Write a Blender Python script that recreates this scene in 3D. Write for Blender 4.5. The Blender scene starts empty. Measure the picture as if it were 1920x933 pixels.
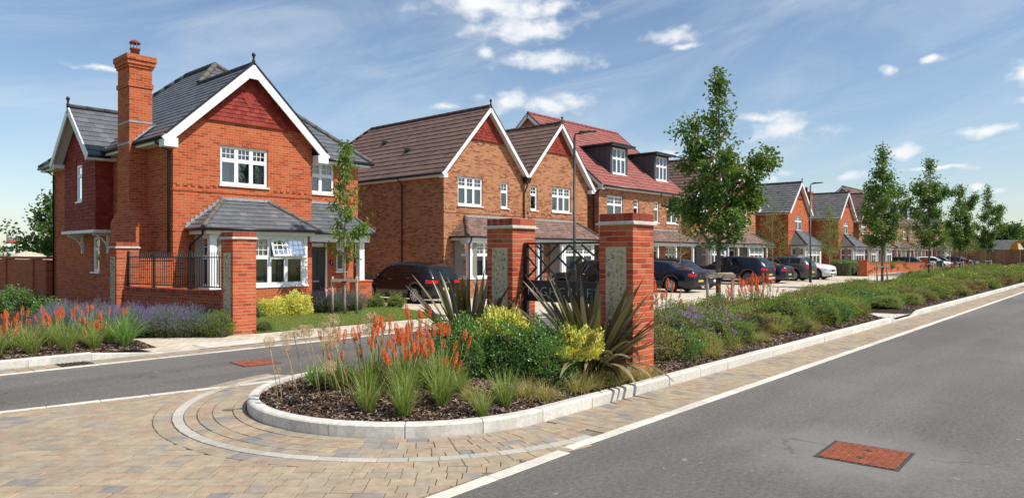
import bpy, math, random
from math import sin, cos, pi, radians, sqrt, atan2, hypot
from mathutils import Vector, Matrix, noise as mnoise
random.seed(7)
SC = bpy.context.scene
COL = SC.collection

# ------------------------------------------------------------------ camera
HC = 1.8
FPX = 1314.0
cam_d = bpy.data.cameras.new('camera')
cam = bpy.data.objects.new('camera', cam_d)
COL.objects.link(cam)
cam_d.sensor_width = 36.0
cam_d.lens = 36.0 * FPX / 1920.0
cam_d.shift_y = 9.5 / 1920.0
cam_d.clip_start = 0.05
cam_d.clip_end = 6000
_L = hypot(1167, 1314)
CA, CB = 1167 / _L, 1314 / _L          # row direction seen from the camera: right CA, forward CB
cam.location = (0, 0, HC)
cam.rotation_euler = (radians(90), 0, atan2(CA, CB) - radians(90))
SC.camera = cam

# ------------------------------------------------------------------ sun and sky
SUN_VEC = Vector((0.28, -1.0, 1.35)).normalized()      # towards the sun
SUN_EL = math.asin(SUN_VEC.z)
SUN_AZ = atan2(SUN_VEC.x, SUN_VEC.y)                   # from +Y, clockwise
sun_d = bpy.data.lights.new('sun', 'SUN')
sun_d.energy = 5.0
sun_d.angle = radians(0.53)
sun_d.color = (1.0, 0.955, 0.89)
sun = bpy.data.objects.new('sun', sun_d)
sun.rotation_euler = SUN_VEC.to_track_quat('Z', 'Y').to_euler()
sun.location = (0, -20, 40)
COL.objects.link(sun)

SC.view_settings.view_transform = 'Standard'
SC.view_settings.look = 'None'
SC.view_settings.exposure = 0.12
SC.view_settings.gamma = 1.0
SC.view_settings.use_curve_mapping = False

W = bpy.data.worlds.new('World')
SC.world = W
W.use_nodes = True
wt = W.node_tree
for n in list(wt.nodes): wt.nodes.remove(n)
def wn(t, **k):
    n = wt.nodes.new(t)
    for a, v in k.items(): setattr(n, a, v)
    return n
def wl(a, b): wt.links.new(a, b)
def wmath(op, a, b=None, c=None, clamp=False):
    n = wn('ShaderNodeMath', operation=op); n.use_clamp = clamp
    for i, v in enumerate((a, b, c)):
        if v is None: continue
        if hasattr(v, 'is_linked'): wl(v, n.inputs[i])
        else: n.inputs[i].default_value = v
    return n.outputs[0]
def wvec(op, a, b):
    n = wn('ShaderNodeVectorMath', operation=op)
    for i, v in enumerate((a, b)):
        if v is None: continue
        if hasattr(v, 'is_linked'): wl(v, n.inputs[i])
        else: n.inputs[i].default_value = v
    return n
sky = wn('ShaderNodeTexSky')
sky.sky_type = 'NISHITA'
sky.sun_disc = False
sky.sun_elevation = SUN_EL
sky.sun_rotation = SUN_AZ
sky.air_density = 1.0
sky.dust_density = 0.5
sky.ozone_density = 1.8
tc = wn('ShaderNodeTexCoord')
sep = wn('ShaderNodeSeparateXYZ'); wl(tc.outputs['Generated'], sep.inputs[0])
az = wmath('ARCTAN2', sep.outputs[1], sep.outputs[0])
el = wmath('ARCSINE', sep.outputs[2])
ae = wn('ShaderNodeCombineXYZ'); wl(az, ae.inputs[0]); wl(el, ae.inputs[1])
# domain warp so that cloud edges billow
nz = wn('ShaderNodeTexNoise'); nz.inputs['Scale'].default_value = 26; nz.inputs['Detail'].default_value = 7; nz.inputs['Roughness'].default_value = 0.54
mp = wvec('MULTIPLY', ae.outputs[0], (1.0, 1.6, 1.0)); wl(mp.outputs[0], nz.inputs['Vector'])
nw = wn('ShaderNodeTexNoise'); nw.inputs['Scale'].default_value = 14; nw.inputs['Detail'].default_value = 5; wl(ae.outputs[0], nw.inputs['Vector'])
ws = wvec('SUBTRACT', nw.outputs['Color'], (.5, .5, .5)); wm = wvec('MULTIPLY', ws.outputs[0], (.075, .028, 0)); aew = wvec('ADD', ae.outputs[0], wm.outputs[0])
# cloud list: centre az, el, half width, half height (radians)
def azel(u, v):
    k = (u - 960) / FPX; t = -(v - 476) / FPX
    x = CA * k + CB; y = -CB * k + CA
    return atan2(y, x), math.atan2(t, hypot(x, y))
CLOUDS = [  # px of each cloud's middle, half size in px
 (950, 14, 150, 36), (985, 52, 112, 27), (1022, 118, 88, 21), (915, 96, 24, 17), (950, 192, 62, 22), (1040, 192, 74, 20),
 (845, 193, 34, 9), (1475, 240, 84, 23), (1420, 218, 48, 10), (1270, 70, 56, 20), (1285, 92, 30, 8), (1660, 132, 20, 11), (1765, 105, 32, 10),
 (1915, 130, 44, 26), (1930, 180, 26, 10), (1845, 242, 62, 12), (1697, 287, 40, 13), (1600, 333, 26, 10), (1478, 322, 30, 8),
 (1835, 346, 18, 7), (1880, 358, 18, 6), (1262, 292, 30, 9), (1755, 316, 60, 5), (170, 125, 60, 9), (310, 245, 26, 7), (1440, 338, 22, 7)]
fld = None
for (u, v, hw, hh) in CLOUDS:
    a0, e0 = azel(u, v)
    a1, _ = azel(u + hw, v); _, e1 = azel(u, v - hh)
    s = wvec('SUBTRACT', aew.outputs[0], (a0, e0, 0))
    m = wvec('MULTIPLY', s.outputs[0], (.80 / abs(a1 - a0), .84 / abs(e1 - e0), 0))
    ln = wvec('LENGTH', m.outputs[0], None)
    o = wmath('SUBTRACT', 1.0, ln.outputs['Value'])
    fld = o if fld is None else wmath('MAXIMUM', fld, o)
nzc = wmath('SUBTRACT', nz.outputs['Fac'], 0.5)
dens0 = wmath('MULTIPLY_ADD', nzc, 2.3, fld)
rmp = wn('ShaderNodeMapRange'); rmp.interpolation_type = 'SMOOTHSTEP'
rmp.inputs[1].default_value = 0.0; rmp.inputs[2].default_value = 1.0
wl(dens0, rmp.inputs[0])
dens = rmp.outputs[0]
# thin high cirrus
nc = wn('ShaderNodeTexNoise'); nc.inputs['Scale'].default_value = 3.2; nc.inputs['Detail'].default_value = 6; nc.inputs['Roughness'].default_value = 0.6
nc.inputs['Distortion'].default_value = 0.8
rot = wn('ShaderNodeVectorRotate'); rot.rotation_type = 'Z_AXIS'; rot.inputs['Angle'].default_value = radians(15); wl(ae.outputs[0], rot.inputs['Vector'])
mc = wvec('MULTIPLY', rot.outputs[0], (1.0, 4.5, 1.0)); wl(mc.outputs[0], nc.inputs['Vector'])
cir = wn('ShaderNodeMapRange'); cir.interpolation_type = 'SMOOTHSTEP'
cir.inputs[1].default_value = 0.34; cir.inputs[2].default_value = 0.85; cir.inputs[4].default_value = 0.5
wl(nc.outputs['Fac'], cir.inputs[0])
# cloud colour: white with faintly grey inside
nb = wn('ShaderNodeTexNoise'); nb.inputs['Scale'].default_value = 20; nb.inputs['Detail'].default_value = 4; wl(mp.outputs[0], nb.inputs['Vector'])
cr = wn('ShaderNodeValToRGB'); wl(nb.outputs['Fac'], cr.inputs[0])
cr.color_ramp.elements[0].position = 0.3; cr.color_ramp.elements[0].color = (5.9, 6.3, 6.8, 1)
cr.color_ramp.elements[1].position = 0.62; cr.color_ramp.elements[1].color = (7.3, 7.4, 7.4, 1)
mx1 = wn('ShaderNodeMix', data_type='RGBA'); wl(cir.outputs[0], mx1.inputs[0]); wl(sky.outputs[0], mx1.inputs[6]); mx1.inputs[7].default_value = (5.6, 6.1, 6.6, 1)
mx2 = wn('ShaderNodeMix', data_type='RGBA'); wl(dens, mx2.inputs[0]); wl(mx1.outputs[2], mx2.inputs[6]); wl(cr.outputs[0], mx2.inputs[7])
bg = wn('ShaderNodeBackground'); wl(mx2.outputs[2], bg.inputs[0]); bg.inputs[1].default_value = 0.125
wo = wn('ShaderNodeOutputWorld'); wl(bg.outputs[0], wo.inputs[0])

# ------------------------------------------------------------------ materials
MATS = {}
class NT:
    def __init__(s, name):
        s.m = bpy.data.materials.new(name); s.m.use_nodes = True
        s.t = s.m.node_tree
        s.bsdf = s.t.nodes['Principled BSDF']; s.out = s.t.nodes['Material Output']
        MATS[name] = s.m
    def n(s, typ, **k):
        x = s.t.nodes.new(typ)
        for a, v in k.items(): setattr(x, a, v)
        return x
    def l(s, a, b): s.t.links.new(a, b)
    def setv(s, sock, v):
        if hasattr(v, 'is_linked'): s.l(v, sock)
        else: sock.default_value = v
    def math(s, op, a, b=None, c=None):
        x = s.n('ShaderNodeMath', operation=op)
        for i, v in enumerate((a, b, c)):
            if v is not None: s.setv(x.inputs[i], v)
        return x.outputs[0]
    def noise(s, scale, detail=4, rough=.55, vec=None, coord='Object'):
        x = s.n('ShaderNodeTexNoise'); x.inputs['Scale'].default_value = scale
        x.inputs['Detail'].default_value = detail; x.inputs['Roughness'].default_value = rough
        if vec is None: vec = s.coord(coord)
        s.l(vec, x.inputs['Vector']); return x.outputs['Fac']
    def coord(s, c='Object'):
        if not hasattr(s, 'tc'): s.tc = s.n('ShaderNodeTexCoord')
        return s.tc.outputs[c]
    def pos(s):
        return s.n('ShaderNodeNewGeometry').outputs['Position']
    def ramp(s, fac, stops, interp='LINEAR'):
        x = s.n('ShaderNodeValToRGB'); s.l(fac, x.inputs[0]); r = x.color_ramp; r.interpolation = interp
        while len(r.elements) < len(stops): r.elements.new(0.5)
        for e, (p, c) in zip(r.elements, stops):
            e.position = p; e.color = (c[0], c[1], c[2], 1)
        return x.outputs[0]
    def mix(s, f, a, b, mode='MIX'):
        x = s.n('ShaderNodeMix', data_type='RGBA', blend_type=mode)
        s.setv(x.inputs[0], f)
        for i, v in ((6, a), (7, b)):
            if hasattr(v, 'is_linked'): s.l(v, x.inputs[i])
            else: x.inputs[i].default_value = (v[0], v[1], v[2], 1)
        return x.outputs[2]
    def rnd(s):
        "one random number per piece, whether the piece is an object or an island of a joined mesh"
        o = s.n('ShaderNodeObjectInfo').outputs['Random']; g = s.n('ShaderNodeNewGeometry').outputs['Random Per Island']
        return s.math('FRACT', s.math('ADD', o, g))
    def bump(s, h, strength=.4, dist=.01):
        x = s.n('ShaderNodeBump'); x.inputs['Strength'].default_value = strength; x.inputs['Distance'].default_value = dist
        s.l(h, x.inputs['Height']); s.l(x.outputs[0], s.bsdf.inputs['Normal']); return x
    def col(s, c): s.setv(s.bsdf.inputs['Base Color'], c if hasattr(c, 'is_linked') else (c[0], c[1], c[2], 1))
    def rough(s, r): s.setv(s.bsdf.inputs['Roughness'], r)
    def spec(s, v): s.bsdf.inputs['Specular IOR Level'].default_value = v

def plain(name, c, r=.5, var=.12, scale=6., spec=.4, bump=0., metal=0.):
    t = NT(name)
    f = t.noise(scale, 5, .6)
    d = tuple(x * (1 - var) for x in c); e = tuple(min(1, x * (1 + var)) for x in c)
    t.col(t.ramp(f, [(.3, d), (.7, e)])); t.rough(r); t.spec(spec)
    t.bsdf.inputs['Metallic'].default_value = metal
    if bump: t.bump(t.noise(scale * 12, 3), bump, .004)
    return t.m

def brick_mat(name, stops, mortar, bump=.5, tint=.35, course=.075, length=.225):
    t = NT(name)
    sp = t.n('ShaderNodeSeparateXYZ'); t.l(t.coord('Object'), sp.inputs[0])
    nm = t.n('ShaderNodeSeparateXYZ'); t.l(t.coord('Normal'), nm.inputs[0])
    g = t.math('GREATER_THAN', t.math('ABSOLUTE', nm.outputs[0]), .7)
    mu = t.n('ShaderNodeMix', data_type='FLOAT'); t.l(g, mu.inputs[0]); t.l(sp.outputs[0], mu.inputs[2]); t.l(sp.outputs[1], mu.inputs[3])
    cv = t.n('ShaderNodeCombineXYZ'); t.l(mu.outputs[0], cv.inputs[0]); t.l(sp.outputs[2], cv.inputs[1])
    b = t.n('ShaderNodeTexBrick'); t.l(cv.outputs[0], b.inputs['Vector'])
    b.inputs['Scale'].default_value = 1; b.inputs['Brick Width'].default_value = length; b.inputs['Row Height'].default_value = course
    b.inputs['Mortar Size'].default_value = .0055; b.inputs['Mortar Smooth'].default_value = .3; b.inputs['Bias'].default_value = 0
    b.inputs['Color1'].default_value = (0, 0, 0, 1); b.inputs['Color2'].default_value = (1, 1, 1, 1); b.inputs['Mortar'].default_value = (.5, .5, .5, 1)
    c = t.ramp(b.outputs['Color'], stops)
    n1 = t.noise(.8, 5, .6); n2 = t.noise(60, 3)
    c = t.mix(t.math('MULTIPLY', n1, tint), c, tuple(x * .62 for x in stops[len(stops) // 2][1]))
    c = t.mix(.25, c, t.ramp(n2, [(.3, (.35, .35, .35)), (.7, (1, 1, 1))]), 'MULTIPLY')
    c = t.mix(b.outputs['Fac'], c, mortar)
    ef = t.n('ShaderNodeMapRange'); t.l(t.noise(1.7, 6, .7), ef.inputs[0]); ef.inputs[1].default_value = .56; ef.inputs[2].default_value = .8; ef.inputs[4].default_value = .28
    c = t.mix(ef.outputs[0], c, (.50, .33, .24))
    t.col(c); t.rough(.85); t.spec(.25)
    h = t.math('ADD', t.math('MULTIPLY', b.outputs['Fac'], -1.), t.math('MULTIPLY', n2, .35))
    t.bump(h, bump, .008)
    return t.m

def piece_mat(name, stops, r=.8, spec=.3, nscale=30., nvar=.3, bump=.3, bdist=.003, interp='LINEAR', world=False):
    "material of single pieces (bricks, tiles, pavers, chips): colour from the per-piece random number, grain from noise"
    t = NT(name)
    c = t.ramp(t.rnd(), stops, interp)
    vec = t.pos() if world else None
    n = t.noise(nscale, 5, .65, vec)
    c = t.mix(nvar, c, t.ramp(n, [(.3, (.3, .3, .3)), (.72, (1.15, 1.15, 1.15))]), 'MULTIPLY')
    c = t.mix(.6, c, t.ramp(t.noise(.9, 5, .65, t.pos()), [(.28, (.72, .72, .70)), (.5, (1, 1, 1)), (.75, (1.18, 1.17, 1.12))]), 'MULTIPLY')
    t.col(c); t.rough(r); t.spec(spec)
    if bump: t.bump(n, bump, bdist)
    return t.m

def leaf_mat(name, stops, r=.5, trans=.35, spec=.4):
    t = NT(name)
    c = t.ramp(t.rnd(), stops)
    t.col(c); t.rough(r); t.spec(spec)
    tr = t.n('ShaderNodeBsdfTranslucent'); t.l(t.mix(.35, c, (.45, .55, .08)), tr.inputs[0])
    ms = t.n('ShaderNodeMixShader'); ms.inputs[0].default_value = trans
    t.l(t.bsdf.outputs[0], ms.inputs[1]); t.l(tr.outputs[0], ms.inputs[2]); t.l(ms.outputs[0], t.out.inputs[0])
    return t.m

def glass_mat(name, tint=(.72, .78, .8), ior=2.25):
    t = NT(name)
    t.t.nodes.remove(t.bsdf)
    fr = t.n('ShaderNodeFresnel'); fr.inputs[0].default_value = ior
    a = t.n('ShaderNodeBsdfTransparent'); a.inputs[0].default_value = (*tint, 1)
    g = t.n('ShaderNodeBsdfGlossy'); g.inputs['Roughness'].default_value = .015; g.inputs[0].default_value = (.95, .97, 1, 1)
    bp = t.n('ShaderNodeBump'); bp.inputs['Strength'].default_value = .02; bp.inputs['Distance'].default_value = .02
    t.l(t.noise(2.2, 2), bp.inputs['Height']); t.l(bp.outputs[0], g.inputs['Normal'])
    ms = t.n('ShaderNodeMixShader'); t.l(fr.outputs[0], ms.inputs[0]); t.l(a.outputs[0], ms.inputs[1]); t.l(g.outputs[0], ms.inputs[2])
    t.l(ms.outputs[0], t.out.inputs[0])
    return t.m

brick_mat('brick_red', [(0, (.32, .055, .020)), (.3, (.46, .088, .028)), (.65, (.55, .118, .038)), (1, (.50, .145, .055))], (.50, .27, .165), tint=.3)
brick_mat('brick_multi', [(0, (.17, .055, .032)), (.2, (.32, .11, .05)), (.45, (.43, .175, .078)), (.75, (.50, .24, .115)), (1, (.36, .15, .075))], (.48, .29, .18), tint=.22)
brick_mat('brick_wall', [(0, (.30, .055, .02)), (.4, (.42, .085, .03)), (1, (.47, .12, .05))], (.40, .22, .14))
piece_mat('brick_piece', [(0, (.34, .055, .024)), (.3, (.46, .085, .034)), (.6, (.54, .115, .045)), (.85, (.52, .14, .065)), (1, (.40, .095, .05))], .85, .25, 40, .35, .5)
piece_mat('brick_cap', [(0, (.25, .05, .03)), (.5, (.36, .075, .04)), (1, (.44, .11, .06))], .85, .25, 40, .35, .5)
plain('mortar', (.46, .31, .20), .9, .15, 30, .2, .4)
piece_mat('slate', [(0, (.098, .106, .116)), (.5, (.112, .120, .130)), (.92, (.126, .134, .142)), (1, (.16, .165, .17))], .5, .45, 14, .25, .25)
piece_mat('tile_brown', [(0, (.165, .10, .08)), (.5, (.185, .112, .09)), (1, (.205, .126, .10))], .75, .3, 14, .2, .25)
piece_mat('tile_red', [(0, (.27, .088, .072)), (.5, (.31, .102, .084)), (1, (.35, .12, .10))], .75, .3, 14, .3, .25)
piece_mat('tile_grey', [(0, (.12, .12, .12)), (.5, (.145, .145, .145)), (1, (.17, .168, .165))], .7, .3, 14, .3, .25)
piece_mat('tile_hung', [(0, (.19, .022, .014)), (.4, (.27, .034, .020)), (.8, (.34, .05, .030)), (1, (.23, .03, .024))], .75, .3, 20, .3, .3)
piece_mat('tile_porch', [(0, (.16, .095, .075)), (.5, (.22, .14, .11)), (1, (.28, .18, .15))], .8, .3, 14, .3, .3)
plain('ridge_grey', (.13, .115, .10), .8, .3, 8)
plain('ridge_dark', (.05, .053, .058), .7, .2, 8)
plain('ridge_brown', (.10, .06, .048), .8, .2, 8)
plain('ridge_red', (.30, .10, .085), .8, .2, 8)
plain('lead', (.30, .31, .325), .55, .25, 9)
plain('upvc', (.80, .80, .79), .35, .03, 3, .5)
plain('white_board', (.78, .78, .77), .5, .05, 2, .4)
plain('black_plastic', (.012, .012, .014), .35, .1, 4, .5)
plain('black_steel', (.011, .011, .012), .42, .2, 8, .5)
plain('zinc_grey', (.055, .062, .075), .5, .15, 2, .5)
plain('room_paint', (.30, .28, .25), .9, .1, 1)
plain('curtain', (.72, .72, .70), .9, .12, 18)
plain('blind', (.62, .56, .46), .8, .06, 4)
plain('door_black', (.012, .012, .013), .3, .2, 3, .5)
plain('stone_white', (.66, .62, .55), .8, .15, 9, .3, .3)
plain('clay_pot', (.22, .055, .035), .8, .2, 10)
glass_mat('pane_glass')
# ------------------------------------------------------------------ mesh helpers
def V3(p): return Vector((p[0], p[1], p[2]))
class FR:
    "a wall frame: s along the wall, d inwards, z up"
    def __init__(s, ox, oy, ux, uy, nx, ny): s.o = (ox, oy); s.u = (ux, uy); s.n = (nx, ny)
    def __call__(s, a, d, z): return (s.o[0] + s.u[0] * a + s.n[0] * d, s.o[1] + s.u[1] * a + s.n[1] * d, z)
class MB:
    def __init__(s): s.v = []; s.f = []; s.smooth = set()
    def face(s, pts, smooth=False):
        b = len(s.v); s.v.extend([tuple(p) for p in pts]); s.f.append(tuple(range(b, b + len(pts))))
        if smooth: s.smooth.add(len(s.f) - 1)
    def hexa(s, c):
        b = len(s.v); s.v.extend([tuple(p) for p in c])
        for q in ((0, 3, 2, 1), (4, 5, 6, 7), (0, 1, 5, 4), (1, 2, 6, 5), (2, 3, 7, 6), (3, 0, 4, 7)): s.f.append(tuple(b + i for i in q))
    def box(s, x0, x1, y0, y1, z0, z1):
        s.hexa([(x0, y0, z0), (x1, y0, z0), (x1, y1, z0), (x0, y1, z0), (x0, y0, z1), (x1, y0, z1), (x1, y1, z1), (x0, y1, z1)])
    def fbox(s, F, a0, a1, d0, d1, z0, z1):
        s.hexa([F(a0, d0, z0), F(a1, d0, z0), F(a1, d1, z0), F(a0, d1, z0), F(a0, d0, z1), F(a1, d0, z1), F(a1, d1, z1), F(a0, d1, z1)])
    def bar(s, p, q, w, h, up=(0, 0, 1)):
        "box beam from p to q, w across, h along up"
        p, q = V3(p), V3(q); d = (q - p).normalized(); up = Vector(up)
        sd = d.cross(up)
        if sd.length < 1e-4: sd = d.cross(Vector((1, 0, 0)))
        sd.normalize(); u2 = sd.cross(d).normalized()
        a = sd * (w / 2); b = u2 * (h / 2)
        s.hexa([p - a - b, p + a - b, p + a + b, p - a + b, q - a - b, q + a - b, q + a + b, q - a + b])
    def tube(s, pts, rad, n=8, caps=True, smooth=True):
        pts = [V3(p) for p in pts]
        if not hasattr(rad, '__len__'): rad = [rad] * len(pts)
        rings = []; last = None
        for i, p in enumerate(pts):
            d = (pts[min(i + 1, len(pts) - 1)] - pts[max(i - 1, 0)])
            if d.length < 1e-9: d = Vector((0, 0, 1))
            d.normalize()
            if last is None:
                a = d.cross(Vector((0, 0, 1)))
                if a.length < 1e-3: a = Vector((1, 0, 0))
            else: a = last - d * last.dot(d)
            a.normalize(); last = a; b = d.cross(a)
            base = len(s.v)
            for k in range(n):
                t = 2 * pi * k / n; s.v.append(tuple(p + (a * cos(t) + b * sin(t)) * rad[i]))
            rings.append(base)
        for r0, r1 in zip(rings, rings[1:]):
            for k in range(n):
                s.f.append((r0 + k, r0 + (k + 1) % n, r1 + (k + 1) % n, r1 + k))
                if smooth: s.smooth.add(len(s.f) - 1)
        if caps:
            s.f.append(tuple(rings[0] + k for k in reversed(range(n)))); s.f.append(tuple(rings[-1] + k for k in range(n)))
    def lathe(s, prof, n=16, c=(0, 0, 0), axis='Z', smooth=True):
        rings = []
        for (r, h) in prof:
            base = len(s.v)
            for k in range(n):
                t = 2 * pi * k / n
                if axis == 'Z': p = (c[0] + r * cos(t), c[1] + r * sin(t), c[2] + h)
                else: p = (c[0] + r * cos(t), c[1] + h, c[2] + r * sin(t))
                s.v.append(p)
            rings.append(base)
        for r0, r1 in zip(rings, rings[1:]):
            for k in range(n):
                s.f.append((r0 + k, r0 + (k + 1) % n, r1 + (k + 1) % n, r1 + k))
                if smooth: s.smooth.add(len(s.f) - 1)
        s.f.append(tuple(rings[0] + k for k in reversed(range(n)))); s.f.append(tuple(rings[-1] + k for k in range(n)))
    def prism(s, poly, z0, z1):
        n = len(poly); b = len(s.v)
        s.v.extend([(p[0], p[1], z0) for p in poly]); s.v.extend([(p[0], p[1], z1) for p in poly])
        s.f.append(tuple(b + i for i in reversed(range(n)))); s.f.append(tuple(b + n + i for i in range(n)))
        for i in range(n):
            j = (i + 1) % n; s.f.append((b + i, b + j, b + n + j, b + n + i))
    def mesh(s, name, mat):
        me = bpy.data.meshes.new(name); me.from_pydata(s.v, [], s.f)
        if s.smooth:
            fl = [False] * len(s.f)
            for i in s.smooth: fl[i] = True
            me.polygons.foreach_set('use_smooth', fl)
        if mat: me.materials.append(MATS[mat] if isinstance(mat, str) else mat)
        me.update(); return me
    def build(s, name, mat, parent=None, loc=(0, 0, 0)):
        return mobj(name, s.mesh(name, mat), parent, loc)
def mobj(name, me, parent=None, loc=(0, 0, 0), rot=(0, 0, 0), scale=(1, 1, 1)):
    o = bpy.data.objects.new(name, me); COL.objects.link(o); o.location = loc; o.rotation_euler = rot; o.scale = scale
    if parent is not None: o.parent = parent
    return o
def tag(o, label=None, cat=None, group=None, kind=None):
    if label: o['label'] = label
    if cat: o['category'] = cat
    if group: o['group'] = group
    if kind: o['kind'] = kind
    return o
def thing(name, label, cat, loc=(0, 0, 0), rz=0., group=None, scale=None):
    o = bpy.data.objects.new(name, None); COL.objects.link(o); o.location = loc; o.rotation_euler = (0, 0, rz)
    o.empty_display_size = .2
    if scale: o.scale = scale
    return tag(o, label, cat, group)
KIDS = {}
def copy_tree(o, parent=None):
    c = o.copy(); COL.objects.link(c)
    if parent is not None: c.parent = parent
    if o.name not in KIDS:
        KIDS.clear()
        for x in bpy.data.objects:
            if x.parent: KIDS.setdefault(x.parent.name, []).append(x)
        KIDS.setdefault(o.name, [])
    for ch in list(KIDS.get(o.name, [])): copy_tree(ch, c)
    return c
def dup(o, loc, rz=None, label=None, group=None, scale=None):
    KIDS.clear(); c = copy_tree(o); c.location = loc
    if rz is not None: c.rotation_euler = (0, 0, rz)
    if scale is not None: c.scale = scale
    return tag(c, label, None, group)

def clip(poly, px, py, nx, ny):
    "keep the side where (p-(px,py)).n >= 0"
    out = []
    for i in range(len(poly)):
        a, b = poly[i], poly[(i + 1) % len(poly)]
        da = (a[0] - px) * nx + (a[1] - py) * ny; db = (b[0] - px) * nx + (b[1] - py) * ny
        if da >= 0: out.append(a)
        if (da >= 0) != (db >= 0):
            t = da / (da - db); out.append((a[0] + (b[0] - a[0]) * t, a[1] + (b[1] - a[1]) * t))
    return out
def area(p): return .5 * sum(p[i][0] * p[(i + 1) % len(p)][1] - p[(i + 1) % len(p)][0] * p[i][1] for i in range(len(p)))

# ------------------------------------------------------------------ house pieces
def walls(mb, F, w, z0, z1, openings=(), depth=.11):
    "a wall with real openings and their reveals"
    xs = sorted({0, w} | {o[0] for o in openings} | {o[1] for o in openings}); zs = sorted({z0, z1} | {o[2] for o in openings} | {o[3] for o in openings})
    for i in range(len(xs) - 1):
        for j in range(len(zs) - 1):
            cx, cz = (xs[i] + xs[i + 1]) / 2, (zs[j] + zs[j + 1]) / 2
            if any(o[0] < cx < o[1] and o[2] < cz < o[3] for o in openings): continue
            mb.face([F(xs[i], 0, zs[j]), F(xs[i + 1], 0, zs[j]), F(xs[i + 1], 0, zs[j + 1]), F(xs[i], 0, zs[j + 1])])
    for (a, b, c, d) in openings:
        mb.face([F(a, 0, c), F(a, 0, d), F(a, depth, d), F(a, depth, c)]); mb.face([F(b, 0, c), F(b, 0, d), F(b, depth, d), F(b, depth, c)])
        mb.face([F(a, 0, d), F(b, 0, d), F(b, depth, d), F(a, depth, d)]); mb.face([F(a, 0, c), F(b, 0, c), F(b, depth, c), F(a, depth, c)])

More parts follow.
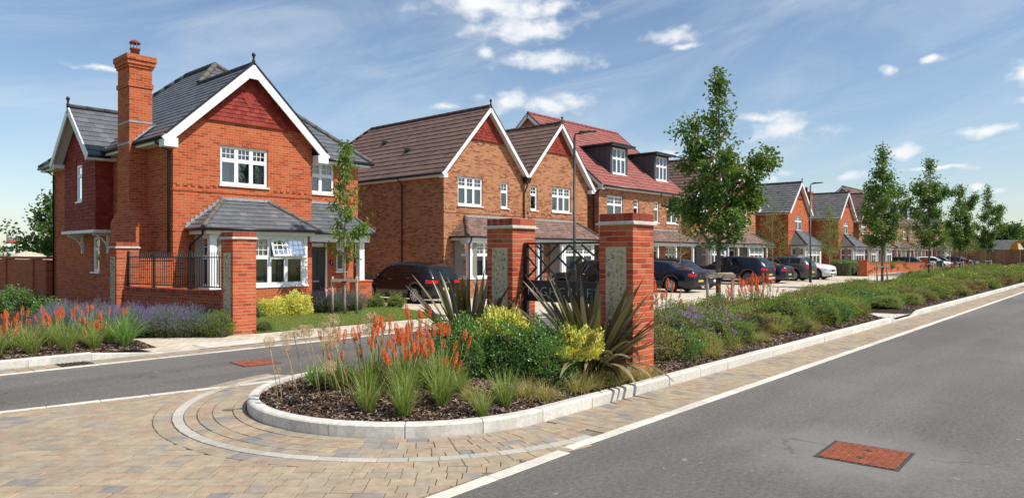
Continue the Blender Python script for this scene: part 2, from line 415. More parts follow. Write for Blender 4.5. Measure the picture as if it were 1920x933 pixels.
def window(parent, F, a0, a1, z0, z1, n=2, top=.36, bars=(3, 2), dress='curtain', sill=True, open_top=(), front=.05, room=.8, low_bars=None):
    "frame with lights > each pane, sill, curtains, dark room behind"
    m = MB(); fw = .052; f0, f1 = front, front + .07
    m.fbox(F, a0, a0 + fw, f0, f1, z0, z1); m.fbox(F, a1 - fw, a1, f0, f1, z0, z1)
    m.fbox(F, a0 + fw, a1 - fw, f0, f1, z0, z0 + fw + .01); m.fbox(F, a0 + fw, a1 - fw, f0, f1, z1 - fw, z1)
    lw = (a1 - a0 - 2 * fw) / n
    zt = z1 - (z1 - z0) * top
    panes = []
    for i in range(n):
        s0, s1 = a0 + fw + i * lw, a0 + fw + (i + 1) * lw
        if i: m.fbox(F, s0 - .032, s0 + .032, f0 + .004, f1, z0 + fw + .01, z1 - fw)
        p0, p1 = s0 + (.032 if i else 0), s1 - (.032 if i < n - 1 else 0)
        b0, b1 = z0 + fw + .01, z1 - fw
        sash = .03
        def ring(x0, x1, y0, y1, fd):
            m.fbox(F, x0, x0 + sash, fd, fd + .05, y0, y1); m.fbox(F, x1 - sash, x1, fd, fd + .05, y0, y1)
            m.fbox(F, x0 + sash, x1 - sash, fd, fd + .05, y0, y0 + sash); m.fbox(F, x0 + sash, x1 - sash, fd, fd + .05, y1 - sash, y1)
        if top > 0:
            m.fbox(F, p0, p1, f0 + .008, f1, zt - .03, zt + .03)
            ring(p0, p1, b0, zt - .03, f0 + .012)
            panes.append((p0 + sash, p1 - sash, b0 + sash, zt - .03 - sash))
            if i not in open_top:
                ring(p0, p1, zt + .03, b1, f0 + .012)
                q = (p0 + sash, p1 - sash, zt + .03 + sash, b1 - sash); panes.append(q)
                if bars:
                    for k in range(1, bars[0]): x = q[0] + (q[1] - q[0]) * k / bars[0]; m.fbox(F, x - .009, x + .009, f0 + .022, f0 + .05, q[2], q[3])
                    for k in range(1, bars[1]): z = q[2] + (q[3] - q[2]) * k / bars[1]; m.fbox(F, q[0], q[1], f0 + .0235, f0 + .05, z - .009, z + .009)
        else:
            ring(p0, p1, b0, b1, f0 + .012)
            q = (p0 + sash, p1 - sash, b0 + sash, b1 - sash); panes.append(q)
            if bars:
                for k in range(1, bars[0]): x = q[0] + (q[1] - q[0]) * k / bars[0]; m.fbox(F, x - .009, x + .009, f0 + .022, f0 + .05, q[2], q[3])
                for k in range(1, bars[1]): z = q[2] + (q[3] - q[2]) * k / bars[1]; m.fbox(F, q[0], q[1], f0 + .0235, f0 + .05, z - .009, z + .009)
    w = m.build('window', 'upvc', parent)
    for (x0, x1, y0, y1) in panes:
        g = MB(); g.face([F(x0, f0 + .036, y0), F(x1, f0 + .036, y0), F(x1, f0 + .036, y1), F(x0, f0 + .036, y1)]); g.build('pane', 'pane_glass', w)
    for i in open_top:
        s0, s1 = a0 + fw + i * lw + .01, a0 + fw + (i + 1) * lw - .01
        hh = z1 - fw - zt - .02; an = radians(20)
        m2 = MB()
        def T(x, t, off=0.):   # t from the top hinge downwards
            return F(x, f0 - sin(an) * t - off * cos(an), z1 - fw - cos(an) * t + off * -sin(an))
        def tb(x0, x1, t0, t1, o0=0., o1=.045):
            m2.hexa([T(x0, t0, o0), T(x1, t0, o0), T(x1, t1, o0), T(x0, t1, o0), T(x0, t0, o1), T(x1, t0, o1), T(x1, t1, o1), T(x0, t1, o1)])
        tb(s0, s0 + .05, 0, hh); tb(s1 - .05, s1, 0, hh); tb(s0 + .05, s1 - .05, 0, .05); tb(s0 + .05, s1 - .05, hh - .05, hh)
        for k in (1, 2):
            x = s0 + (s1 - s0) * k / 3; tb(x - .009, x + .009, .05, hh - .05, .022, .042)
            t_ = .05 + (hh - .1) * k / 3; tb(s0 + .05, s1 - .05, t_ - .009, t_ + .009, .0235, .0405)
        o = m2.build('open_sash', 'upvc', w)
        g = MB(); g.face([T(s0 + .05, .05, .03), T(s1 - .05, .05, .03), T(s1 - .05, hh - .05, .03), T(s0 + .05, hh - .05, .03)]); g.build('pane', 'pane_glass', w)
    if sill:
        g = MB(); g.fbox(F, a0 - .05, a1 + .05, -.05, f0 + .03, z0 - .055, z0 - .002); g.build('sill', 'stone_white' if sill == 'stone' else 'upvc', w)
    if room:
        g = MB(); r0, r1 = f1 + .03, f1 + room
        A = [F(a0, r0, z0), F(a1, r0, z0), F(a1, r0, z1), F(a0, r0, z1)]; B = [F(a0 - .2, r1, z0 - .3), F(a1 + .2, r1, z0 - .3), F(a1 + .2, r1, z1 + .1), F(a0 - .2, r1, z1 + .1)]
        g.face(B)
        for k in range(4): g.face([A[k], A[(k + 1) % 4], B[(k + 1) % 4], B[k]])
        g.build('room_lining', 'room_paint', w)
        if dress:
            g = MB(); d = r0 + .04
            if dress == 'blind':
                k = z0 + .02
                while k < z1 - .02:
                    g.fbox(F, a0 + .02, a1 - .02, d, d + .02, k, k + .034); k += .045
                g.build('blind', 'blind', w)
            else:
                cw = (a1 - a0) * .24
                for s, e in ((a0 + .01, a0 + cw), (a1 - cw * .9, a1 - .01)):
                    nf = 8; g = MB()
                    for k in range(nf):
                        x0 = s + (e - s) * k / nf; x1 = s + (e - s) * (k + 1) / nf; o0 = .03 * (k % 2); o1 = .03 * ((k + 1) % 2)
                        g.face([F(x0, d + o0, z0), F(x1, d + o1, z0), F(x1, d + o1, z1), F(x0, d + o0, z1)])
                    g.build('curtain', 'curtain', w)
    return w

def tile_poly(mb, poly3, eave_dir, gauge=.30, tw=.33, thick=.022, stagger=.5, lift=.012, jit=.3, scallop=None):
    "cover a convex planar polygon with overlapping tiles, each an island; poly3 world points, eave_dir a horizontal unit vector"
    P0 = V3(poly3[0]); e = Vector(eave_dir).normalized()
    nrm = None
    for i in range(1, len(poly3) - 1):
        c = (V3(poly3[i]) - P0).cross(V3(poly3[i + 1]) - P0)
        if c.length > 1e-6: nrm = c.normalized(); break
    s = nrm.cross(e).normalized()
    if s.z < 0: s = -s
    n = e.cross(s).normalized()
    if n.z < -1e-4 or (abs(n.z) <= 1e-4 and n.x + n.y > 0): n = -n
    P2 = [((V3(p) - P0).dot(e), (V3(p) - P0).dot(s)) for p in poly3]
    if area(P2) < 0: P2.reverse()
    xs = [p[0] for p in P2]; ts = [p[1] for p in P2]
    t = min(ts); row = 0
    while t < max(ts) - 1e-4:
        x = min(xs) - tw * (stagger if row % 2 else 0)
        while x < max(xs):
            q = [(x + .002, t), (x + tw - .002, t), (x + tw - .002, t + gauge + .01), (x + .002, t + gauge + .01)]
            for i in range(len(P2)):
                a, b = P2[i], P2[(i + 1) % len(P2)]; q = clip(q, a[0], a[1], -(b[1] - a[1]), b[0] - a[0])
                if len(q) < 3: break
            if len(q) >= 3 and abs(area(q)) > 1e-4:
                jz = random.uniform(-.15, .15) * thick * jit / .3
                def w3(p, off): return P0 + e * p[0] + s * p[1] + n * off
                tf = lambda p: lift + thick * (1 - (p[1] - t) / gauge) + jz
                b = len(mb.v); k = len(q)
                mb.v.extend([tuple(w3(p, tf(p))) for p in q]); mb.f.append(tuple(range(b, b + k)))
                mb.v.extend([tuple(w3(p, tf(p) - thick)) for p in q])
                for i in range(k):
                    j = (i + 1) % k; mb.f.append((b + i, b + k + i, b + k + j, b + j))
            x += tw
        t += gauge; row += 1

def gutter(parent, pts, r=.055):
    m = MB(); m.tube(pts, r, 8); return m.build('gutter', 'black_plastic', parent)
def pipe(parent, pts, r=.034, name='downpipe'):
    m = MB(); m.tube(pts, r, 8); return m.build(name, 'black_plastic', parent)
def barge(parent, p, q, h=.2, w=.035):
    m = MB(); m.bar(p, q, w, h); return m.build('bargeboard', 'white_board', parent)
def finial(parent, x, y, z, mat='black_steel'):
    m = MB(); m.lathe([(.045, -.12), (.05, .02), (.03, .06), (.035, .14), (.06, .17), (.055, .22), (.02, .26)], 10, (x, y, z)); return m.build('finial', mat, parent)
def ridge(parent, p, q, mat, r=.1, name='ridge_tile', seg=.45):
    "one ridge or hip run of half-round tiles (each tile slightly proud of the next)"
    m = MB(); p, q = V3(p), V3(q); L = (q - p).length; n = max(1, int(L / seg)); d = (q - p) / n
    for i in range(n):
        a, b = p + d * i, p + d * (i + 1)
        m.tube([a, b - d * .02], [r, r * .93], 8)
    return m.build(name, mat, parent)
def dentil(parent, F, a0, a1, z, mat, skip=()):
    "string course: a thin projecting row and little brick teeth over it"
    m = MB(); m.fbox(F, a0, a1, -.022, .01, z, z + .055)
    k = a0 + .08
    while k < a1 - .1:
        if not any(s0 < k < s1 for s0, s1 in skip): m.fbox(F, k, k + .105, -.026, .01, z + .15, z + .215)
        k += .215
    return m.build('brick_dentil_course', mat, parent)
# ------------------------------------------------------------------ houses
def porch_roof(P, x0, x1, yw, ye, ze, zt, hl, hr, tm, rm, tw=.2, gauge=.2, single=False, yr=None):
    "lean-to roof against a wall: eave at ye, top at yw; hl / hr = run of the hips at either end"
    A, B, C, D = (x0, ye, ze), (x1, ye, ze), (x1 - hr, yw, zt), (x0 + hl, yw, zt)
    m = MB()
    def cover(poly, ed):
        if not single: tile_poly(m, poly, ed, gauge, tw, .016, .5, .01); return
        t = MB(); tile_poly(t, poly, ed, gauge, tw, .016, .5, .01)
        b = 0   # one object for each tile
        used = {}
        for i, f in enumerate(t.f): pass
        isl = []; cur = []; hi = -1
        for f in t.f:
            if min(f) > hi: 
                if cur: isl.append(cur)
                cur = []
            cur.append(f); hi = max(hi, max(f))
        if cur: isl.append(cur)
        for fs in isl:
            lo = min(min(f) for f in fs); hi2 = max(max(f) for f in fs)
            q = MB(); q.v = t.v[lo:hi2 + 1]; q.f = [tuple(i - lo for i in f) for f in fs]; q.build('roof_tile', tm, R)
    base = MB(); base.face([A, B, C, D])
    if hl: base.face([A, D, (x0, yw, ze)])
    if hr: base.face([B, C, (x1, yw, ze)])
    base.face([(x0, ye, ze - .03), (x1, ye, ze - .03), (x1, yw, ze - .03), (x0, yw, ze - .03)])
    R = base.build('porch_roof', 'lead', P)
    cover([A, B, C, D], (1, 0, 0))
    if hl: cover([(x0, yw, ze), A, D], (0, 1, 0))
    if hr: cover([B, (x1, yw, ze), C], (0, 1, 0))
    if not single: tag(m.build('roof_tiles', tm, R), kind='stuff')
    if hl: ridge(R, (x0, ye, ze + .03), (x0 + hl, yw, zt + .03), rm, .07, 'hip_tile')
    if hr: ridge(R, (x1, ye, ze + .03), (x1 - hr, yw, zt + .03), rm, .07, 'hip_tile')
    m = MB(); m.box(x0 + hl - .1, x1 - hr + .1, yw - .1, yw - .004, zt - .03, zt + .055)
    m.build('flashing', 'lead', R)
    m = MB(); m.box(x0 + .12, x1 - .12, ye + .1, ye + .15, ze - .16, ze - .035); m.box(x0 + .12, x0 + .17, ye + .152, yw, ze - .16, ze - .035); m.box(x1 - .17, x1 - .12, ye + .152, yw, ze - .16, ze - .035)
    m.build('fascia', 'white_board', R)
    gutter(R, [(x0 - .03, yw - .05, ze - .02), (x0 - .03, ye - .03, ze - .02), (x1 + .03, ye - .03, ze - .02), (x1 + .03, yw - .05, ze - .02)], .045)
    return R

def bay(P, x0, x1, yf, yw, zs, zt, wall, n=4, side='L', open_top=(), dress='curtain', ratio=.42):
    "box bay: brick plinth, white posts, front and side windows"
    m = MB(); m.box(x0, x1, yf, yw, -.1, zs - .06); m.build('bay_plinth', wall, P)
    m = MB()
    m.box(x0 - .03, x1 + .03, yf - .03, yw, zs - .058, zs - .002)
    for x in (x0, x1 - .13): m.box(x + .001, x + .129, yf + .002, yf + .13, zs, zt)
    m.box(x0 + .001, x0 + .06, yw - .06, yw - .002, zs, zt)
    m.box(x0 + .002, x1 - .002, yf + .004, yw, zt, zt + .14)
    m.build('bay_frame', 'upvc', P)
    F = FR(x0 + .13, yf + .02, 1, 0, 0, 1)
    window(P, F, 0, x1 - x0 - .26, zs, zt, n, ratio, (3, 3), dress, False, open_top, 0., .7)
    if 'L' in side: window(P, FR(x0 + .01, yf + .13, 0, 1, 1, 0), 0, yw - yf - .19, zs, zt, 1, ratio, (2, 2), None, False, (), 0., .3)
    if 'R' in side: window(P, FR(x1 - .01, yf + .13, 0, 1, -1, 0), 0, yw - yf - .19, zs, zt, 1, ratio, (2, 2), None, False, (), 0., .3)

def front_door(P, F, a0, a1, zt, fan=.28):
    m = MB(); m.fbox(F, a0, a0 + .07, .03, .12, 0, zt); m.fbox(F, a1 - .07, a1, .03, .12, 0, zt); m.fbox(F, a0 + .07, a1 - .07, .03, .12, zt - .07, zt); m.fbox(F, a0 + .07, a1 - .07, .034, .12, zt - fan - .05, zt - fan)
    fr = m.build('door_frame', 'upvc', P)
    g = MB(); g.face([F(a0 + .07, .08, zt - fan), F(a1 - .07, .08, zt - fan), F(a1 - .07, .08, zt - .07), F(a0 + .07, .08, zt - .07)]); g.build('pane', 'pane_glass', fr)
    g = MB(); g.face([F(a0 + .07, .13, zt - fan), F(a1 - .07, .13, zt - fan), F(a1 - .07, .13, zt - .07), F(a0 + .07, .13, zt - .07)]); g.build('room_lining', 'door_black', fr)
    m = MB(); w = a1 - a0 - .14; h = zt - fan - .05
    m.fbox(F, a0 + .072, a1 - .072, .08, .12, .02, h - .002)
    for i in range(2):
        for (c, d) in ((.15, .75), (.95, h - .15)):
            x = a0 + .07 + w * (.14 + .42 * i); m.fbox(F, x, x + w * .3, .066, .081, c, d); m.fbox(F, x + .03, x + w * .3 - .03, .058, .067, c + .04, d - .04)
    d = m.build('front_door', 'door_black', P)
    m = MB(); m.fbox(F, a0 + .12, a0 + .15, .03, .06, 1.0, 1.14); m.build('door_handle', 'lead', d); m = MB(); m.fbox(F, (a0 + a1) / 2 - .12, (a0 + a1) / 2 + .12, .072, .079, .84, .89); m.build('letter_plate', 'lead', d)

def gable_face(mb, F, w, xa, z_e0, z_apex, z_e1, zb):
    mb.face([F(0, 0, zb), F(w, 0, zb), F(w, 0, z_e1), F(xa, 0, z_apex), F(0, 0, z_e0)])

def tile_hung(P, y, xl, xr, z0, xa, za):
    "hung clay tiles in a gable head with a diamond of scalloped tiles"
    m = MB(); tile_poly(m, [(xl, y, z0), (xr, y, z0), (xa, y, za)], (1, 0, 0), .125, .17, .016, .5, .03)
    t = m.build('tile_hanging', 'tile_hung', P); tag(t, kind='stuff')
    m = MB(); m.face([(xl - .04, y - .028, z0), (xr + .04, y - .028, z0), (xa, y - .028, za + .03)]); m.box(xl - .04, xr + .04, y - .07, y - .003, z0 - .03, z0 - .002); m.build('tile_batten', 'tile_hung', P)
    k = 0; zc = z0 + (za - z0) * .52
    for r, nn in ((2, 1), (1, 2), (0, 3), (-1, 2), (-2, 1)):
        for i in range(nn):
            x = xa + (i - (nn - 1) / 2) * .15; z = zc + r * .115
            m = MB(); pts = [(x + .075 * cos(a), y - .055 - (.006 * (r + 3)) * 0 , z + .085 * sin(a)) for a in [pi + pi * j / 8 for j in range(9)]] + [(x + .075, y - .05, z + .06), (x - .075, y - .05, z + .06)]
            m.face(pts); m.face([(p[0], p[1] + .012, p[2]) for p in pts])
            for a, b in zip(pts, pts[1:] + pts[:1]): m.face([a, b, (b[0], b[1] + .012, b[2]), (a[0], a[1] + .012, a[2])])
            m.build('scalloped_tile', 'tile_hung', P)

def eaves_box(P, pts_in, z, name='soffit'):
    for (x0, x1, y0, y1) in pts_in: m = MB(); m.box(x0, x1, y0, y1, z - .13, z); m.build(name, 'white_board', P)

# ---- the corner house: red brick, slate roof, tall chimney on its side wall
def house_corner():
    P = thing('detached_house', 'red brick corner house with slate roof, white bargeboards and tall side chimney', 'house', (8.4, 20.2, 0), group=None)
    BR = 'brick_red'
    FF = FR(0, 0, 1, 0, 0, 1)               # gable front
    m = MB()
    wg = (1.36, 2.88, 3.86, 5.02)
    walls(m, FF, 4.45, -.1, 5.05, [wg])
    gable_face(m, FF, 4.45, 2.25, 5.38, 7.45, 5.38, 5.05)
    walls(m, FR(0, 0, 0, 1, 1, 0), 10.8, -.1, 5.05, [(5.8, 6.5, 1.2, 2.38)])
    m.face([(0, 0, 5.05), (0, .8, 5.05), (0, .8, 5.38), (0, 0, 5.38)])
    FRc = FR(4.45, .8, 1, 0, 0, 1)
    wr = (.34, 1.4, 3.88, 4.95); wd = (.28, 1.14, 0, 2.38); ws = (1.49, 1.87, 1.2, 2.26)
    walls(m, FRc, 2.4, -.1, 5.05, [wr, wd, ws])
    m.face([(4.45, 0, -.1), (4.45, .8, -.1), (4.45, .8, 5.1), (4.45, 0, 5.1)])
    m.face([(6.85, .8, -.1), (6.85, 10.8, -.1), (6.85, 10.8, 5.05), (6.85, .8, 5.05)]); m.face([(0, 10.8, -.1), (6.85, 10.8, -.1), (6.85, 10.8, 5.05), (0, 10.8, 5.05)])
    w = m.build('wall', BR, P)
    window(P, FF, *wg, 3, .36, (3, 2), 'curtain', 'stone')
    window(P, FRc, *wr, 2, .42, (2, 2), 'blind', 'stone')
    window(P, FRc, *ws, 1, .3, None, None, True)
    window(P, FR(0, 0, 0, 1, 1, 0), 5.8, 6.5, 1.2, 2.38, 1, .36, (2, 2), None, True)
    front_door(P, FRc, wd[0], wd[1], wd[3])
    m = MB(); m.fbox(FRc, 1.22, 1.34, -.02, -.002, 1.42, 1.60); s = m.build('house_number_plate', 'black_plastic', P)
    m = MB(); m.fbox(FRc, 1.272, 1.288, -.024, -.0205, 1.45, 1.57); m.build('number', 'upvc', s)
    dentil(P, FF, 0, 4.45, 3.60, BR, [(1.3, 2.95)]); dentil(P, FRc, 0, 2.4, 3.60, BR, [(.3, 1.45)]); dentil(P, FR(0, 0, 0, 1, 1, 0), 0, 1.25, 3.60, BR); dentil(P, FR(0, 0, 0, 1, 1, 0), 0, 10.8, 2.45, BR, [(4.5, 7.7), (1.2, 3.3)])
    # soldier head over the gable window
    m = MB()
    x = wg[0] - .08
    while x < wg[1] + .05: m.fbox(FF, x, x + .066, -.008, .02, wg[3] + .003, wg[3] + .22); x += .075
    m.build('soldier_course', BR, P)
    # roof
    E, S = 5.05, .94
    zl = lambda x: E + (x + .35) * S
    A = [(-.35, -.3, E), (-.35, 3.33, E), (2.25, 3.33, zl(2.25)), (2.25, -.3, zl(2.25))]
    B = [(-.35, 3.33, E), (-.35, 11.15, E), (3.4, 7.0, zl(3.4)), (3.4, 4.6, zl(3.4)), (2.25, 3.33, zl(2.25))]
    C = [(4.85, -.3, E), (4.85, .45, E), (2.25, 3.33, zl(2.25)), (2.25, -.3, zl(2.25))]
    D = [(4.85, .45, E), (7.2, .45, E), (3.4, 4.6, zl(3.4)), (2.25, 3.33, zl(2.25))]
    G = [(7.2, .45, E), (7.2, 11.15, E), (3.4, 7.0, zl(3.4)), (3.4, 4.6, zl(3.4))]
    K = [(-.35, 11.15, E), (7.2, 11.15, E), (3.4, 7.0, zl(3.4))]
    m = MB()
    for q in (A, B, C, D, G, K): m.face(q)
    R = m.build('roof', 'ridge_dark', P)
    m = MB()
    for q, e in ((A, (0, 1, 0)), (B, (0, 1, 0)), (C, (0, 1, 0)), (D, (1, 0, 0)), (G, (0, 1, 0)), (K, (1, 0, 0))): tile_poly(m, q, e, .25, .30, .018)
    tag(m.build('roof_tiles', 'slate', R), kind='stuff')
    zr = zl(3.4) + .05
    ridge(R, (3.4, 4.6, zr), (3.4, 7.0, zr), 'ridge_dark'); ridge(R, (2.25, -.3, zl(2.25) + .05), (2.25, 3.3, zl(2.25) + .05), 'ridge_dark', .07)
    ridge(R, (2.25, 3.33, zl(2.25) + .05), (3.4, 4.6, zr), 'ridge_grey', .1, 'hip_tile'); ridge(R, (7.2, .45, E + .05), (3.4, 4.6, zr), 'ridge_grey', .09, 'hip_tile'); ridge(R, (-.35, 11.15, E + .05), (3.4, 7.0, zr), 'ridge_dark', .09, 'hip_tile')
    finial(R, 2.25, -.3, zl(2.25) + .12)
    for s in (-1, 1):
        xe = 2.25 + s * 2.6
        barge(R, (2.25, -.305, zl(2.25) - .13), (xe, -.305, E - .13), .24, .04)
        m = MB(); x0, x1 = (xe - .02, xe + .36) if s < 0 else (xe - .36, xe + .02)
        m.box(x0, x1, -.318, .02 if s < 0 else .3, E - .28, E - .03); m.build('box_end', 'white_board', R)
        m = MB(); m.bar((2.25, -.312, zl(2.25) + .075), (xe - s * .02, -.312, E + .075), .06, .05); m.build('verge_trim', 'black_plastic', R)
        m = MB(); xx = 2.25 + s * 2.55; m.face([(2.25, -.29, zl(2.25) - .06), (xx, -.29, E - .06), (xx, -.002, E - .06), (2.25, -.002, zl(2.25) - .06)]); m.build('soffit', 'white_board', R)
    eaves_box(R, [(-.33, 0, .35, 11.1), (4.86, 7.15, .47, .8), (6.85, 7.18, .8, 11.1)], E - .01)
    gutter(R, [(-.39, -.28, E - .02), (-.39, 11.1, E - .02)]); gutter(R, [(4.9, .41, E - .02), (7.24, .41, E - .02), (7.24, 11, E - .02)])
    pipe(P, [(-.39, .22, E - .05), (-.39, .22, E - .14), (-.06, .16, E - .34), (-.06, .16, 0)]); pipe(P, [(-.39, 10.5, E - .05), (-.06, 10.5, E - .3), (-.06, 10.5, 0)])
    m = MB(); m.hexa([(2.09, -.335, zl(2.25) - .42), (2.41, -.335, zl(2.25) - .42), (2.41, -.29, zl(2.25) - .42), (2.09, -.29, zl(2.25) - .42), (2.2, -.335, zl(2.25) + .03), (2.3, -.335, zl(2.25) + .03), (2.3, -.29, zl(2.25) + .03), (2.2, -.29, zl(2.25) + .03)]); m.build('apex_plate', 'white_board', R)
    tile_hung(P, 0, .45, 4.05, 5.75, 2.25, 7.33)
    # oriel on the side, hung with tiles under a small gable
    y0, y1, xo = 4.55, 7.6, -.5; Z0, Z1 = 2.58, 4.95; ym = (y0 + y1) / 2; za = 6.62
    m = MB(); FO = FR(xo, y0, 0, 1, 1, 0)
    walls(m, FO, y1 - y0, Z0, Z1, [(1.3, 1.8, 3.55, 4.75)]); m.face([(xo, y0, Z1), (xo, y1, Z1), (xo, ym, za - .1)])
    m.face([(xo, y0, Z0), (0, y0, Z0), (0, y0, Z1), (xo, y0, Z1)]); m.face([(xo, y1, Z0), (0, y1, Z0), (0, y1, Z1), (xo, y1, Z1)])
    o = m.build('oriel', 'tile_hung', P)
    m = MB()
    for q in ([(xo, y0, Z0), (xo, ym - .255, Z0), (xo, ym - .255, Z1), (xo, y0, Z1)], [(xo, ym + .3, Z0), (xo, y1, Z0), (xo, y1, Z1), (xo, ym + .3, Z1)], [(xo, ym - .25, Z0), (xo, ym + .3, Z0), (xo, ym + .3, 3.5), (xo, ym - .25, 3.5)], [(xo, y0, Z1), (xo, y1, Z1), (xo, ym, za - .1)]): tile_poly(m, q, (0, 1, 0), .115, .17, .014)
    tile_poly(m, [(xo, y0, Z0), (0, y0, Z0), (0, y0, Z1), (xo, y0, Z1)], (1, 0, 0), .115, .17, .014)
    tag(m.build('hung_tiles', 'tile_hung', o), kind='stuff')
    window(P, FO, 1.3, 1.8, 3.55, 4.75, 1, .3, None, None, True, (), .0)
    m = MB(); m.box(xo - .1, .0, y0 - .06, y1 + .06, Z0 - .1, Z0 - .004); m.build('oriel_shelf', 'white_board', o)
    for yb in (y0 + .25, y1 - .35):
        m = MB(); m.box(xo, xo + .5, yb, yb + .08, Z0 - .18, Z0 - .1); m.box(-.09, -.01, yb, yb + .08, Z0 - .75, Z0 - .18)
        m.tube([(-.42, yb + .04, Z0 - .16), (-.25, yb + .04, Z0 - .27), (-.12, yb + .04, Z0 - .42), (-.06, yb + .04, Z0 - .62)], .035, 6); m.build('bracket', 'white_board', o)
    ex = -.85; xi = (za - E) / S - .35; ow = .32; ze = za - (ym - y0 + ow) * .93
    m = MB()
    q1 = [(ex, y0 - ow, ze), (.05, y0 - ow, ze), (xi, ym, za), (ex, ym, za)]; q2 = [(ex, y1 + ow, ze), (.05, y1 + ow, ze), (xi, ym, za), (ex, ym, za)]
    m.face(q1); m.face(q2); r2 = m.build('oriel_roof', 'ridge_dark', P)
    m = MB(); tile_poly(m, q1, (1, 0, 0), .25, .3, .018); tile_poly(m, q2, (1, 0, 0), .25, .3, .018); tag(m.build('roof_tiles', 'slate', r2), kind='stuff')
    ridge(r2, (ex, ym, za + .05), (xi, ym, za + .05), 'ridge_dark', .08); finial(r2, ex, ym, za + .1)
    for yy in (y0 - ow, y1 + ow):
        m = MB(); m.face([(ex + .02, ym, za - .05), (xo, ym, za - .05), (xo, yy, ze - .05), (ex + .02, yy, ze - .05)]); m.build('verge_soffit', 'white_board', r2)
    for yy in (y0 - ow, y1 + ow): barge(r2, (ex - .003, ym, za - .09), (ex - .003, yy, ze - .09), .2, .04)
    for yy, s in ((y0 - ow, 1), (y1 + ow, -1)):
        m = MB(); m.box(ex + .02, 0, min(yy, yy + s * .3), max(yy, yy + s * .3), ze - .14, ze - .02); m.build('soffit', 'white_board', r2); gutter(r2, [(ex, yy - s * .04, ze - .03), (-.2, yy - s * .04, ze - .03)], .045)
    # chimney
    cx0, cx1, cy0, cy1 = -.5, .14, 1.8, 2.7
    m = MB(); m.box(cx0, cx1, cy0, cy1, -.1, 7.3); m.box(cx0 - .002, -.002, 1.3, 3.3, -.1, 2.75)
    m.hexa([(cx0 - .002, 1.3, 2.75), (-.002, 1.3, 2.75), (-.002, 3.3, 2.75), (cx0 - .002, 3.3, 2.75), (cx0 - .002, cy0, 3.15), (-.002, cy0, 3.15), (-.002, cy1, 3.15), (cx0 - .002, cy1, 3.15)])
    c = m.build('chimney', BR, P)
    m = MB()
    for (e, a, b) in ((.03, 6.72, 6.86), (.035, 7.3, 7.38), (.07, 7.382, 7.5), (.10, 7.502, 7.66)): m.box(cx0 - e, cx1 + e, cy0 - e, cy1 + e, a, b)
    m.build('corbel_course', BR, c)
    m = MB(); m.hexa([(cx0 - .08, cy0 - .08, 7.662), (cx1 + .08, cy0 - .08, 7.662), (cx1 + .08, cy1 + .08, 7.662), (cx0 - .08, cy1 + .08, 7.662), (cx0 + .2, cy0 + .2, 7.74), (cx1 - .2, cy0 + .2, 7.74), (cx1 - .2, cy1 - .2, 7.74), (cx0 + .2, cy1 - .2, 7.74)]); m.build('flaunching', 'mortar', c)
    px, py = (cx0 + cx1) / 2, (cy0 + cy1) / 2
    m = MB(); m.lathe([(.13, 7.68), (.12, 7.9), (.145, 7.91), (.145, 7.96), (.11, 7.97)], 14, (px, py, 0)); pt = m.build('chimney_pot', 'clay_pot', c)
    m = MB(); m.lathe([(.15, 8.10), (.16, 8.13), (.10, 8.19), (.03, 8.22)], 14, (px, py, 0))
    m.build('pot_cowl', 'clay_pot', c)
    m = MB()
    for k in range(8): a = k * pi / 4; m.tube([(px + .125 * cos(a), py + .125 * sin(a), 7.95), (px + .125 * cos(a), py + .125 * sin(a), 8.12)], .008, 5)
    m.build('pot_guard', 'lead', c)
    m = MB()
    for k in range(7):     # stepped lead flashing up the slope, on the stack's front face
        x = -.35 + k * .07; z = E + (x + .35) * S
        m.box(x, x + .075, cy0 - .012, cy0 - .003, z + .02, z + .17 + .03 * (k % 2))
    m.bar((-.4, cy0 - .05, E + .07), (.2, cy0 - .05, E + .62), .14, .012); m.box(cx0 - .01, cx1 + .01, cy0 - .01, cy0 - .004, E + .62, E + .68)
    m.box(cx0 - .012, cx0 - .003, cy0, cy1, E - .02, E + .05); m.box(cx0 - .012, cx0 - .003, cy0, cy1, E + .6, E + .66)
    m.build('flashing', 'lead', c)
    # bay and porch
    bay(P, .63, 3.72, -.9, 0, .86, 2.32, BR, 5, 'L', (3, 4), None, .42)
    porch_roof(P, .33, 4.0, -.005, -1.15, 2.52, 3.42, 1.15, 1.2, 'slate', 'ridge_grey', .24, .2, True)
    m = MB(); m.box(.33, 1.4, -.03, -.006, 2.53, 2.6)
    k = 0
    while k < 9: m.box(.36 + k * .125, .50 + k * .125, -.022, -.006, 2.55 + k * .097, 2.72 + k * .097); k += 1
    m.build('step_flashing', 'lead', P)
    porch_roof(P, 4.02, 6.62, .795, -.5, 2.50, 3.55, 0, .75, 'slate', 'ridge_grey', .24, .2, True)
    m = MB(); m.box(6.2, 6.4, -.2, 0.0, .87, 2.36); m.box(4.15, 6.5, -.36, -.2, 2.2, 2.335); m.build('porch_post', 'white_board', P)
    m = MB(); m.box(6.04, 6.6, -.36, .16, -.1, .85); m.box(6.015, 6.625, -.385, .185, .852, .9); m.build('porch_pier', BR, P)
    pipe(P, [(.4, -.95, 2.5), (.4, -.95, 2.35), (.45, -.06, 2.05), (.45, -.06, 0)], .03)
    pipe(P, [(6.7, .74, 2.4), (6.7, .74, 0)], .03)
    m = MB(); m.box(3.73, 6.8, -.35, .8, -.05, .1); m.build('porch_step', 'stone_white', P)
    return P

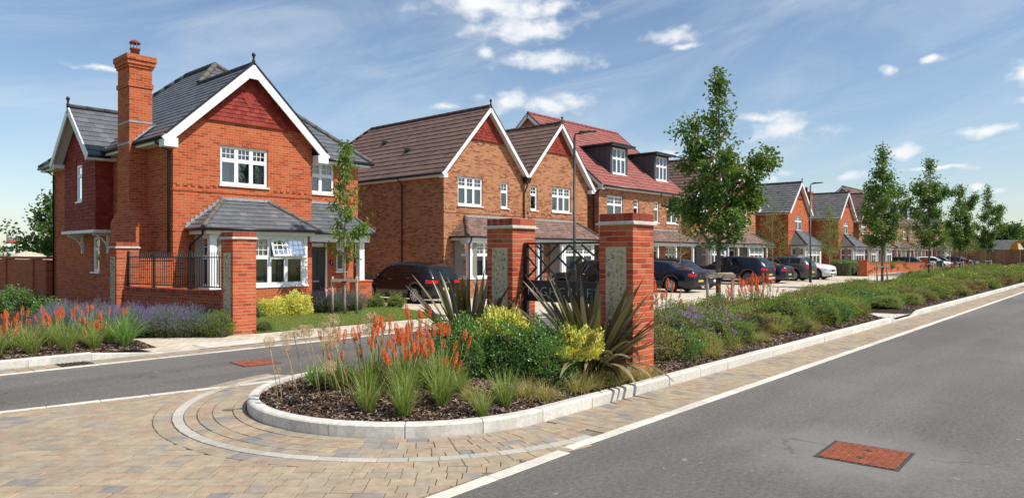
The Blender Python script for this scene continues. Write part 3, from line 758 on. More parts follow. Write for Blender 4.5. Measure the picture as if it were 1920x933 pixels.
# ---- semi-detached pair: multi-stock brick, brown tiles, twin gables
def house_pair(loc, label, wall='brick_multi', tm='tile_brown', rm='ridge_brown', ptm='tile_porch'):
    P = thing('semi_detached_house', label, 'house', loc, group='twin gabled pairs of the row')
    FF = FR(0, 0, 1, 0, 0, 1); WD = 10.05
    ups = [(.8, 2.28, 3.85, 5.06, 3), (3.45, 3.95, 3.85, 5.0, 1), (5.5, 6.0, 3.85, 5.0, 1), (7.12, 8.62, 3.85, 5.06, 3)]
    low = [(3.55, 4.45, 0, 2.35), (5.6, 6.5, 0, 2.35), (4.58, 5.35, .9, 2.3)]
    m = MB(); walls(m, FF, WD, -.1, 5.1, [o[:4] for o in ups] + low)
    m.face([FF(0, 0, 5.1), FF(5.0, 0, 5.1), FF(5.0, 0, 5.4), FF(2.5, 0, 8.1), FF(0, 0, 5.38)]); m.face([FF(5.0, 0, 5.1), FF(WD, 0, 5.1), FF(WD, 0, 5.38), FF(7.5, 0, 8.1), FF(5.0, 0, 5.4)])
    for x in (0, WD): m.face([(x, 0, -.1), (x, 11.2, -.1), (x, 11.2, 5.1), (x, 0, 5.1)])
    m.face([(0, 0, 5.1), (0, .1, 5.1), (0, .1, 5.38), (0, 0, 5.38)])
    m.face([(0, 11.2, -.1), (WD, 11.2, -.1), (WD, 11.2, 5.1), (0, 11.2, 5.1)]); m.build('wall', wall, P)
    for a, b, c, d, n in ups:
        window(P, FF, a, b, c, d, n, .36, (2, 2), 'blind' if n == 3 and a < 3 else ('curtain' if n == 3 else None), 'stone')
        g = MB(); x = a - .06
        while x < b + .04: g.fbox(FF, x, x + .066, -.006, .02, d + .003, d + .22); x += .075
        g.build('soldier_course', wall, P)
    window(P, FF, *low[2], 1, .35, (2, 2), 'curtain', True)
    for d in low[:2]: front_door(P, FF, d[0], d[1], d[3])
    dentil(P, FF, 0, WD, 3.52, wall, [(.7, 2.4), (3.4, 4.0), (5.4, 6.1), (7.0, 8.7)])
    E, S = 5.1, 1.09; xe = -.3; ap = [2.5, 7.55]
    m = MB(); base = MB(); za = E + 2.8 * S
    R = None; polys = []
    vx = (ap[0] + ap[1]) / 2; zv = za - (vx - ap[0]) * S
    polys.append([(xe, -.28, E), (xe, 11.5, E), (ap[0], 8.1, za), (ap[0], -.28, za)])
    polys.append([(vx, -.28, zv), (vx, 11.5, zv), (ap[0], 8.1, za), (ap[0], -.28, za)])
    polys.append([(vx, -.28, zv), (vx, 11.5, zv), (ap[1], 8.1, za), (ap[1], -.28, za)])
    xr = ap[1] + 2.8
    polys.append([(xr, -.28, E), (xr, 11.5, E), (ap[1], 8.1, za), (ap[1], -.28, za)])
    bk = [[(xe, 11.5, E), (vx, 11.5, zv), (ap[0], 8.1, za)], [(vx, 11.5, zv), (xr, 11.5, E), (ap[1], 8.1, za)]]
    for q in polys + bk: base.face(q)
    R = base.build('roof', rm, P)
    for q in polys: tile_poly(m, q, (0, 1, 0), .30, .30, .026)
    tag(m.build('roof_tiles', tm, R), kind='stuff')
    for a in ap:
        ridge(R, (a, -.28, za + .05), (a, 8.1, za + .05), rm, .08); finial(R, a, -.28, za + .08)
        for xx, zz_ in ((a - 2.8 if a < 5 else vx, E if a < 5 else zv), (vx if a < 5 else xr, zv if a < 5 else E)):
            s = -1 if xx < a else 1
            barge(R, (a, -.29, za - .09), (xx, -.29, zz_ - .09), .17, .04)
            mm = MB(); mm.bar((a, -.297, za + .055), (xx, -.297, zz_ + .055), .055, .04); mm.build('verge_trim', rm, R)
            mm = MB(); mm.face([(a, -.275, za - .05), (xx - s * .05, -.275, zz_ - .05), (xx - s * .05, -.002, zz_ - .05), (a, -.002, za - .05)]); mm.build('soffit', 'white_board', R)
        tile_hung(P, 0, a - 1.1, a + 1.1, 6.72, a, 7.95)
    ridge(R, (xe, 11.5, E + .05), (ap[0], 8.1, za + .05), rm, .08, 'hip_tile')
    for x, y, z in ((.9, 3.2, 0), (1.5, 5.6, 0), (.65, 5.9, 0)):
        mm = MB(); z = E + (x + .3) * S + .06; mm.box(x - .12, x + .12, y, y + .25, z - .06, z + .06); mm.build('roof_vent', 'black_plastic', R)
    eaves_box(R, [(-.28, 0, .02, 11.4), (WD, WD + .28, .02, 11.4)], E)
    for x in (-.28, WD + .02):
        mm = MB(); mm.box(x, x + .26, -.27, -.002, E - .2, E - .02); mm.build('box_end', 'white_board', R)
    gutter(R, [(-.34, -.25, E - .02), (-.34, 11.4, E - .02)]); gutter(R, [(WD + .34, -.25, E - .02), (WD + .34, 11.4, E - .02)])
    pipe(P, [(-.34, 2.6, E - .05), (-.06, 2.6, E - .3), (-.06, 2.6, 0)])
    mm = MB(); mm.hexa([(vx - .1, -.3, zv - .35), (vx + .1, -.3, zv - .35), (vx + .1, -.05, zv - .35), (vx - .1, -.05, zv - .35), (vx - .16, -.34, zv - .1), (vx + .16, -.34, zv - .1), (vx + .16, -.03, zv - .1), (vx - .16, -.03, zv - .1)]); mm.build('hopper', 'black_plastic', P)
    pipe(P, [(vx, -.2, zv - .3), (vx, -.2, zv - .5), (vx - .05, -.06, zv - .8), (vx - .05, -.06, 3.4)])
    bay(P, .62, 3.15, -.85, 0, .82, 2.30, wall, 3, 'L', (), 'blind', .36); bay(P, 6.95, 9.45, -.85, 0, .82, 2.30, wall, 3, '', (), 'curtain', .36)
    porch_roof(P, .28, 9.9, -.005, -1.12, 2.52, 3.38, .95, .95, ptm, rm, .2, .14)
    for x in (3.35, 4.95, 6.72):
        mm = MB(); mm.box(x - .06, x + .06, -.95, -.83, .1, 2.36); mm.build('porch_post', 'white_board', P)
    mm = MB(); mm.box(.4, 9.78, -.99, -.84, 2.262, 2.355); mm.build('porch_beam', 'white_board', P)
    pipe(P, [(.5, -1.1, 2.5), (.5, -1.1, 2.36), (.56, -.92, 2.2), (.56, -.92, 0)], .03); pipe(P, [(9.6, -1.05, 2.45), (9.6, -.92, 2.2), (9.6, -.92, 0)], .03)
    mm = MB(); mm.box(3.18, 6.92, -.9, -.002, -.05, .1); mm.build('porch_step', 'stone_white', P)
    return P

# ---- terrace with a ridge along the street and two dormers
def house_dormer(loc, label, wall='brick_multi', tm='tile_red', rm='ridge_red'):
    P = thing('terraced_house', label, 'house', loc, group='dormered houses of the row')
    FF = FR(0, 0, 1, 0, 0, 1); WD = 9.05; DP = 9.6
    ups = [(.75, 2.3, 3.65, 4.95, 2), (3.45, 3.95, 3.65, 4.9, 1), (5.7, 6.2, 3.65, 4.9, 1), (7.15, 8.5, 3.65, 4.95, 2)]
    low = [(2.75, 3.65, 0, 2.3), (5.35, 6.25, 0, 2.3), (.5, 1.9, .9, 2.25), (7.0, 8.4, .9, 2.25)]
    m = MB(); walls(m, FF, WD, -.1, 5.5, [o[:4] for o in ups] + low)
    E, S = 5.42, .858; yr = 4.8; za = E + (yr + .32) * S
    for x in (0, WD): m.face([(x, 0, -.1), (x, DP, -.1), (x, DP, 5.6), (x, yr, za - .05), (x, 0, 5.6)])
    m.face([(0, DP, -.1), (WD, DP, -.1), (WD, DP, 5.5), (0, DP, 5.5)]); m.build('wall', wall, P)
    for a, b, c, d, n in ups: window(P, FF, a, b, c, d, n, .36, (2, 2), 'curtain' if n == 2 else None, True)
    for a, b, c, d in low[2:]: window(P, FF, a, b, c, d, 3, .36, (2, 2), None, True)
    for d in low[:2]: front_door(P, FF, d[0], d[1], d[3])
    dentil(P, FF, 0, WD, 3.34, wall, [(.6, 2.4), (3.4, 4.0), (5.6, 6.3), (7.0, 8.6)])
    base = MB(); q1 = [(-.15, -.32, E), (WD + .15, -.32, E), (WD + .15, yr, za), (-.15, yr, za)]; q2 = [(-.15, DP + .32, E), (WD + .15, DP + .32, E), (WD + .15, yr, za), (-.15, yr, za)]
    base.face(q1); base.face(q2); R = base.build('roof', rm, P)
    m = MB(); tile_poly(m, q1, (1, 0, 0), .30, .30, .026); tile_poly(m, q2, (1, 0, 0), .30, .30, .026); tag(m.build('roof_tiles', tm, R), kind='stuff')
    ridge(R, (-.15, yr, za + .05), (WD + .15, yr, za + .05), rm, .08)
    for x in (-.16, WD + .16):
        for ye in (-.32, DP + .32):
            barge(R, (x, yr, za - .1), (x, ye, E - .1), .2, .04); mm = MB(); mm.bar((x, yr, za + .02), (x, ye, E + .02), .06, .05); mm.build('verge_trim', 'black_plastic', R)
    eaves_box(R, [(-.1, WD + .1, -.3, 0)], E); gutter(R, [(-.1, -.37, E - .02), (WD + .1, -.37, E - .02)])
    mm = MB(); mm.box(-.14, .1, -.3, .3, E - .22, E - .132); mm.build('box_end', 'white_board', R)
    pipe(P, [(-.02, -.37, E - .05), (-.06, .3, E - .5), (-.06, .3, 0)]); pipe(P, [(WD - .1, -.37, E - .05), (WD - .06, -.06, E - .4), (WD - .06, -.06, 3.4)])
    for dx in (2.03, 6.78):
        x0, x1, y0 = dx, dx + 1.75, .62; z0, z1 = E + (y0 + .32) * S - .06, 7.84
        yb = (z1 - E) / S - .32
        F = FR(x0, y0, 1, 0, 0, 1)
        m = MB(); walls(m, F, x1 - x0, z0, z1, [(.2, 1.55, z0 + .12, z1 - .1)], .1)
        for x in (x0, x1): m.face([(x, y0, z0), (x, y0, z1), (x, yb, z1)])
        dm = m.build('dormer', 'zinc_grey', P)
        window(P, F, .2, 1.55, z0 + .12, z1 - .1, 3, .4, (1, 1), 'curtain', True, (), .03)
        m = MB(); m.box(x0 - .32, x1 + .32, y0 - .35, yb + .3, z1 + .002, z1 + .1); m.build('dormer_roof', 'black_steel', dm)
        m = MB(); m.box(x0 - .3, x1 + .3, y0 - .33, y0 - .29, z1 - .06, z1); m.build('fascia', 'zinc_grey', dm)
        m = MB()
        for k in range(1, 5):
            yy = y0 + (yb - y0) * k / 5
            zz_ = E + (yy + .32) * S
            m.box(x0 - .02, x0 - .002, yy - .012, yy + .012, zz_, z1)
        m.bar((x0 + .9, y0 - .12, z0 - .02 - .1), (x0 + .9, y0, z0 - .02), 1.9, .02); m.build('lead_seam', 'zinc_grey', dm)
    porch_roof(P, -.1, WD + .1, -.005, -1.12, 2.5, 3.2, .8, .8, 'tile_porch', 'ridge_brown', .2, .14)
    for x in (.3, 2.4, 4.5, 6.6, 8.75):
        mm = MB(); mm.box(x - .06, x + .06, -.95, -.83, .1, 2.36); mm.build('porch_post', 'white_board', P)
    mm = MB(); mm.box(.1, WD - .1, -.99, -.84, 2.262, 2.335); mm.build('porch_beam', 'white_board', P)
    mm = MB(); mm.box(2.5, 6.5, -.9, -.002, -.05, .1); mm.build('porch_step', 'stone_white', P)
    return P

# ---- red brick gabled house with a wing; used further down the street
def house_gable(loc, label, chimney='side', tm='tile_grey'):
    P = thing('detached_house', label, 'house', loc, group='red brick gabled houses further down the row')
    BR = 'brick_red'; W_ = 4.75; FF = FR(0, 0, 1, 0, 0, 1); LW = 4.3
    up = (1.55, 3.15, 3.75, 5.0)
    m = MB(); walls(m, FF, W_, -.1, 5.25, [up]); m.face([FF(0, 0, 5.25), FF(W_, 0, 5.25), FF(W_, 0, 5.5), FF(W_ / 2, 0, 7.72), FF(0, 0, 5.5)])
    for x in (0, W_): m.face([(x, 0, -.1), (x, 9, -.1), (x, 9, 5.5), (x, 0, 5.5)])
    FW = FR(-LW, 2.6, 1, 0, 0, 1); dw = (2.6, 3.5, 0, 2.3); w2 = (2.1, 3.3, 3.75, 4.95); w3 = (.5, 1.7, .9, 2.2)
    walls(m, FW, LW, -.1, 5.2, [dw, w2, w3]); m.face([(-LW, 2.6, -.1), (-LW, 9, -.1), (-LW, 9, 5.2), (-LW, 2.6, 5.2)])
    m.build('wall', BR, P)
    window(P, FF, *up, 2, .36, (2, 2), 'curtain', True); window(P, FW, *w2, 2, .36, (2, 2), None, True); window(P, FW, *w3, 2, .36, (2, 2), None, True)
    front_door(P, FW, dw[0], dw[1], dw[3])
    dentil(P, FF, 0, W_, 3.5, BR, [(1.4, 3.3)])
    E, S = 5.2, .97; xa = W_ / 2; za = E + (xa + .3) * S
    q = [[(-.3, -.28, E), (-.3, 9.2, E), (xa, 9.2, za), (xa, -.28, za)], [(W_ + .3, -.28, E), (W_ + .3, 9.2, E), (xa, 9.2, za), (xa, -.28, za)]]
    yr = 5.9; zw = E + (yr - 2.3) * .62
    q2 = [[(-LW - .3, 2.3, E), (.0, 2.3, E), (1.9, yr, zw), (-LW + 1.8, yr, zw)], [(-LW - .3, 9.5, E), (0, 9.5, E), (1.9, yr, zw), (-LW + 1.8, yr, zw)]]
    q3 = [[(-LW - .3, 2.3, E), (-LW - .3, 9.5, E), (-LW + 1.8, yr, zw)]]
    base = MB()
    for p in q + q2 + q3: base.face(p)
    R = base.build('roof', 'ridge_dark', P); m = MB()
    for p in q + q3: tile_poly(m, p, (0, 1, 0), .3, .3, .026)
    for p in q2: tile_poly(m, p, (1, 0, 0), .3, .3, .026)
    tag(m.build('roof_tiles', tm, R), kind='stuff')
    ridge(R, (xa, -.28, za + .05), (xa, 9.2, za + .05), 'ridge_dark', .08); finial(R, xa, -.28, za + .08); ridge(R, (-LW + 1.8, yr, zw + .04), (1.4, yr, zw + .04), 'ridge_dark', .08)
    for s in (-1, 1):
        xx = xa + s * (xa + .3); barge(R, (xa, -.29, za - .09), (xx, -.29, E - .09), .17, .04)
        mm = MB(); mm.face([(xa, -.275, za - .05), (xx - s * .05, -.275, E - .05), (xx - s * .05, -.002, E - .05), (xa, -.002, za - .05)]); mm.build('soffit', 'white_board', R)
    gutter(R, [(-.34, -.25, E - .02), (-.34, 9, E - .02)]); gutter(R, [(-LW - .3, 2.24, E - .02), (-.4, 2.24, E - .02)])
    eaves_box(R, [(-.28, 0, .02, 9), (-LW - .25, -.29, 2.32, 2.6)], E)
    tile_hung(P, 0, xa - 1.05, xa + 1.05, 6.45, xa, 7.55)
    bay(P, .5, 4.2, -1.2, 0, .85, 2.30, BR, 4, 'L', (), 'curtain', .4)
    porch_roof(P, .2, 4.5, -.005, -1.45, 2.52, 3.75, 1.4, 1.4, 'slate', 'ridge_grey', .24, .2)
    porch_roof(P, -2.1, .0, 2.595, .9, 2.5, 3.5, .8, 0, 'slate', 'ridge_grey', .24, .2)
    mm = MB(); mm.box(-1.95, -1.8, 1.0, 1.15, 0, 2.36); mm.build('porch_post', 'white_board', P)
    pipe(P, [(-.34, .4, E - .05), (-.06, .4, E - .3), (-.06, .4, 0)])
    cx, cy, ct = ((-.62, 2.4, 7.6) if chimney == 'side' else (3.0, 6.0, 8.6))
    m = MB(); m.box(cx, cx + .64, cy, cy + .95, -.1 if chimney == 'side' else 5, ct); c = m.build('chimney', BR, P)
    m = MB()
    for e, a, b in ((.04, ct - .55, ct - .45), (.05, ct + .002, ct + .09), (.1, ct + .092, ct + .24)): m.box(cx - e, cx + .64 + e, cy - e, cy + .95 + e, a, b)
    m.build('corbel_course', BR, c)
    m = MB(); m.lathe([(.13, ct + .24), (.12, ct + .5), (.15, ct + .52), (.1, ct + .6), (.16, ct + .66), (.04, ct + .76)], 12, (cx + .32, cy + .47, 0)); m.build('chimney_pot', 'clay_pot', c)
    return P

house_corner()
pair = house_pair((19.56, 21.1, 0), 'nearest twin gabled brown brick pair with brown tiled roof, behind the black hatchback')
house_dormer((30.66, 21.1, 0), 'brick house with bright red tiled roof and two dark box dormers', tm='tile_red')
dup(pair, (41.0, 21.1, 0), label='twin gabled brown brick pair half hidden behind the largest street tree')
house_gable((57.68, 21.1, 0), 'red brick gabled house with grey tiled roof and chimney rising behind its ridge', 'ridge')
house_gable((70.62, 21.1, 0), 'red brick gabled house with tall side chimney behind the second lamp post', 'side')
dup(pair, (77.3, 21.1, 0), label='farther twin gabled brown brick pair behind the low brick planter')
dm = house_dormer((88.3, 21.1, 0), 'brown roofed house with two dormers seen between the second and third street trees', tm='tile_brown', rm='ridge_brown')
dup(dm, (98.4, 21.1, 0), label='brown roofed dormered house behind the third street tree')
house_gable((114.0, 21.1, 0), 'last red brick house at the far end of the row', 'ridge')
# ------------------------------------------------------------------ ground, roads, paving
def asphalt():
    t = NT('asphalt'); p = t.pos()
    n1 = t.noise(130, 3, .7, p); n2 = t.noise(.35, 4, .6, p); n3 = t.noise(24, 5, .75, p)
    sp = t.n('ShaderNodeSeparateXYZ'); t.l(p, sp.inputs[0])
    wv = t.n('ShaderNodeCombineXYZ'); t.l(t.math('MULTIPLY', sp.outputs[0], .12), wv.inputs[0]); t.l(sp.outputs[1], wv.inputs[1])
    n4 = t.noise(1.1, 3, .5, wv.outputs[0])
    c = t.ramp(n1, [(.30, (.058, .053, .047)), (.5, (.148, .135, .120)), (.66, (.222, .205, .182)), (.8, (.40, .37, .32))])
    c = t.mix(.9, c, t.ramp(n3, [(.3, (.55, .55, .55)), (.5, (.95, .95, .95)), (.72, (1.45, 1.43, 1.4))]), 'MULTIPLY')
    c = t.mix(t.math('MULTIPLY', t.math('GREATER_THAN', t.noise(9, 2, .5, p), .735), .5), c, (.42, .40, .36))
    c = t.mix(.8, c, t.ramp(n2, [(.3, (.82, .81, .80)), (.7, (1.12, 1.12, 1.12))]), 'MULTIPLY')
    c = t.mix(.7, c, t.ramp(n4, [(.35, (.80, .80, .80)), (.65, (1.18, 1.17, 1.15))]), 'MULTIPLY')
    ds = t.n('ShaderNodeVectorMath', operation='DISTANCE'); t.l(p, ds.inputs[0]); ds.inputs[1].default_value = (6.75, 1.85, 0)
    wr = t.n('ShaderNodeMapRange'); t.l(t.math('ADD', ds.outputs['Value'], t.math('MULTIPLY', t.noise(2.2, 4, .6, p), 1.1)), wr.inputs[0]); wr.inputs[1].default_value = 1.0; wr.inputs[2].default_value = 1.75; wr.inputs[3].default_value = .42; wr.inputs[4].default_value = 0.
    c = t.mix(wr.outputs[0], c, (.27, .25, .225))
    od = t.n('ShaderNodeMapRange'); t.l(t.noise(.9, 6, .7, p), od.inputs[0]); od.inputs[1].default_value = .60; od.inputs[2].default_value = .74; od.inputs[4].default_value = .35
    c = t.mix(od.outputs[0], c, (.07, .065, .06))
    vo = t.n('ShaderNodeTexVoronoi', feature='DISTANCE_TO_EDGE'); vo.inputs['Scale'].default_value = .33; t.l(t.n('ShaderNodeVectorMath', operation='ADD').outputs[0], vo.inputs['Vector'])
    ad = vo.inputs['Vector'].links[0].from_node; t.l(p, ad.inputs[0]); nv = t.n('ShaderNodeTexNoise'); nv.inputs['Scale'].default_value = 1.6; nv.inputs['Detail'].default_value = 5; t.l(p, nv.inputs['Vector']); t.l(nv.outputs['Color'], ad.inputs[1])
    ck = t.math('MULTIPLY', t.math('LESS_THAN', vo.outputs['Distance'], .006), t.math('GREATER_THAN', t.noise(.5, 2, .5, p), .56))
    c = t.mix(t.math('MULTIPLY', ck, .45), c, (.06, .055, .05))
    t.col(c); t.rough(.85); t.spec(.35); t.bump(n1, .55, .004)
asphalt()
def far_paving():
    t = NT('paving_far'); p = t.pos()
    rt = t.n('ShaderNodeVectorRotate'); rt.rotation_type = 'Z_AXIS'; rt.inputs['Angle'].default_value = 0.0; t.l(p, rt.inputs['Vector'])
    b = t.n('ShaderNodeTexBrick'); t.l(rt.outputs[0], b.inputs['Vector']); b.inputs['Scale'].default_value = 1; b.inputs['Brick Width'].default_value = .21; b.inputs['Row Height'].default_value = .16
    b.inputs['Mortar Size'].default_value = .005; b.inputs['Color1'].default_value = (0, 0, 0, 1); b.inputs['Color2'].default_value = (1, 1, 1, 1)
    c = t.ramp(b.outputs['Color'], [(0, (.50, .42, .31)), (.5, (.60, .52, .40)), (1, (.64, .57, .46))])
    c = t.mix(b.outputs['Fac'], c, (.20, .16, .12)); c = t.mix(.5, c, t.ramp(t.noise(1.2, 4, .6, p), [(.3, (.8, .78, .75)), (.7, (1.1, 1.1, 1.1))]), 'MULTIPLY')
    t.col(c); t.rough(.9); t.spec(.2); t.bump(b.outputs['Fac'], .3, -.004)
far_paving()
piece_mat('paver', [(0, (0.378, 0.297, 0.203)), (.16, (0.396, 0.292, 0.203)), (.3, (0.404, 0.331, 0.234)), (.45, (0.430, 0.340, 0.221)), (.6, (0.353, 0.297, 0.225)), (.72, (0.396, 0.323, 0.234)), (.82, (0.413, 0.301, 0.203)), (.9, (0.327, 0.284, 0.234)), (1, (0.249, 0.232, 0.211))], .9, .2, 7, .45, .35, .003, world=True)
piece_mat('arc_stone', [(0, (.42, .39, .325)), (.5, (.47, .435, .365)), (1, (.52, .48, .41))], .9, .2, 30, .3, .3, .002)
piece_mat('concrete_kerb', [(0, (.58, .55, .48)), (.5, (.65, .62, .55)), (1, (.71, .68, .61))], .9, .2, 22, .38, .4, .002)
piece_mat('edging', [(0, (.62, .58, .48)), (.5, (.68, .64, .54)), (1, (.74, .70, .60))], .9, .2, 20, .35, .3, .002)
plain('joint_sand', (.20, .155, .105), .95, .3, 40, .1)
plain('soil', (.05, .034, .024), .95, .4, 14, .1, .5)
plain('rough_ground', (.17, .17, .07), .95, .4, .25, .1)
plain('lawn_soil', (.11, .14, .035), .95, .35, 3, .1)
plain('rust', (.40, .115, .055), .75, .45, 18, .3, .4)
plain('slab', (.58, .54, .46), .85, .15, 4, .2, .3)
plain('iron', (.05, .045, .04), .6, .3, 20, .4)

def sheet(name, poly, z, mat):
    m = MB(); m.face([(x, y, z) for x, y in poly]); return tag(m.build(name, mat), kind='structure')
sheet('ground', [(-900, -900), (1500, -900), (1500, 1500), (-900, 1500)], -.06, 'rough_ground')
sheet('main_road', [(-60, -9), (500, -9), (500, 3.9), (-60, 3.9)], 0, 'asphalt')
sheet('access_road', [(-40, 13.6), (-40, 12.0), (2.0, 9.72), (4.7, 9.25), (8, 8.8), (16, 8.7), (16, 12.56), (4, 12.56), (-10, 13.0)], 0.0, 'asphalt')
sheet('side_street', [(63.5, 11.5), (86, 11.5), (86, 16.9), (63.5, 16.9)], .012, 'asphalt')

# foreground block paving: real setts laid in joints of sand
CEN = (5.85, 6.78); RK = 2.03
pav = sheet('block_paving', [(-30, 3.9), (8, 3.9), (400, 3.9), (400, 4.9), (8, 4.9), (8, 9.1), (4.7, 9.28), (2.0, 9.74), (-30, 12)], -.008, 'joint_sand')
setts = []      # polygons (list of (x,y))
u1 = (.664, -.748); u2 = (.748, .664)           # course direction, across
def R2(s, t, o=(0., 0.)): return (o[0] + u1[0] * s + u2[0] * t, o[1] + u1[1] * s + u2[1] * t)
rr = random.Random(3)
near_line = [(2.0, 9.74), (4.7, 9.28)]
def nearY(x): return 9.74 - (x - 2.0) * .1704
for row in range(-16, 64):
    t = row * .165; s = -9 + rr.uniform(0, .2)
    while s < 3.0:
        ln = rr.choice((.125, .165, .165, .205, .245))
        a, b = s + .0045, s + ln - .0045; c, d = t + .0045, t + .1605
        s += ln
        cx, cy = R2((a + b) / 2, (c + d) / 2)
        if cx < .2 or cy < 3.6 or cy > 10.1 or cx > 6.5: continue
        q = [R2(a, c), R2(b, c), R2(b, d), R2(a, d)]
        dx, dy = cx - CEN[0], cy - CEN[1]; r = hypot(dx, dy)
        if r < 2.7: continue
        if r < 3.5: q = clip(q, CEN[0] + dx / r * 3.005, CEN[1] + dy / r * 3.005, dx / r, dy / r)
        q = clip(q, 0, 3.965, 0, 1)
        if len(q) >= 3: q = clip(q, 4.7, 9.28 - .12, -.168, -.986)
        if len(q) >= 3 and cx < 5.4 and abs(area(q)) > .002: setts.append(q)
def ring_course(r0, r1, w, a0=radians(95), a1=radians(270), st=0.):
    n = int((a1 - a0) * (r0 + r1) / 2 / w); 
    for i in range(n):
        b0 = a0 + (a1 - a0) * (i + st) / n; b1 = a0 + (a1 - a0) * (i + 1 + st) / n; g = .003 / r0
        setts.append([(CEN[0] + r * cos(b), CEN[1] + r * sin(b)) for r, b in ((r0 + .003, b0 + g), (r1 - .003, b0 + g), (r1 - .003, b1 - g), (r0 + .003, b1 - g))])
ring_course(2.045, 2.185, .2); ring_course(2.19, 2.40, .17, st=.3); ring_course(2.405, 2.56, .22, st=.6); ring_course(2.565, 2.695, .125)
ring_course(2.818, 3.0, .21, radians(98), radians(262))
# channel between kerb and flush edging, courses square to the kerb
x = CEN[0] + .05; k = 0
while x < 46:
    w = .16 if x < 16 else .32
    ys = 4.745; off = .11 if k % 2 else 0.
    first = True
    while ys > 4.0:
        ln = .11 if (first and k % 2) else .215
        y0 = max(ys - ln, 3.985)
        if ys - y0 > .03: setts.append([(x + .003, y0 + .003), (x + w - .003, y0 + .003), (x + w - .003, ys - .003), (x + .003, ys - .003)])
        ys = y0 - .0001 if y0 > 3.99 else 0; first = False
    x += w; k += 1
# channel beside the access road (far side)
x = -2.
while x < 16:
    for y0, y1 in ((12.68, 12.92), (12.925, 13.19)): setts.append([(x + .003, y0 + .003), (x + .197, y0 + .003), (x + .197, y1 - .003), (x + .003, y1 - .003)])
    x += .2
def proj_area(q):
    P2 = []
    for (x, y) in q:
        d = CB * x + CA * y; r = CA * x - CB * y
        if d < .5: return 0
        P2.append((FPX * r / d, FPX * HC / d))
    if all(abs(p[0]) > 980 for p in P2) or all(p[1] > 470 for p in P2): return 0
    return abs(area(P2))
setts.sort(key=proj_area, reverse=True)
def sett_mesh(mb, q, z):
    if area(q) < 0: q = q[::-1]
    cx = sum(p[0] for p in q) / len(q); cy = sum(p[1] for p in q) / len(q)
    tx, ty = rr.uniform(-.012, .012), rr.uniform(-.012, .012)
    n = len(q); b = len(mb.v)
    def top(p, f): x, y = cx + (p[0] - cx) * f, cy + (p[1] - cy) * f; return (x, y, z + (x - cx) * tx + (y - cy) * ty)
    mb.v.extend([top(p, .955) for p in q]); mb.v.extend([(p[0], p[1], z - .0035) for p in q]); mb.v.extend([(p[0], p[1], -.02) for p in q])
    mb.f.append(tuple(range(b, b + n)))
    for o in (0, n):
        for i in range(n):
            j = (i + 1) % n; mb.f.append((b + o + i, b + o + n + i, b + o + n + j, b + o + j))
for q in setts[:300]:
    m = MB(); sett_mesh(m, q, .004 + rr.uniform(-.0015, .0015)); m.build('paver', 'paver', pav)
m = MB()
for q in setts[300:]: sett_mesh(m, q, .004 + rr.uniform(-.0015, .0015))
tag(m.build('pavers', 'paver', pav), kind='stuff')
# flush pale edging stones
def edge_run(pts, w, ln, mat='edging', z=.006, name='edging_stone'):
    for (a, b) in zip(pts, pts[1:]):
        L = hypot(b[0] - a[0], b[1] - a[1]); n = max(1, round(L / ln)); dx, dy = (b[0] - a[0]) / L, (b[1] - a[1]) / L
        for i in range(n):
            s0, s1 = L * i / n + .003, L * (i + 1) / n - .003
            q = [(a[0] + dx * s0, a[1] + dy * s0), (a[0] + dx * s1, a[1] + dy * s1), (a[0] + dx * s1 - dy * w, a[1] + dy * s1 + dx * w), (a[0] + dx * s0 - dy * w, a[1] + dy * s0 + dx * w)]
            mm = MB(); sett_mesh(mm, q, z); mm.build(name, mat, pav)
edge_run([(5.2, 3.86), (50, 3.86)], .12, .915)
edge_run([(1.2, 3.74), (5.1, 3.82)], .13, .915)
edge_run([(-1.0, 10.15), (2.0, 9.72), (4.7, 9.25), (6.2, 9.05)], -.12, .6)
edge_run([(-6, 12.56), (16, 12.56)], .12, .915)
edge_run([(50, 3.86), (200, 3.86)], .12, 10)
n = 30
for i in range(n):      # pale arc
    b0 = radians(97) + radians(170) * i / n; b1 = radians(97) + radians(170) * (i + 1) / n
    mm = MB(); sett_mesh(mm, [(CEN[0] + r * cos(b), CEN[1] + r * sin(b)) for r, b in ((2.702, b0 + .001), (2.81, b0 + .001), (2.81, b1 - .001), (2.702, b1 - .001))], .006); mm.build('edging_stone', 'arc_stone', pav)

# footpath and drives on the house side
fp = sheet('footpath', [(5.3, 13.2), (16, 13.2), (16, 14.78), (8.0, 14.78), (7.2, 15.0), (4.6, 16.6), (4.2, 15.2)], .010, 'paving_far')
sheet('driveway', [(16, 8.7), (18, 8.7), (36, 10.25), (68, 12.35), (130, 13.15), (130, 21), (62, 21), (62, 20.2), (19.0, 20.4), (18.9, 26), (15.35, 26), (15.2, 19.3), (14.35, 16.2), (13.9, 14.8), (16, 14.78)], .008, 'paving_far')
edge_run([(16, 13.2), (60, 14.4)], .10, 3, z=.016)

# kerbs
KP = [(0, -.1), (.0, .115), (.012, .128), (.03, .135), (.125, .135), (.125, -.1)]     # section: outwards face first
kerb = tag(bpy.data.objects.new('kerb', None), kind='structure'); COL.objects.link(kerb)
def kerb_stone_pts(path_fn, s0, s1, seg, h=lambda s: 1.):
    m = MB(); ring = []
    for i in range(seg + 1):
        s = s0 + (s1 - s0) * i / seg; (px, py), (nx, ny) = path_fn(s)
        f = h(s); ring.append([(px + nx * o, py + ny * o, z if z < 0 else max(.004, z * f)) for o, z in KP])
    k = len(KP)
    for i in range(seg):
        for j in range(k):
            jj = (j + 1) % k; m.face([ring[i][j], ring[i + 1][j], ring[i + 1][jj], ring[i][jj]])
    m.face(ring[0]); m.face(ring[-1][::-1]); return m
arc_fn = lambda a: ((CEN[0] + RK * cos(a), CEN[1] + RK * sin(a)), (-cos(a), -sin(a)))
A0, A1 = radians(92), radians(270); na = 8
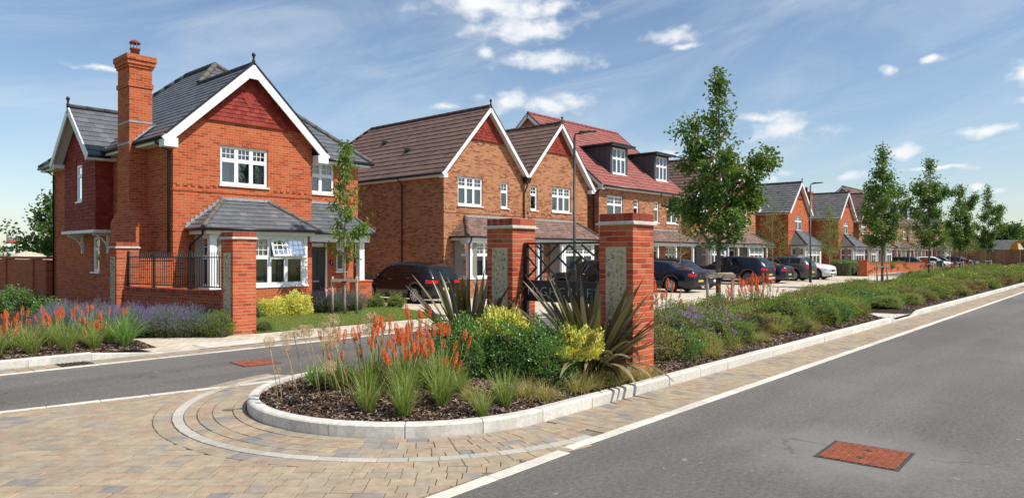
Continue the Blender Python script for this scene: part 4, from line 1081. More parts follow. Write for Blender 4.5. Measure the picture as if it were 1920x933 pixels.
for i in range(na):
    g = .0022; kerb_stone_pts(arc_fn, A0 + (A1 - A0) * i / na + g, A0 + (A1 - A0) * (i + 1) / na - g, 8).build('kerb_stone', 'concrete_kerb', kerb)
st = kerb_stone_pts(lambda s: ((s, 0), (0, 1)), .005, .910, 1).mesh('kerb_stone', 'concrete_kerb')
yk = CEN[1] - RK; x = CEN[0]
def drop(x):    # dropped crossing
    return 1. if x < 20.3 or x > 23.6 else (max(.12, 1 - (x - 20.3) / .9) if x < 21.9 else max(.12, 1 - (23.6 - x) / .9))
while x < 60:
    if 19.3 < x < 24.0: kerb_stone_pts(lambda s: ((s, yk), (0, 1)), x + .003, x + .912, 4, drop).build('kerb_stone', 'concrete_kerb', kerb)
    else: mobj('kerb_stone', st, kerb, (x, yk + rr.uniform(-.003, .003), rr.uniform(-.003, .003)))
    x += .915
m = MB(); m.box(60, 200, yk, yk + .125, -.1, .132); m.build('kerb_run', 'concrete_kerb', kerb)
BACK = [(5.78, 8.81), (9, 8.7), (18, 8.75), (36, 10.3), (68, 12.4), (130, 13.2)]
def back_y(x):
    for (a, b), (c, d) in zip(BACK, BACK[1:]):
        if a <= x <= c: return b + (d - b) * (x - a) / (c - a)
    return BACK[-1][1] if x > 100 else BACK[0][1]
for (a, b) in zip(BACK, BACK[1:]):
    L = hypot(b[0] - a[0], b[1] - a[1]); dx, dy = (b[0] - a[0]) / L, (b[1] - a[1]) / L; n = max(1, int(L / (.915 if a[0] < 20 else 4)))
    for i in range(n):
        kerb_stone_pts(lambda s: ((a[0] + dx * s, a[1] + dy * s), (dy, -dx)), L * i / n + .003, L * (i + 1) / n - .003, 1, lambda s: .6).build('kerb_stone', 'concrete_kerb', kerb)
x = -5.
while x < 5.3:
    h = (lambda s: 1.) if x < 3.9 else (lambda s: max(.06, min(1., (5.4 - s) / 1.4)))
    kerb_stone_pts(lambda s: ((s, 13.2), (0, 1)), x + .003, x + .912, 3, h).build('kerb_stone', 'concrete_kerb', kerb)
    x += .915
# planting beds: mounded soil
def bed_z(x, y):
    yb = back_y(x) if x > CEN[0] else CEN[1]
    if x < CEN[0]: e = RK - .12 - hypot(x - CEN[0], y - CEN[1])
    else: e = min(y - yk - .12, back_y(x) - .12 - y)
    if 20.6 < x < 23.4 and y < 5.9: return .05
    return .085 + .13 * min(1, max(0, e) / .8) + .018 * mnoise.noise(Vector((x * 3, y * 3, 0)))
m = MB(); grid = {}
def gv(x, y):
    k = (round(x, 4), round(y, 4))
    if k not in grid: grid[k] = len(m.v); m.v.append((x, y, bed_z(x, y)))
    return grid[k]
xs = [CEN[0] + i * .25 for i in range(60)] + [CEN[0] + 15 + i * 1.5 for i in range(80)]
for x0, x1 in zip(xs, xs[1:]):
    n = 16
    f = lambda x, i: yk + .11 + (back_y(x) - .11 - yk - .11) * i / n
    for i in range(n): m.f.append((gv(x0, f(x0, i)), gv(x1, f(x1, i)), gv(x1, f(x1, i + 1)), gv(x0, f(x0, i + 1))))
nr = 10
for i in range(24):
    a0 = radians(90) + pi * i / 24; a1 = radians(90) + pi * (i + 1) / 24
    for j in range(nr):
        r0, r1 = (RK - .11) * j / nr, (RK - .11) * (j + 1) / nr
        pts = [(CEN[0] + r * cos(a), CEN[1] + r * sin(a)) for r, a in ((r0, a0), (r1, a0), (r1, a1), (r0, a1))]
        if j == 0: pts = [pts[0], pts[1], pts[2]]
        m.f.append(tuple(gv(*p) for p in pts))
tag(m.build('planting_bed', 'soil'), kind='structure')
def lbed_z(x, y): return .10 + .06 * min(1, max(0, y - 13.3) / .8)
m = MB()
for i in range(20):
    x0, x1 = -9 + i * .75, -9 + (i + 1) * .75
    if x0 > 5: break
    for j in range(6):
        def yy(x, j): top = 17.2 if x < 3.5 else 17.2 - (x - 3.5) * 1.7; b = 13.31; return b + (max(top, b + .1) - b) * j / 6
        m.face([(x0, yy(x0, j), lbed_z(x0, yy(x0, j))), (x1, yy(x1, j), lbed_z(x1, yy(x1, j))), (x1, yy(x1, j + 1), lbed_z(x1, yy(x1, j + 1))), (x0, yy(x0, j + 1), lbed_z(x0, yy(x0, j + 1)))])
tag(m.build('corner_planting_bed', 'soil'), kind='structure')
sheet('lavender_bed', [(5.4, 16.6), (7.25, 14.95), (7.8, 15.2), (7.2, 20), (6.8, 31), (4.5, 31), (3.5, 18.5)], .03, 'soil')
sheet('front_lawn', [(8.0, 14.8), (13.9, 14.8), (14.35, 16.2), (15.1, 19.2), (14.2, 19.6), (8.1, 19.6)], .022, 'lawn_soil')
sheet('side_lawn', [(-14, 17.1), (3.4, 17.1), (4.4, 16.7), (4.5, 31), (8.3, 31.2), (8.3, 60), (-30, 60)], .014, 'lawn_soil')
# bark mulch: thousands of chips, one mass
piece_mat('bark', [(0, (.04, .024, .017)), (.3, (.09, .055, .038)), (.55, (.16, .10, .07)), (.8, (.27, .19, .14)), (1, (.45, .36, .28))], .9, .15, 60, .3, 0)
def chips(name, n, place, label):
    m = MB(); r = random.Random(11)
    for i in range(n):
        p = place(r)
        if p is None: continue
        x, y, z = p; L = r.uniform(.010, .032); w = r.uniform(.004, .010); a = r.uniform(0, 2 * pi); ti = r.uniform(-.5, .5); ro = r.uniform(-.8, .8)
        dx, dy, dz = cos(a) * cos(ti) * L, sin(a) * cos(ti) * L, sin(ti) * L; ex, ey, ez = -sin(a) * w * cos(ro), cos(a) * w * cos(ro), sin(ro) * w
        z += r.uniform(.002, .014)
        m.face([(x - dx - ex, y - dy - ey, z - dz - ez), (x + dx - ex, y + dy - ey, z + dz - ez), (x + dx + ex, y + dy + ey, z + dz + ez), (x - dx + ex, y - dy + ey, z - dz + ez)])
    return tag(m.build(name, 'bark'), label, 'mulch', kind='stuff')
def pl_island(r):
    if r.random() < .55:
        a = r.uniform(radians(88), radians(272)); d = (RK - .13) * sqrt(r.random()); x, y = CEN[0] + d * cos(a), CEN[1] + d * sin(a)
    else:
        x = CEN[0] + 3 * r.random() ; y = r.uniform(yk + .13, yk + 1.6)
    return x, y, bed_z(x, y)
def pl_strip(r):
    x = 8 + 24 * r.random() ** 1.6; y = yk + .13 + abs(r.gauss(0, .55))
    return (x, y, bed_z(x, y)) if y < back_y(x) - .2 else None
def pl_left(r):
    x = r.uniform(-1, 5.2); y = 13.33 + abs(r.gauss(0, .5)); return x, y, lbed_z(x, y)
chips('bark_mulch', 24000, pl_island, 'dark bark mulch covering the rounded nose of the island bed')
chips('bark_mulch', 22000, pl_strip, 'dark bark mulch along the roadside kerb beyond the gate pillars')
chips('bark_mulch', 9000, pl_left, 'dark bark mulch in the corner bed left of the footpath')
# ------------------------------------------------------------------ piers, gate screen, garden wall, street furniture
piece_mat('flint', [(0, (.05, .05, .055)), (.3, (.14, .14, .14)), (.5, (.42, .40, .36)), (.75, (.66, .64, .58)), (1, (.85, .83, .78))], .45, .5, 25, .4, .2)
plain('flint_mortar', (.54, .44, .28), .95, .25, 25, .2, .5)
plain('band_stone', (.56, .50, .42), .85, .2, 14, .2, .3)
plain('timber_stake', (.33, .27, .20), .85, .25, 12, .2, .4)
plain('strap', (.015, .015, .015), .6, .1)
def brick_mesh(L, D, H, name='brick'):
    m = MB(); e = .004
    x, y, z = L / 2, D / 2, H / 2
    m.v = [(-x + e, -y + e, -z), (x - e, -y + e, -z), (x - e, y - e, -z), (-x + e, y - e, -z), (-x, -y, -z + e), (x, -y, -z + e), (x, y, -z + e), (-x, y, -z + e), (-x, -y, z - e), (x, -y, z - e), (x, y, z - e), (-x, y, z - e), (-x + e, -y + e, z), (x - e, -y + e, z), (x - e, y - e, z), (-x + e, y - e, z)]
    for a in (0, 4, 8):
        for i in range(4): j = (i + 1) % 4; m.f.append((a + i, a + j, a + 4 + j, a + 4 + i))
    m.f += [(0, 3, 2, 1), (12, 13, 14, 15)]
    return m
BM = [brick_mesh(.215, .1025, .065).mesh('brick', 'brick_piece') for _ in range(1)]
HBM = brick_mesh(.1025, .1025, .065).mesh('brick_half', 'brick_piece')
CAPM = brick_mesh(.065, .18, .105).mesh('brick_on_edge', 'brick_cap')
def flint_mesh(k):
    r = random.Random(50 + k); m = MB(); n = 9; rings = []
    for j, (rad, h) in enumerate(((1., -.2), (.95, .3), (.6, .75), (.15, .95))):
        rings.append([((rad * (1 + r.uniform(-.25, .25))) * cos(2 * pi * i / n), rad * (1 + r.uniform(-.25, .25)) * sin(2 * pi * i / n), h + r.uniform(-.1, .1)) for i in range(n)])
    for a, b in zip(rings, rings[1:]):
        for i in range(n): j = (i + 1) % n; m.face([a[i], a[j], b[j], b[i]])
    m.face(rings[-1]); return m.mesh('flint', 'flint')
FLINTS = [flint_mesh(k) for k in range(5)]
def pier(name, label, loc, courses, rz=0., panel=(3, 99), seed=1, skip_low=0):
    "brick pier .5525 square, local origin at its near corner (min x, min y); flint panel on the -x face"
    r = random.Random(seed); S = .5525
    P = thing(name, label, 'brick pier', loc, rz, 'brick piers with flint panels')
    m = MB(); m.box(.004, S - .004, .004, S - .004, -.1, courses * .075 + .05); m.build('mortar_core', 'mortar', P)
    p0, p1 = courses - panel[0] - panel[1], courses - panel[0]
    for c in range(-1, courses):
        z = c * .075 + .0325; fl = c % 2
        inpan = p0 <= c < p1
        def put(me, x, y, rot):
            mobj('brick', me, P, (x + r.uniform(-.002, .002), y + r.uniform(-.002, .002), z), (0, 0, rot))
        for side in range(4):
            for k in range(2):
                a = .1075 + .225 * k if not fl else S - .1075 - .225 * k
                d = .05125
                if side == 0: put(BM[0], a, d, 0)                       # -y face
                elif side == 1: put(BM[0], S - d, a, pi / 2)             # +x face
                elif side == 2: put(BM[0], S - a, S - d, 0)              # +y face
                else:
                    if inpan: continue
                    put(BM[0], d, S - a, pi / 2)                         # -x face
        if inpan:
            if fl: put(HBM, .05125, .0 + .1125 + .05125 - .001 - .1125, 0)
            else: put(HBM, .05125, S - .05125, 0)
    # panel
    za, zb = p0 * .075, p1 * .075
    m = MB(); m.box(-.001, .05, .115, S - .115, za, zb); fp_ = m.build('flint_panel', 'flint_mortar', P)
    n = int((zb - za) * (S - .25) * 230)
    pts = []
    for i in range(n * 12):
        y, z = r.uniform(.15, S - .15), r.uniform(za + .04, zb - .04); s = r.uniform(.018, .046)
        if all(hypot(y - a, z - b) > (s + c) * 1.25 for a, b, c in pts): pts.append((y, z, s))
        if len(pts) >= n: break
    for y, z, s in pts:
        mobj('flint', r.choice(FLINTS), fp_, (-.001, y, z), (r.uniform(0, 6), -pi / 2, 0), (s, s * r.uniform(.7, 1.1), .016))
    zt = courses * .075
    m = MB(); m.box(-.038, S + .038, -.038, S + .038, zt + .006, zt + .034); m.box(-.012, S + .012, -.012, S + .012, zt + .0345, zt + .055); m.build('stone_band', 'band_stone', P)
    for i in range(8):
        y = .035 + i * .0689 + .001
        for k in range(3): mobj('brick_on_edge', CAPM, P, (.09 + k * .186 + r.uniform(-.002, .002), y + r.uniform(-.001, .001), zt + .11), (0, 0, pi / 2))
    return P
pier('gate_pier', 'brick gate pier with flint panel nearest the main road, bronze phormium at its foot', (8.22, 5.10, .10), 28, 0, (4, 20), 1)
pier('gate_pier', 'brick gate pier with flint panel on the access road side of the gate screen', (8.22, 7.29, .10), 28, 0, (4, 20), 2)
pier('boundary_pier', 'tall sunlit brick pier beside the footpath, at the end of the railed wall', (7.50, 14.93, .03), 28, 0, (4, 24), 3)
pier('boundary_pier', 'brick pier with flint strip standing against the corner house behind the lavender', (6.86, 19.98, .0), 26, 0, (3, 22), 4)

# low boundary wall with railings between the two piers
W0, W1 = Vector((7.76, 15.49, 0)), Vector((7.14, 19.97, 0))
wa = atan2((W1 - W0).y, (W1 - W0).x); wl_ = (W1 - W0).length
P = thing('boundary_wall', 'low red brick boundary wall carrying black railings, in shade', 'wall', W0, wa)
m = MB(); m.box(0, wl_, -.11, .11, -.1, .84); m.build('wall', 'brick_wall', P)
onedge = brick_mesh(.065, .25, .105).mesh('coping_brick', 'brick_cap')
k = .035
while k < wl_ - .03: mobj('coping_brick', onedge, P, (k, 0, .895)); k += .075
P = thing('railing', 'black vertical bar railing on top of the low brick boundary wall', 'railing', W0 + Vector((0, 0, .95)), wa)
m = MB(); m.box(.02, wl_ - .02, -.02, .02, .06, .085); m.build('bottom_rail', 'black_steel', P)
m = MB(); m.box(.02, wl_ - .02, -.02, .02, .76, .785); m.build('top_rail', 'black_steel', P)
barm = MB(); barm.tube([(0, 0, .05), (0, 0, .9)], .009, 6); barm = barm.mesh('bar', 'black_steel')
k = .08
while k < wl_ - .05: mobj('bar', barm, P, (k, 0, 0)); k += .1
for k in (.02, wl_ * .36, wl_ * .72, wl_ - .05):
    m = MB(); m.box(k, k + .045, -.022, .022, 0, .93); m.box(k - .03, k + .075, -.05, .05, 0, .012); m.build('post', 'black_steel', P)
# garden wall closing off the side passage, lit by the sun
P = thing('garden_wall', 'sunlit low brick wall between the railed pier and the corner house', 'wall', (7.43, 20.16, 0))
m = MB(); m.box(0, .95, 0, .215, -.1, 1.62); m.build('wall', 'brick_red', P)
m = MB(); m.box(-.01, .955, -.02, .235, 1.622, 1.69); m.build('coping', 'brick_wall', P)
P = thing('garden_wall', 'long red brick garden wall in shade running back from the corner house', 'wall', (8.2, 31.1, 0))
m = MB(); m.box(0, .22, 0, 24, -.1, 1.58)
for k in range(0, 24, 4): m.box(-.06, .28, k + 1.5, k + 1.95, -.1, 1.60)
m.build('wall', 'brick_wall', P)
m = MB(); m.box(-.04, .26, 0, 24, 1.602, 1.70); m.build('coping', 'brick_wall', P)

# lattice gate screen, raised letters painted white as the brightness seen through cut-outs
P = thing('gate_screen', 'black metal lattice screen with lettered panel between the gate piers', 'gate screen', (8.50, 7.28, .12))
def GY(s): return -s * 1.61
zt, zm, zb = 1.86, 1.24, .94
m = MB(); m.box(-.03, .03, -.07, -.005, 0, zt); m.build('post', 'black_steel', P)
m = MB(); m.box(-.03, .03, GY(1) + .005, GY(1) + .05, 0, zt); m.build('post', 'black_steel', P)
m = MB(); m.box(-.02, .02, GY(1) + .05, -.07, zt - .03, zt); m.build('top_rail', 'black_steel', P)
m = MB(); m.box(-.006, .006, GY(1) + .05, -.07, zb, zm - .0); bd = m.build('letter_panel', 'black_steel', P)
m = MB(); m.box(-.02, .02, GY(1) + .05, -.07, zm + .001, zm + .03); m.build('mid_rail', 'black_steel', P)
LAT = [((110, 125), (330, 390)), ((185, 125), (265, 215)), ((265, 215), (350, 118)), ((110, 230), (185, 325)), ((185, 325), (110, 412)), ((175, 438), (435, 122)), ((435, 122), (710, 425)), ((350, 225), (430, 325)), ((430, 325), (525, 230)), ((525, 122), (610, 215)), ((610, 215), (710, 112)), ((710, 210), (545, 385))]
for i, (a, b) in enumerate(LAT):
    q = [(0, GY(min(.965, max(.045, (p[0] - 90) / 625))), zm + .03 + (1 - (p[1] - 115) / 325) * (zt - zm - .06)) for p in (a, b)]
    m = MB(); o = (i % 3) * .0022; q = [(o, p[1], p[2]) for p in q]; m.bar(q[0], q[1], .022, .026, (1, 0, 0)); m.build('lattice_bar', 'black_steel', P)
cu = bpy.data.curves.new('lettering', 'FONT'); cu.body = 'HIGHCROFT'; cu.size = .2; cu.space_character = 1.28; cu.extrude = .003; cu.offset = -.006; cu.align_x = 'CENTER'; cu.align_y = 'CENTER'
tmp = bpy.data.objects.new('lettering_tmp', cu); COL.objects.link(tmp)
bpy.context.view_layer.update()
dg = bpy.context.evaluated_depsgraph_get(); me = bpy.data.meshes.new_from_object(tmp.evaluated_get(dg)); bpy.data.objects.remove(tmp)
plain('letter_white', (.85, .82, .78), .6, .05)
me.materials.clear(); me.materials.append(MATS['letter_white'])
xs_ = [v.co.x for v in me.vertices]; sc = 1.36 / (max(xs_) - min(xs_))
o = mobj('lettering', me, bd); o.matrix_local = Matrix(((0, 0, -1, -.010), (-1, 0, 0, -.76), (0, 1, 0, (zb + zm) / 2), (0, 0, 0, 1))) @ Matrix.Scale(sc, 4, (1, 0, 0))

# lamp posts
def lamp(label, loc):
    P = thing('street_lamp', label, 'street lamp', loc, group='black street lamps')
    m = MB(); m.lathe([(.085, 0), (.085, 1.2), (.075, 1.26), (.052, 1.3), (.045, 6.1)], 14); m.build('column', 'black_steel', P)
    m = MB(); m.tube([(0, 0, 6.05), (.02, -.02, 6.2), (.18, -.19, 6.25)], .03, 8); m.build('arm', 'black_steel', P)
    m = MB(); m.hexa([(.05, -.20, 6.21), (.2, -.05, 6.21), (.62, -.52, 6.29), (.52, -.62, 6.29), (.05, -.20, 6.31), (.2, -.05, 6.31), (.62, -.52, 6.335), (.52, -.62, 6.335)]); h = m.build('lantern', 'black_steel', P)
    m = MB(); m.hexa([(.22, -.27, 6.225), (.28, -.21, 6.225), (.52, -.45, 6.268), (.45, -.52, 6.268), (.22, -.27, 6.24), (.28, -.21, 6.24), (.52, -.45, 6.28), (.45, -.52, 6.28)]); m.build('led_panel', 'upvc', h)
    m = MB(); m.box(-.03, .03, -.088, -.08, .5, 1.0); m.build('service_door', 'black_steel', P)
    return P
lamp('tall black lamp post rising behind the gate screen', (20.8, 15.4, 0))
lamp('black lamp post standing by the grey sport utility car', (45.6, 15.3, 0))
lamp('farthest black lamp post among the last street trees', (94, 15.4, 0))

# covers let into the road and path
def cover(label, pts, mat, slots, loc, cat='drain cover', name='drain_cover', rz=0., L=.9, Wd=.55):
    P = thing(name, label, cat, loc, rz)
    m = MB(); m.box(-L / 2, L / 2, -Wd / 2, Wd / 2, -.02, .004); m.build('frame', 'iron' if slots else mat, P)
    if slots:
        nx, ny = slots
        for i in range(nx):
            m = MB(); x0 = -L / 2 + .03 + (L - .06) * i / nx; x1 = x0 + (L - .06) / nx - .017
            for j in range(ny):
                y0 = -Wd / 2 + .03 + (Wd - .06) * j / ny; y1 = y0 + (Wd - .06) / ny - .014
                m.box(x0, x1, y0, y1, .003, .011)
            m.box(x0 + .004, x1 - .004, -Wd / 2 + .03, Wd / 2 - .03, .002, .0045)
            m.build('tread_strip', mat, P)
        for sx in (-.14, .14):
            m = MB(); m.box(sx - .03, sx + .03, -.03, .03, .004, .0125); m.build('lifting_key_plate', 'iron', P)
    else:
        m = MB(); m.box(-L / 2 + .02, -.004, -Wd / 2 + .02, Wd / 2 - .02, .003, .008); m.build('lid', mat, P)
        m = MB(); m.box(.004, L / 2 - .02, -Wd / 2 + .02, Wd / 2 - .02, .003, .008); m.build('lid', mat, P)
    return P
cover('rusty slotted cover in the main road asphalt', None, 'rust', (16, 10), (6.80, 1.81, 0), L=.69, Wd=.68, rz=.03)
cover('rusty slotted cover in the access road asphalt', None, 'rust', (12, 9), (5.85, 10.88, .002), L=.62, Wd=.66, rz=-.1)
cover('pale twin lid access cover set in the footpath', None, 'slab', None, (6.75, 13.55, .012), 'access cover', 'access_cover', -.03, 1.25, .62)
P = thing('gully_grate', 'dark iron gully grate in the channel below the corner bed kerb', 'drain grate', (3.82, 12.96, 0))
m = MB(); m.box(-.24, .24, -.2, .2, -.02, .006); m.build('frame', 'black_steel', P)
for i in range(7):
    m = MB(); m.box(-.21 + i * .06, -.175 + i * .06, -.17, .17, .004, .016); m.build('bar', 'iron', P)
sheet('stepping_slab', [(20.95, 4.87), (23.0, 4.87), (22.75, 5.75), (21.2, 5.75)], .068, 'slab')

# far right: tall close-boarded fence, bungalows; far left: silos, mounds
piece_mat('fence_board', [(0, (.16, .085, .045)), (.5, (.21, .115, .062)), (1, (.26, .15, .085))], .85, .2, 6, .3, 0)
P = thing('board_fence', 'tall brown close boarded fence across the far end of the road', 'fence', (131, 8, 0))
bm_ = MB(); bm_.box(0, .03, 0, .98, 0, 2.5); bm_ = bm_.mesh('board_bay', 'fence_board')
pm_ = MB(); pm_.box(-.08, .06, 0, .12, 0, 2.6); pm_ = pm_.mesh('post', 'fence_board')
for k in range(34): mobj('board', bm_, P, (0 + .02 * (k % 2), k, 0))
for k in range(0, 35, 3): mobj('post', pm_, P, (-.02, k - .06, 0))
plain('render_cream', (.55, .48, .37), .9, .08, 2)
def bungalow(label, loc, L, D, h, rz):
    P = thing('bungalow', label, 'house', loc, rz, 'bungalows beyond the fence')
    m = MB(); m.box(-L / 2, L / 2, -D / 2, D / 2, 0, 2.6)
    for s in (-1, 1): m.face([(s * L / 2, -D / 2, 2.6), (s * L / 2, D / 2, 2.6), (s * L / 2, 0, h)])
    m.build('wall', 'render_cream', P)
    m = MB(); e = .4
    for s in (-1, 1): q = [(-L / 2 - .2, s * (D / 2 + e), 2.4), (L / 2 + .2, s * (D / 2 + e), 2.4), (L / 2 + .2, 0, h + .1), (-L / 2 - .2, 0, h + .1)]; m.face(q)
    R = m.build('roof', 'ridge_dark', P); m = MB()
    for s in (-1, 1): tile_poly(m, [(-L / 2 - .2, s * (D / 2 + e), 2.4), (L / 2 + .2, s * (D / 2 + e), 2.4), (L / 2 + .2, 0, h + .1), (-L / 2 - .2, 0, h + .1)], (1, 0, 0), .4, .4, .03)
    tag(m.build('roof_tiles', 'tile_grey', R), kind='stuff')
    m = MB(); m.box(L * .2, L * .2 + .7, -.4, .4, h - .6, h + 1.0); m.build('chimney', 'brick_wall', P)
bungalow('low cream bungalow with dark roof beyond the far fence, left of the digger', (192, 31, 0), 9, 8, 4.6, .5)
bungalow('low bungalow with dark roof and chimney just left of the digger arm', (196, 24, 0), 9, 8, 4.9, 1.3)
plain('digger_yellow', (.62, .26, .02), .5, .1, 3)
P = thing('excavator', 'orange excavator bucket and boom reaching above the far fence', 'excavator', (140, 14.4, 0), 0)
m = MB(); m.bar((0, -9, 2.6), (0, -4, 5.0), .5, .7); m.build('boom', 'digger_yellow', P)
m = MB(); m.bar((0, -4.2, 5.0), (0, .2, 3.6), .4, .5); m.build('dipper', 'digger_yellow', P)
m = MB(); m.hexa([(-.6, -.3, 2.5), (.6, -.3, 2.5), (.6, .9, 2.4), (-.6, .9, 2.4), (-.6, -.2, 3.8), (.6, -.2, 3.8), (.6, .5, 3.5), (-.6, .5, 3.5)]); m.build('bucket', 'digger_yellow', P)
m = MB(); m.box(-1.2, 1.2, -12.5, -9, 1.2, 3.6); m.build('cab', 'digger_yellow', P)
m = MB(); m.box(-1.4, 1.4, -13, -8.5, 0, 1.1); m.build('tracks', 'black_steel', P)
plain('silo_white', (.75, .75, .74), .6, .05, .3); plain('silo_red', (.45, .03, .03), .6, .05, .3)
for i, (x, y, lab) in enumerate(((68.3, 300, 'left one of two white silos with a red band on the far left skyline'), (71.1, 300, 'right one of two white silos with a red band on the far left skyline'))):
    P = thing('silo', lab, 'silo', (x, y, 0), group='white silos with red bands')
    m = MB(); m.lathe([(1.35, 0), (1.35, 5.6)], 24); m.lathe([(1.35, 6.5), (1.35, 9.4), (1.2, 9.7), (.2, 10.1)], 24); m.build('drum', 'silo_white', P)
    m = MB(); m.lathe([(1.36, 5.6), (1.36, 6.5)], 24); m.build('band', 'silo_red', P)
plain('sand', (.52, .42, .30), .95, .2, 1.)
def mound(name, label, loc, rx, ry, h, mat, kind=None, cat='mound', seed=0):
    m = MB(); n, k = 40, 8; rings = []
    for j in range(k + 1):
        rings.append([]); f = j / k
        for i in range(n):
            a = 2 * pi * i / n; w = 1 + .25 * mnoise.noise(Vector((cos(a) * 1.7, sin(a) * 1.7, seed)))
            rings[-1].append((rx * f * cos(a) * w, ry * f * sin(a) * w, h * (cos(f * pi) * .5 + .5) * (1 + .2 * mnoise.noise(Vector((cos(a) * 2 * f, sin(a) * 2 * f, seed + 5))))))
    for a, b in zip(rings, rings[1:]):
        for i in range(n): m.face([a[i], b[i], b[(i + 1) % n], a[(i + 1) % n]], True)
    o = m.build(name, mat, None, loc); return tag(o, label, cat, kind=kind)
mound('sand_heap', 'pale heap of sand behind the long garden wall', (17.2, 70, 0), 4.5, 5, 1.95, 'sand', seed=1)
mound('sand_heap', 'smaller pale sand heap near the left picture edge', (14.0, 68, 0), 2.4, 4, 1.95, 'sand', seed=3)
# ------------------------------------------------------------------ cars
def paint(name, c, metal=.0, rough=.28):
    t = NT(name); f = t.noise(3, 2); t.col(t.ramp(f, [(.3, tuple(x * .92 for x in c)), (.7, tuple(min(1, x * 1.08) for x in c))])); t.rough(rough)
    t.bsdf.inputs['Metallic'].default_value = metal; t.bsdf.inputs['Coat Weight'].default_value = .45; t.spec(.3); t.bsdf.inputs['Coat Roughness'].default_value = .03
for n_, c_ in (('paint_black', (.006, .006, .007)), ('paint_navy', (.005, .008, .022)), ('paint_grey', (.055, .058, .062)), ('paint_white', (.75, .75, .74)), ('paint_blue', (.008, .014, .03))): paint(n_, c_, 0.)
def cglass():
    t = NT('car_glass'); t.col((.008, .010, .011)); t.rough(.02); t.spec(.6); t.bsdf.inputs['IOR'].default_value = 1.5; t.n('ShaderNodeTexNoise')
cglass()
plain('tyre', (.012, .012, .012), .8, .1, 20); plain('rim_silver', (.55, .55, .56), .35, .05, 5, .5, 0, .25); plain('rim_dark', (.16, .16, .165), .35, .05, 5, .5, 0, .25)
plain('lens_red', (.55, .01, .015), .12, .1, 30, .6); plain('lens_clear', (.55, .58, .6), .08, .15, 30, .8, 0, .3); plain('plate_yellow', (.55, .40, .03), .45, .04); plain('plate_white', (.78, .78, .76), .45, .03)
plain('trim_dark', (.015, .015, .016), .55, .1); plain('chrome', (.6, .6, .6), .12, .05, 5, .5, 0, 1.)
def lerp_pts(pts, x):
    if x <= pts[0][0]: return pts[0][1]
    for i in range(len(pts) - 1):
        (a, b), (c, d) = pts[i], pts[i + 1]
        if a <= x <= c:
            t = (x - a) / (c - a)
            m0 = (d - (pts[i - 1][1] if i else b)) / (c - (pts[i - 1][0] if i else a - (c - a))) if True else 0
            e = pts[i + 2] if i + 2 < len(pts) else (2 * c - a, d)
            m1 = (e[1] - b) / (e[0] - a); h = c - a
            t2, t3 = t * t, t * t * t
            return (2 * t3 - 3 * t2 + 1) * b + (t3 - 2 * t2 + t) * h * m0 * .8 + (-2 * t3 + 3 * t2) * d + (t3 - t2) * h * m1 * .8
    return pts[-1][1]
def lin(pts, x):
    if x <= pts[0][0]: return pts[0][1]
    for (a, b), (c, d) in zip(pts, pts[1:]):
        if a <= x <= c: return b + (d - b) * (x - a) / (c - a)
    return pts[-1][1]
SPECS = {
 # x from rear (-) to front (+): top line, waist line, glass ranges (rear screen, front screen), side windows
 'hatch': dict(L=4.2, W=1.78, wb=2.58, fo=.86, wr=.32, top=[(-2.1, .88), (-2.06, .98), (-1.72, 1.36), (-1.35, 1.455), (-.5, 1.49), (.35, 1.44), (1.12, .99), (1.7, .90), (2.02, .78), (2.1, .66)], belt=[(-2.1, .86), (-1.5, .95), (0, .90), (1.1, .86), (2.1, .62)], rs=(-2.02, -1.62), fs=(.42, 1.08), win=[(-1.30, -1.20), (-1.12, -.2), (-.1, .85)]),
 'saloon': dict(L=4.9, W=1.86, wb=2.95, fo=.86, wr=.335, top=[(-2.45, .92), (-2.35, 1.05), (-1.75, 1.10), (-.95, 1.42), (-.3, 1.475), (.35, 1.43), (1.2, .98), (2.0, .88), (2.38, .76), (2.45, .62)], belt=[(-2.45, .88), (-1.7, .99), (0, .93), (1.2, .88), (2.45, .60)], rs=(-1.68, -1.0), fs=(.42, 1.14), win=[(-1.2, -.92), (-.84, -.05), (.05, .95)]),
 'suv': dict(L=4.75, W=1.95, wb=2.87, fo=.9, wr=.385, top=[(-2.38, 1.0), (-2.34, 1.14), (-1.95, 1.5), (-1.6, 1.60), (-.6, 1.67), (.3, 1.63), (1.15, 1.15), (1.8, 1.07), (2.3, .93), (2.38, .75)], belt=[(-2.38, .98), (-1.6, 1.13), (0, 1.06), (1.15, 1.02), (2.38, .72)], rs=(-2.30, -1.9), fs=(.38, 1.1), win=[(-1.78, -1.15), (-1.05, -.1), (0., .95)]),
 'estate': dict(L=4.75, W=1.83, wb=2.79, fo=.92, wr=.33, top=[(-2.38, .95), (-2.34, 1.05), (-2.1, 1.40), (-1.7, 1.45), (-.5, 1.49), (.35, 1.45), (1.2, .99), (1.95, .89), (2.3, .76), (2.38, .62)], belt=[(-2.38, .9), (-1.6, .96), (0, .92), (1.2, .88), (2.38, .6)], rs=(-2.3, -2.06), fs=(.42, 1.14), win=[(-1.95, -1.2), (-1.1, -.15), (-.05, .95)]),
 'mini': dict(L=4.3, W=1.82, wb=2.67, fo=.8, wr=.335, top=[(-2.15, .95), (-2.1, 1.08), (-1.85, 1.46), (-1.5, 1.53), (-.5, 1.557), (.45, 1.5), (1.0, 1.07), (1.8, .98), (2.08, .86), (2.15, .68)], belt=[(-2.15, .93), (-1.5, 1.02), (0, .98), (1.0, .95), (2.15, .66)], rs=(-2.06, -1.78), fs=(.5, .97), win=[(-1.7, -1.1), (-1.0, -.1), (0, .85)]),
}
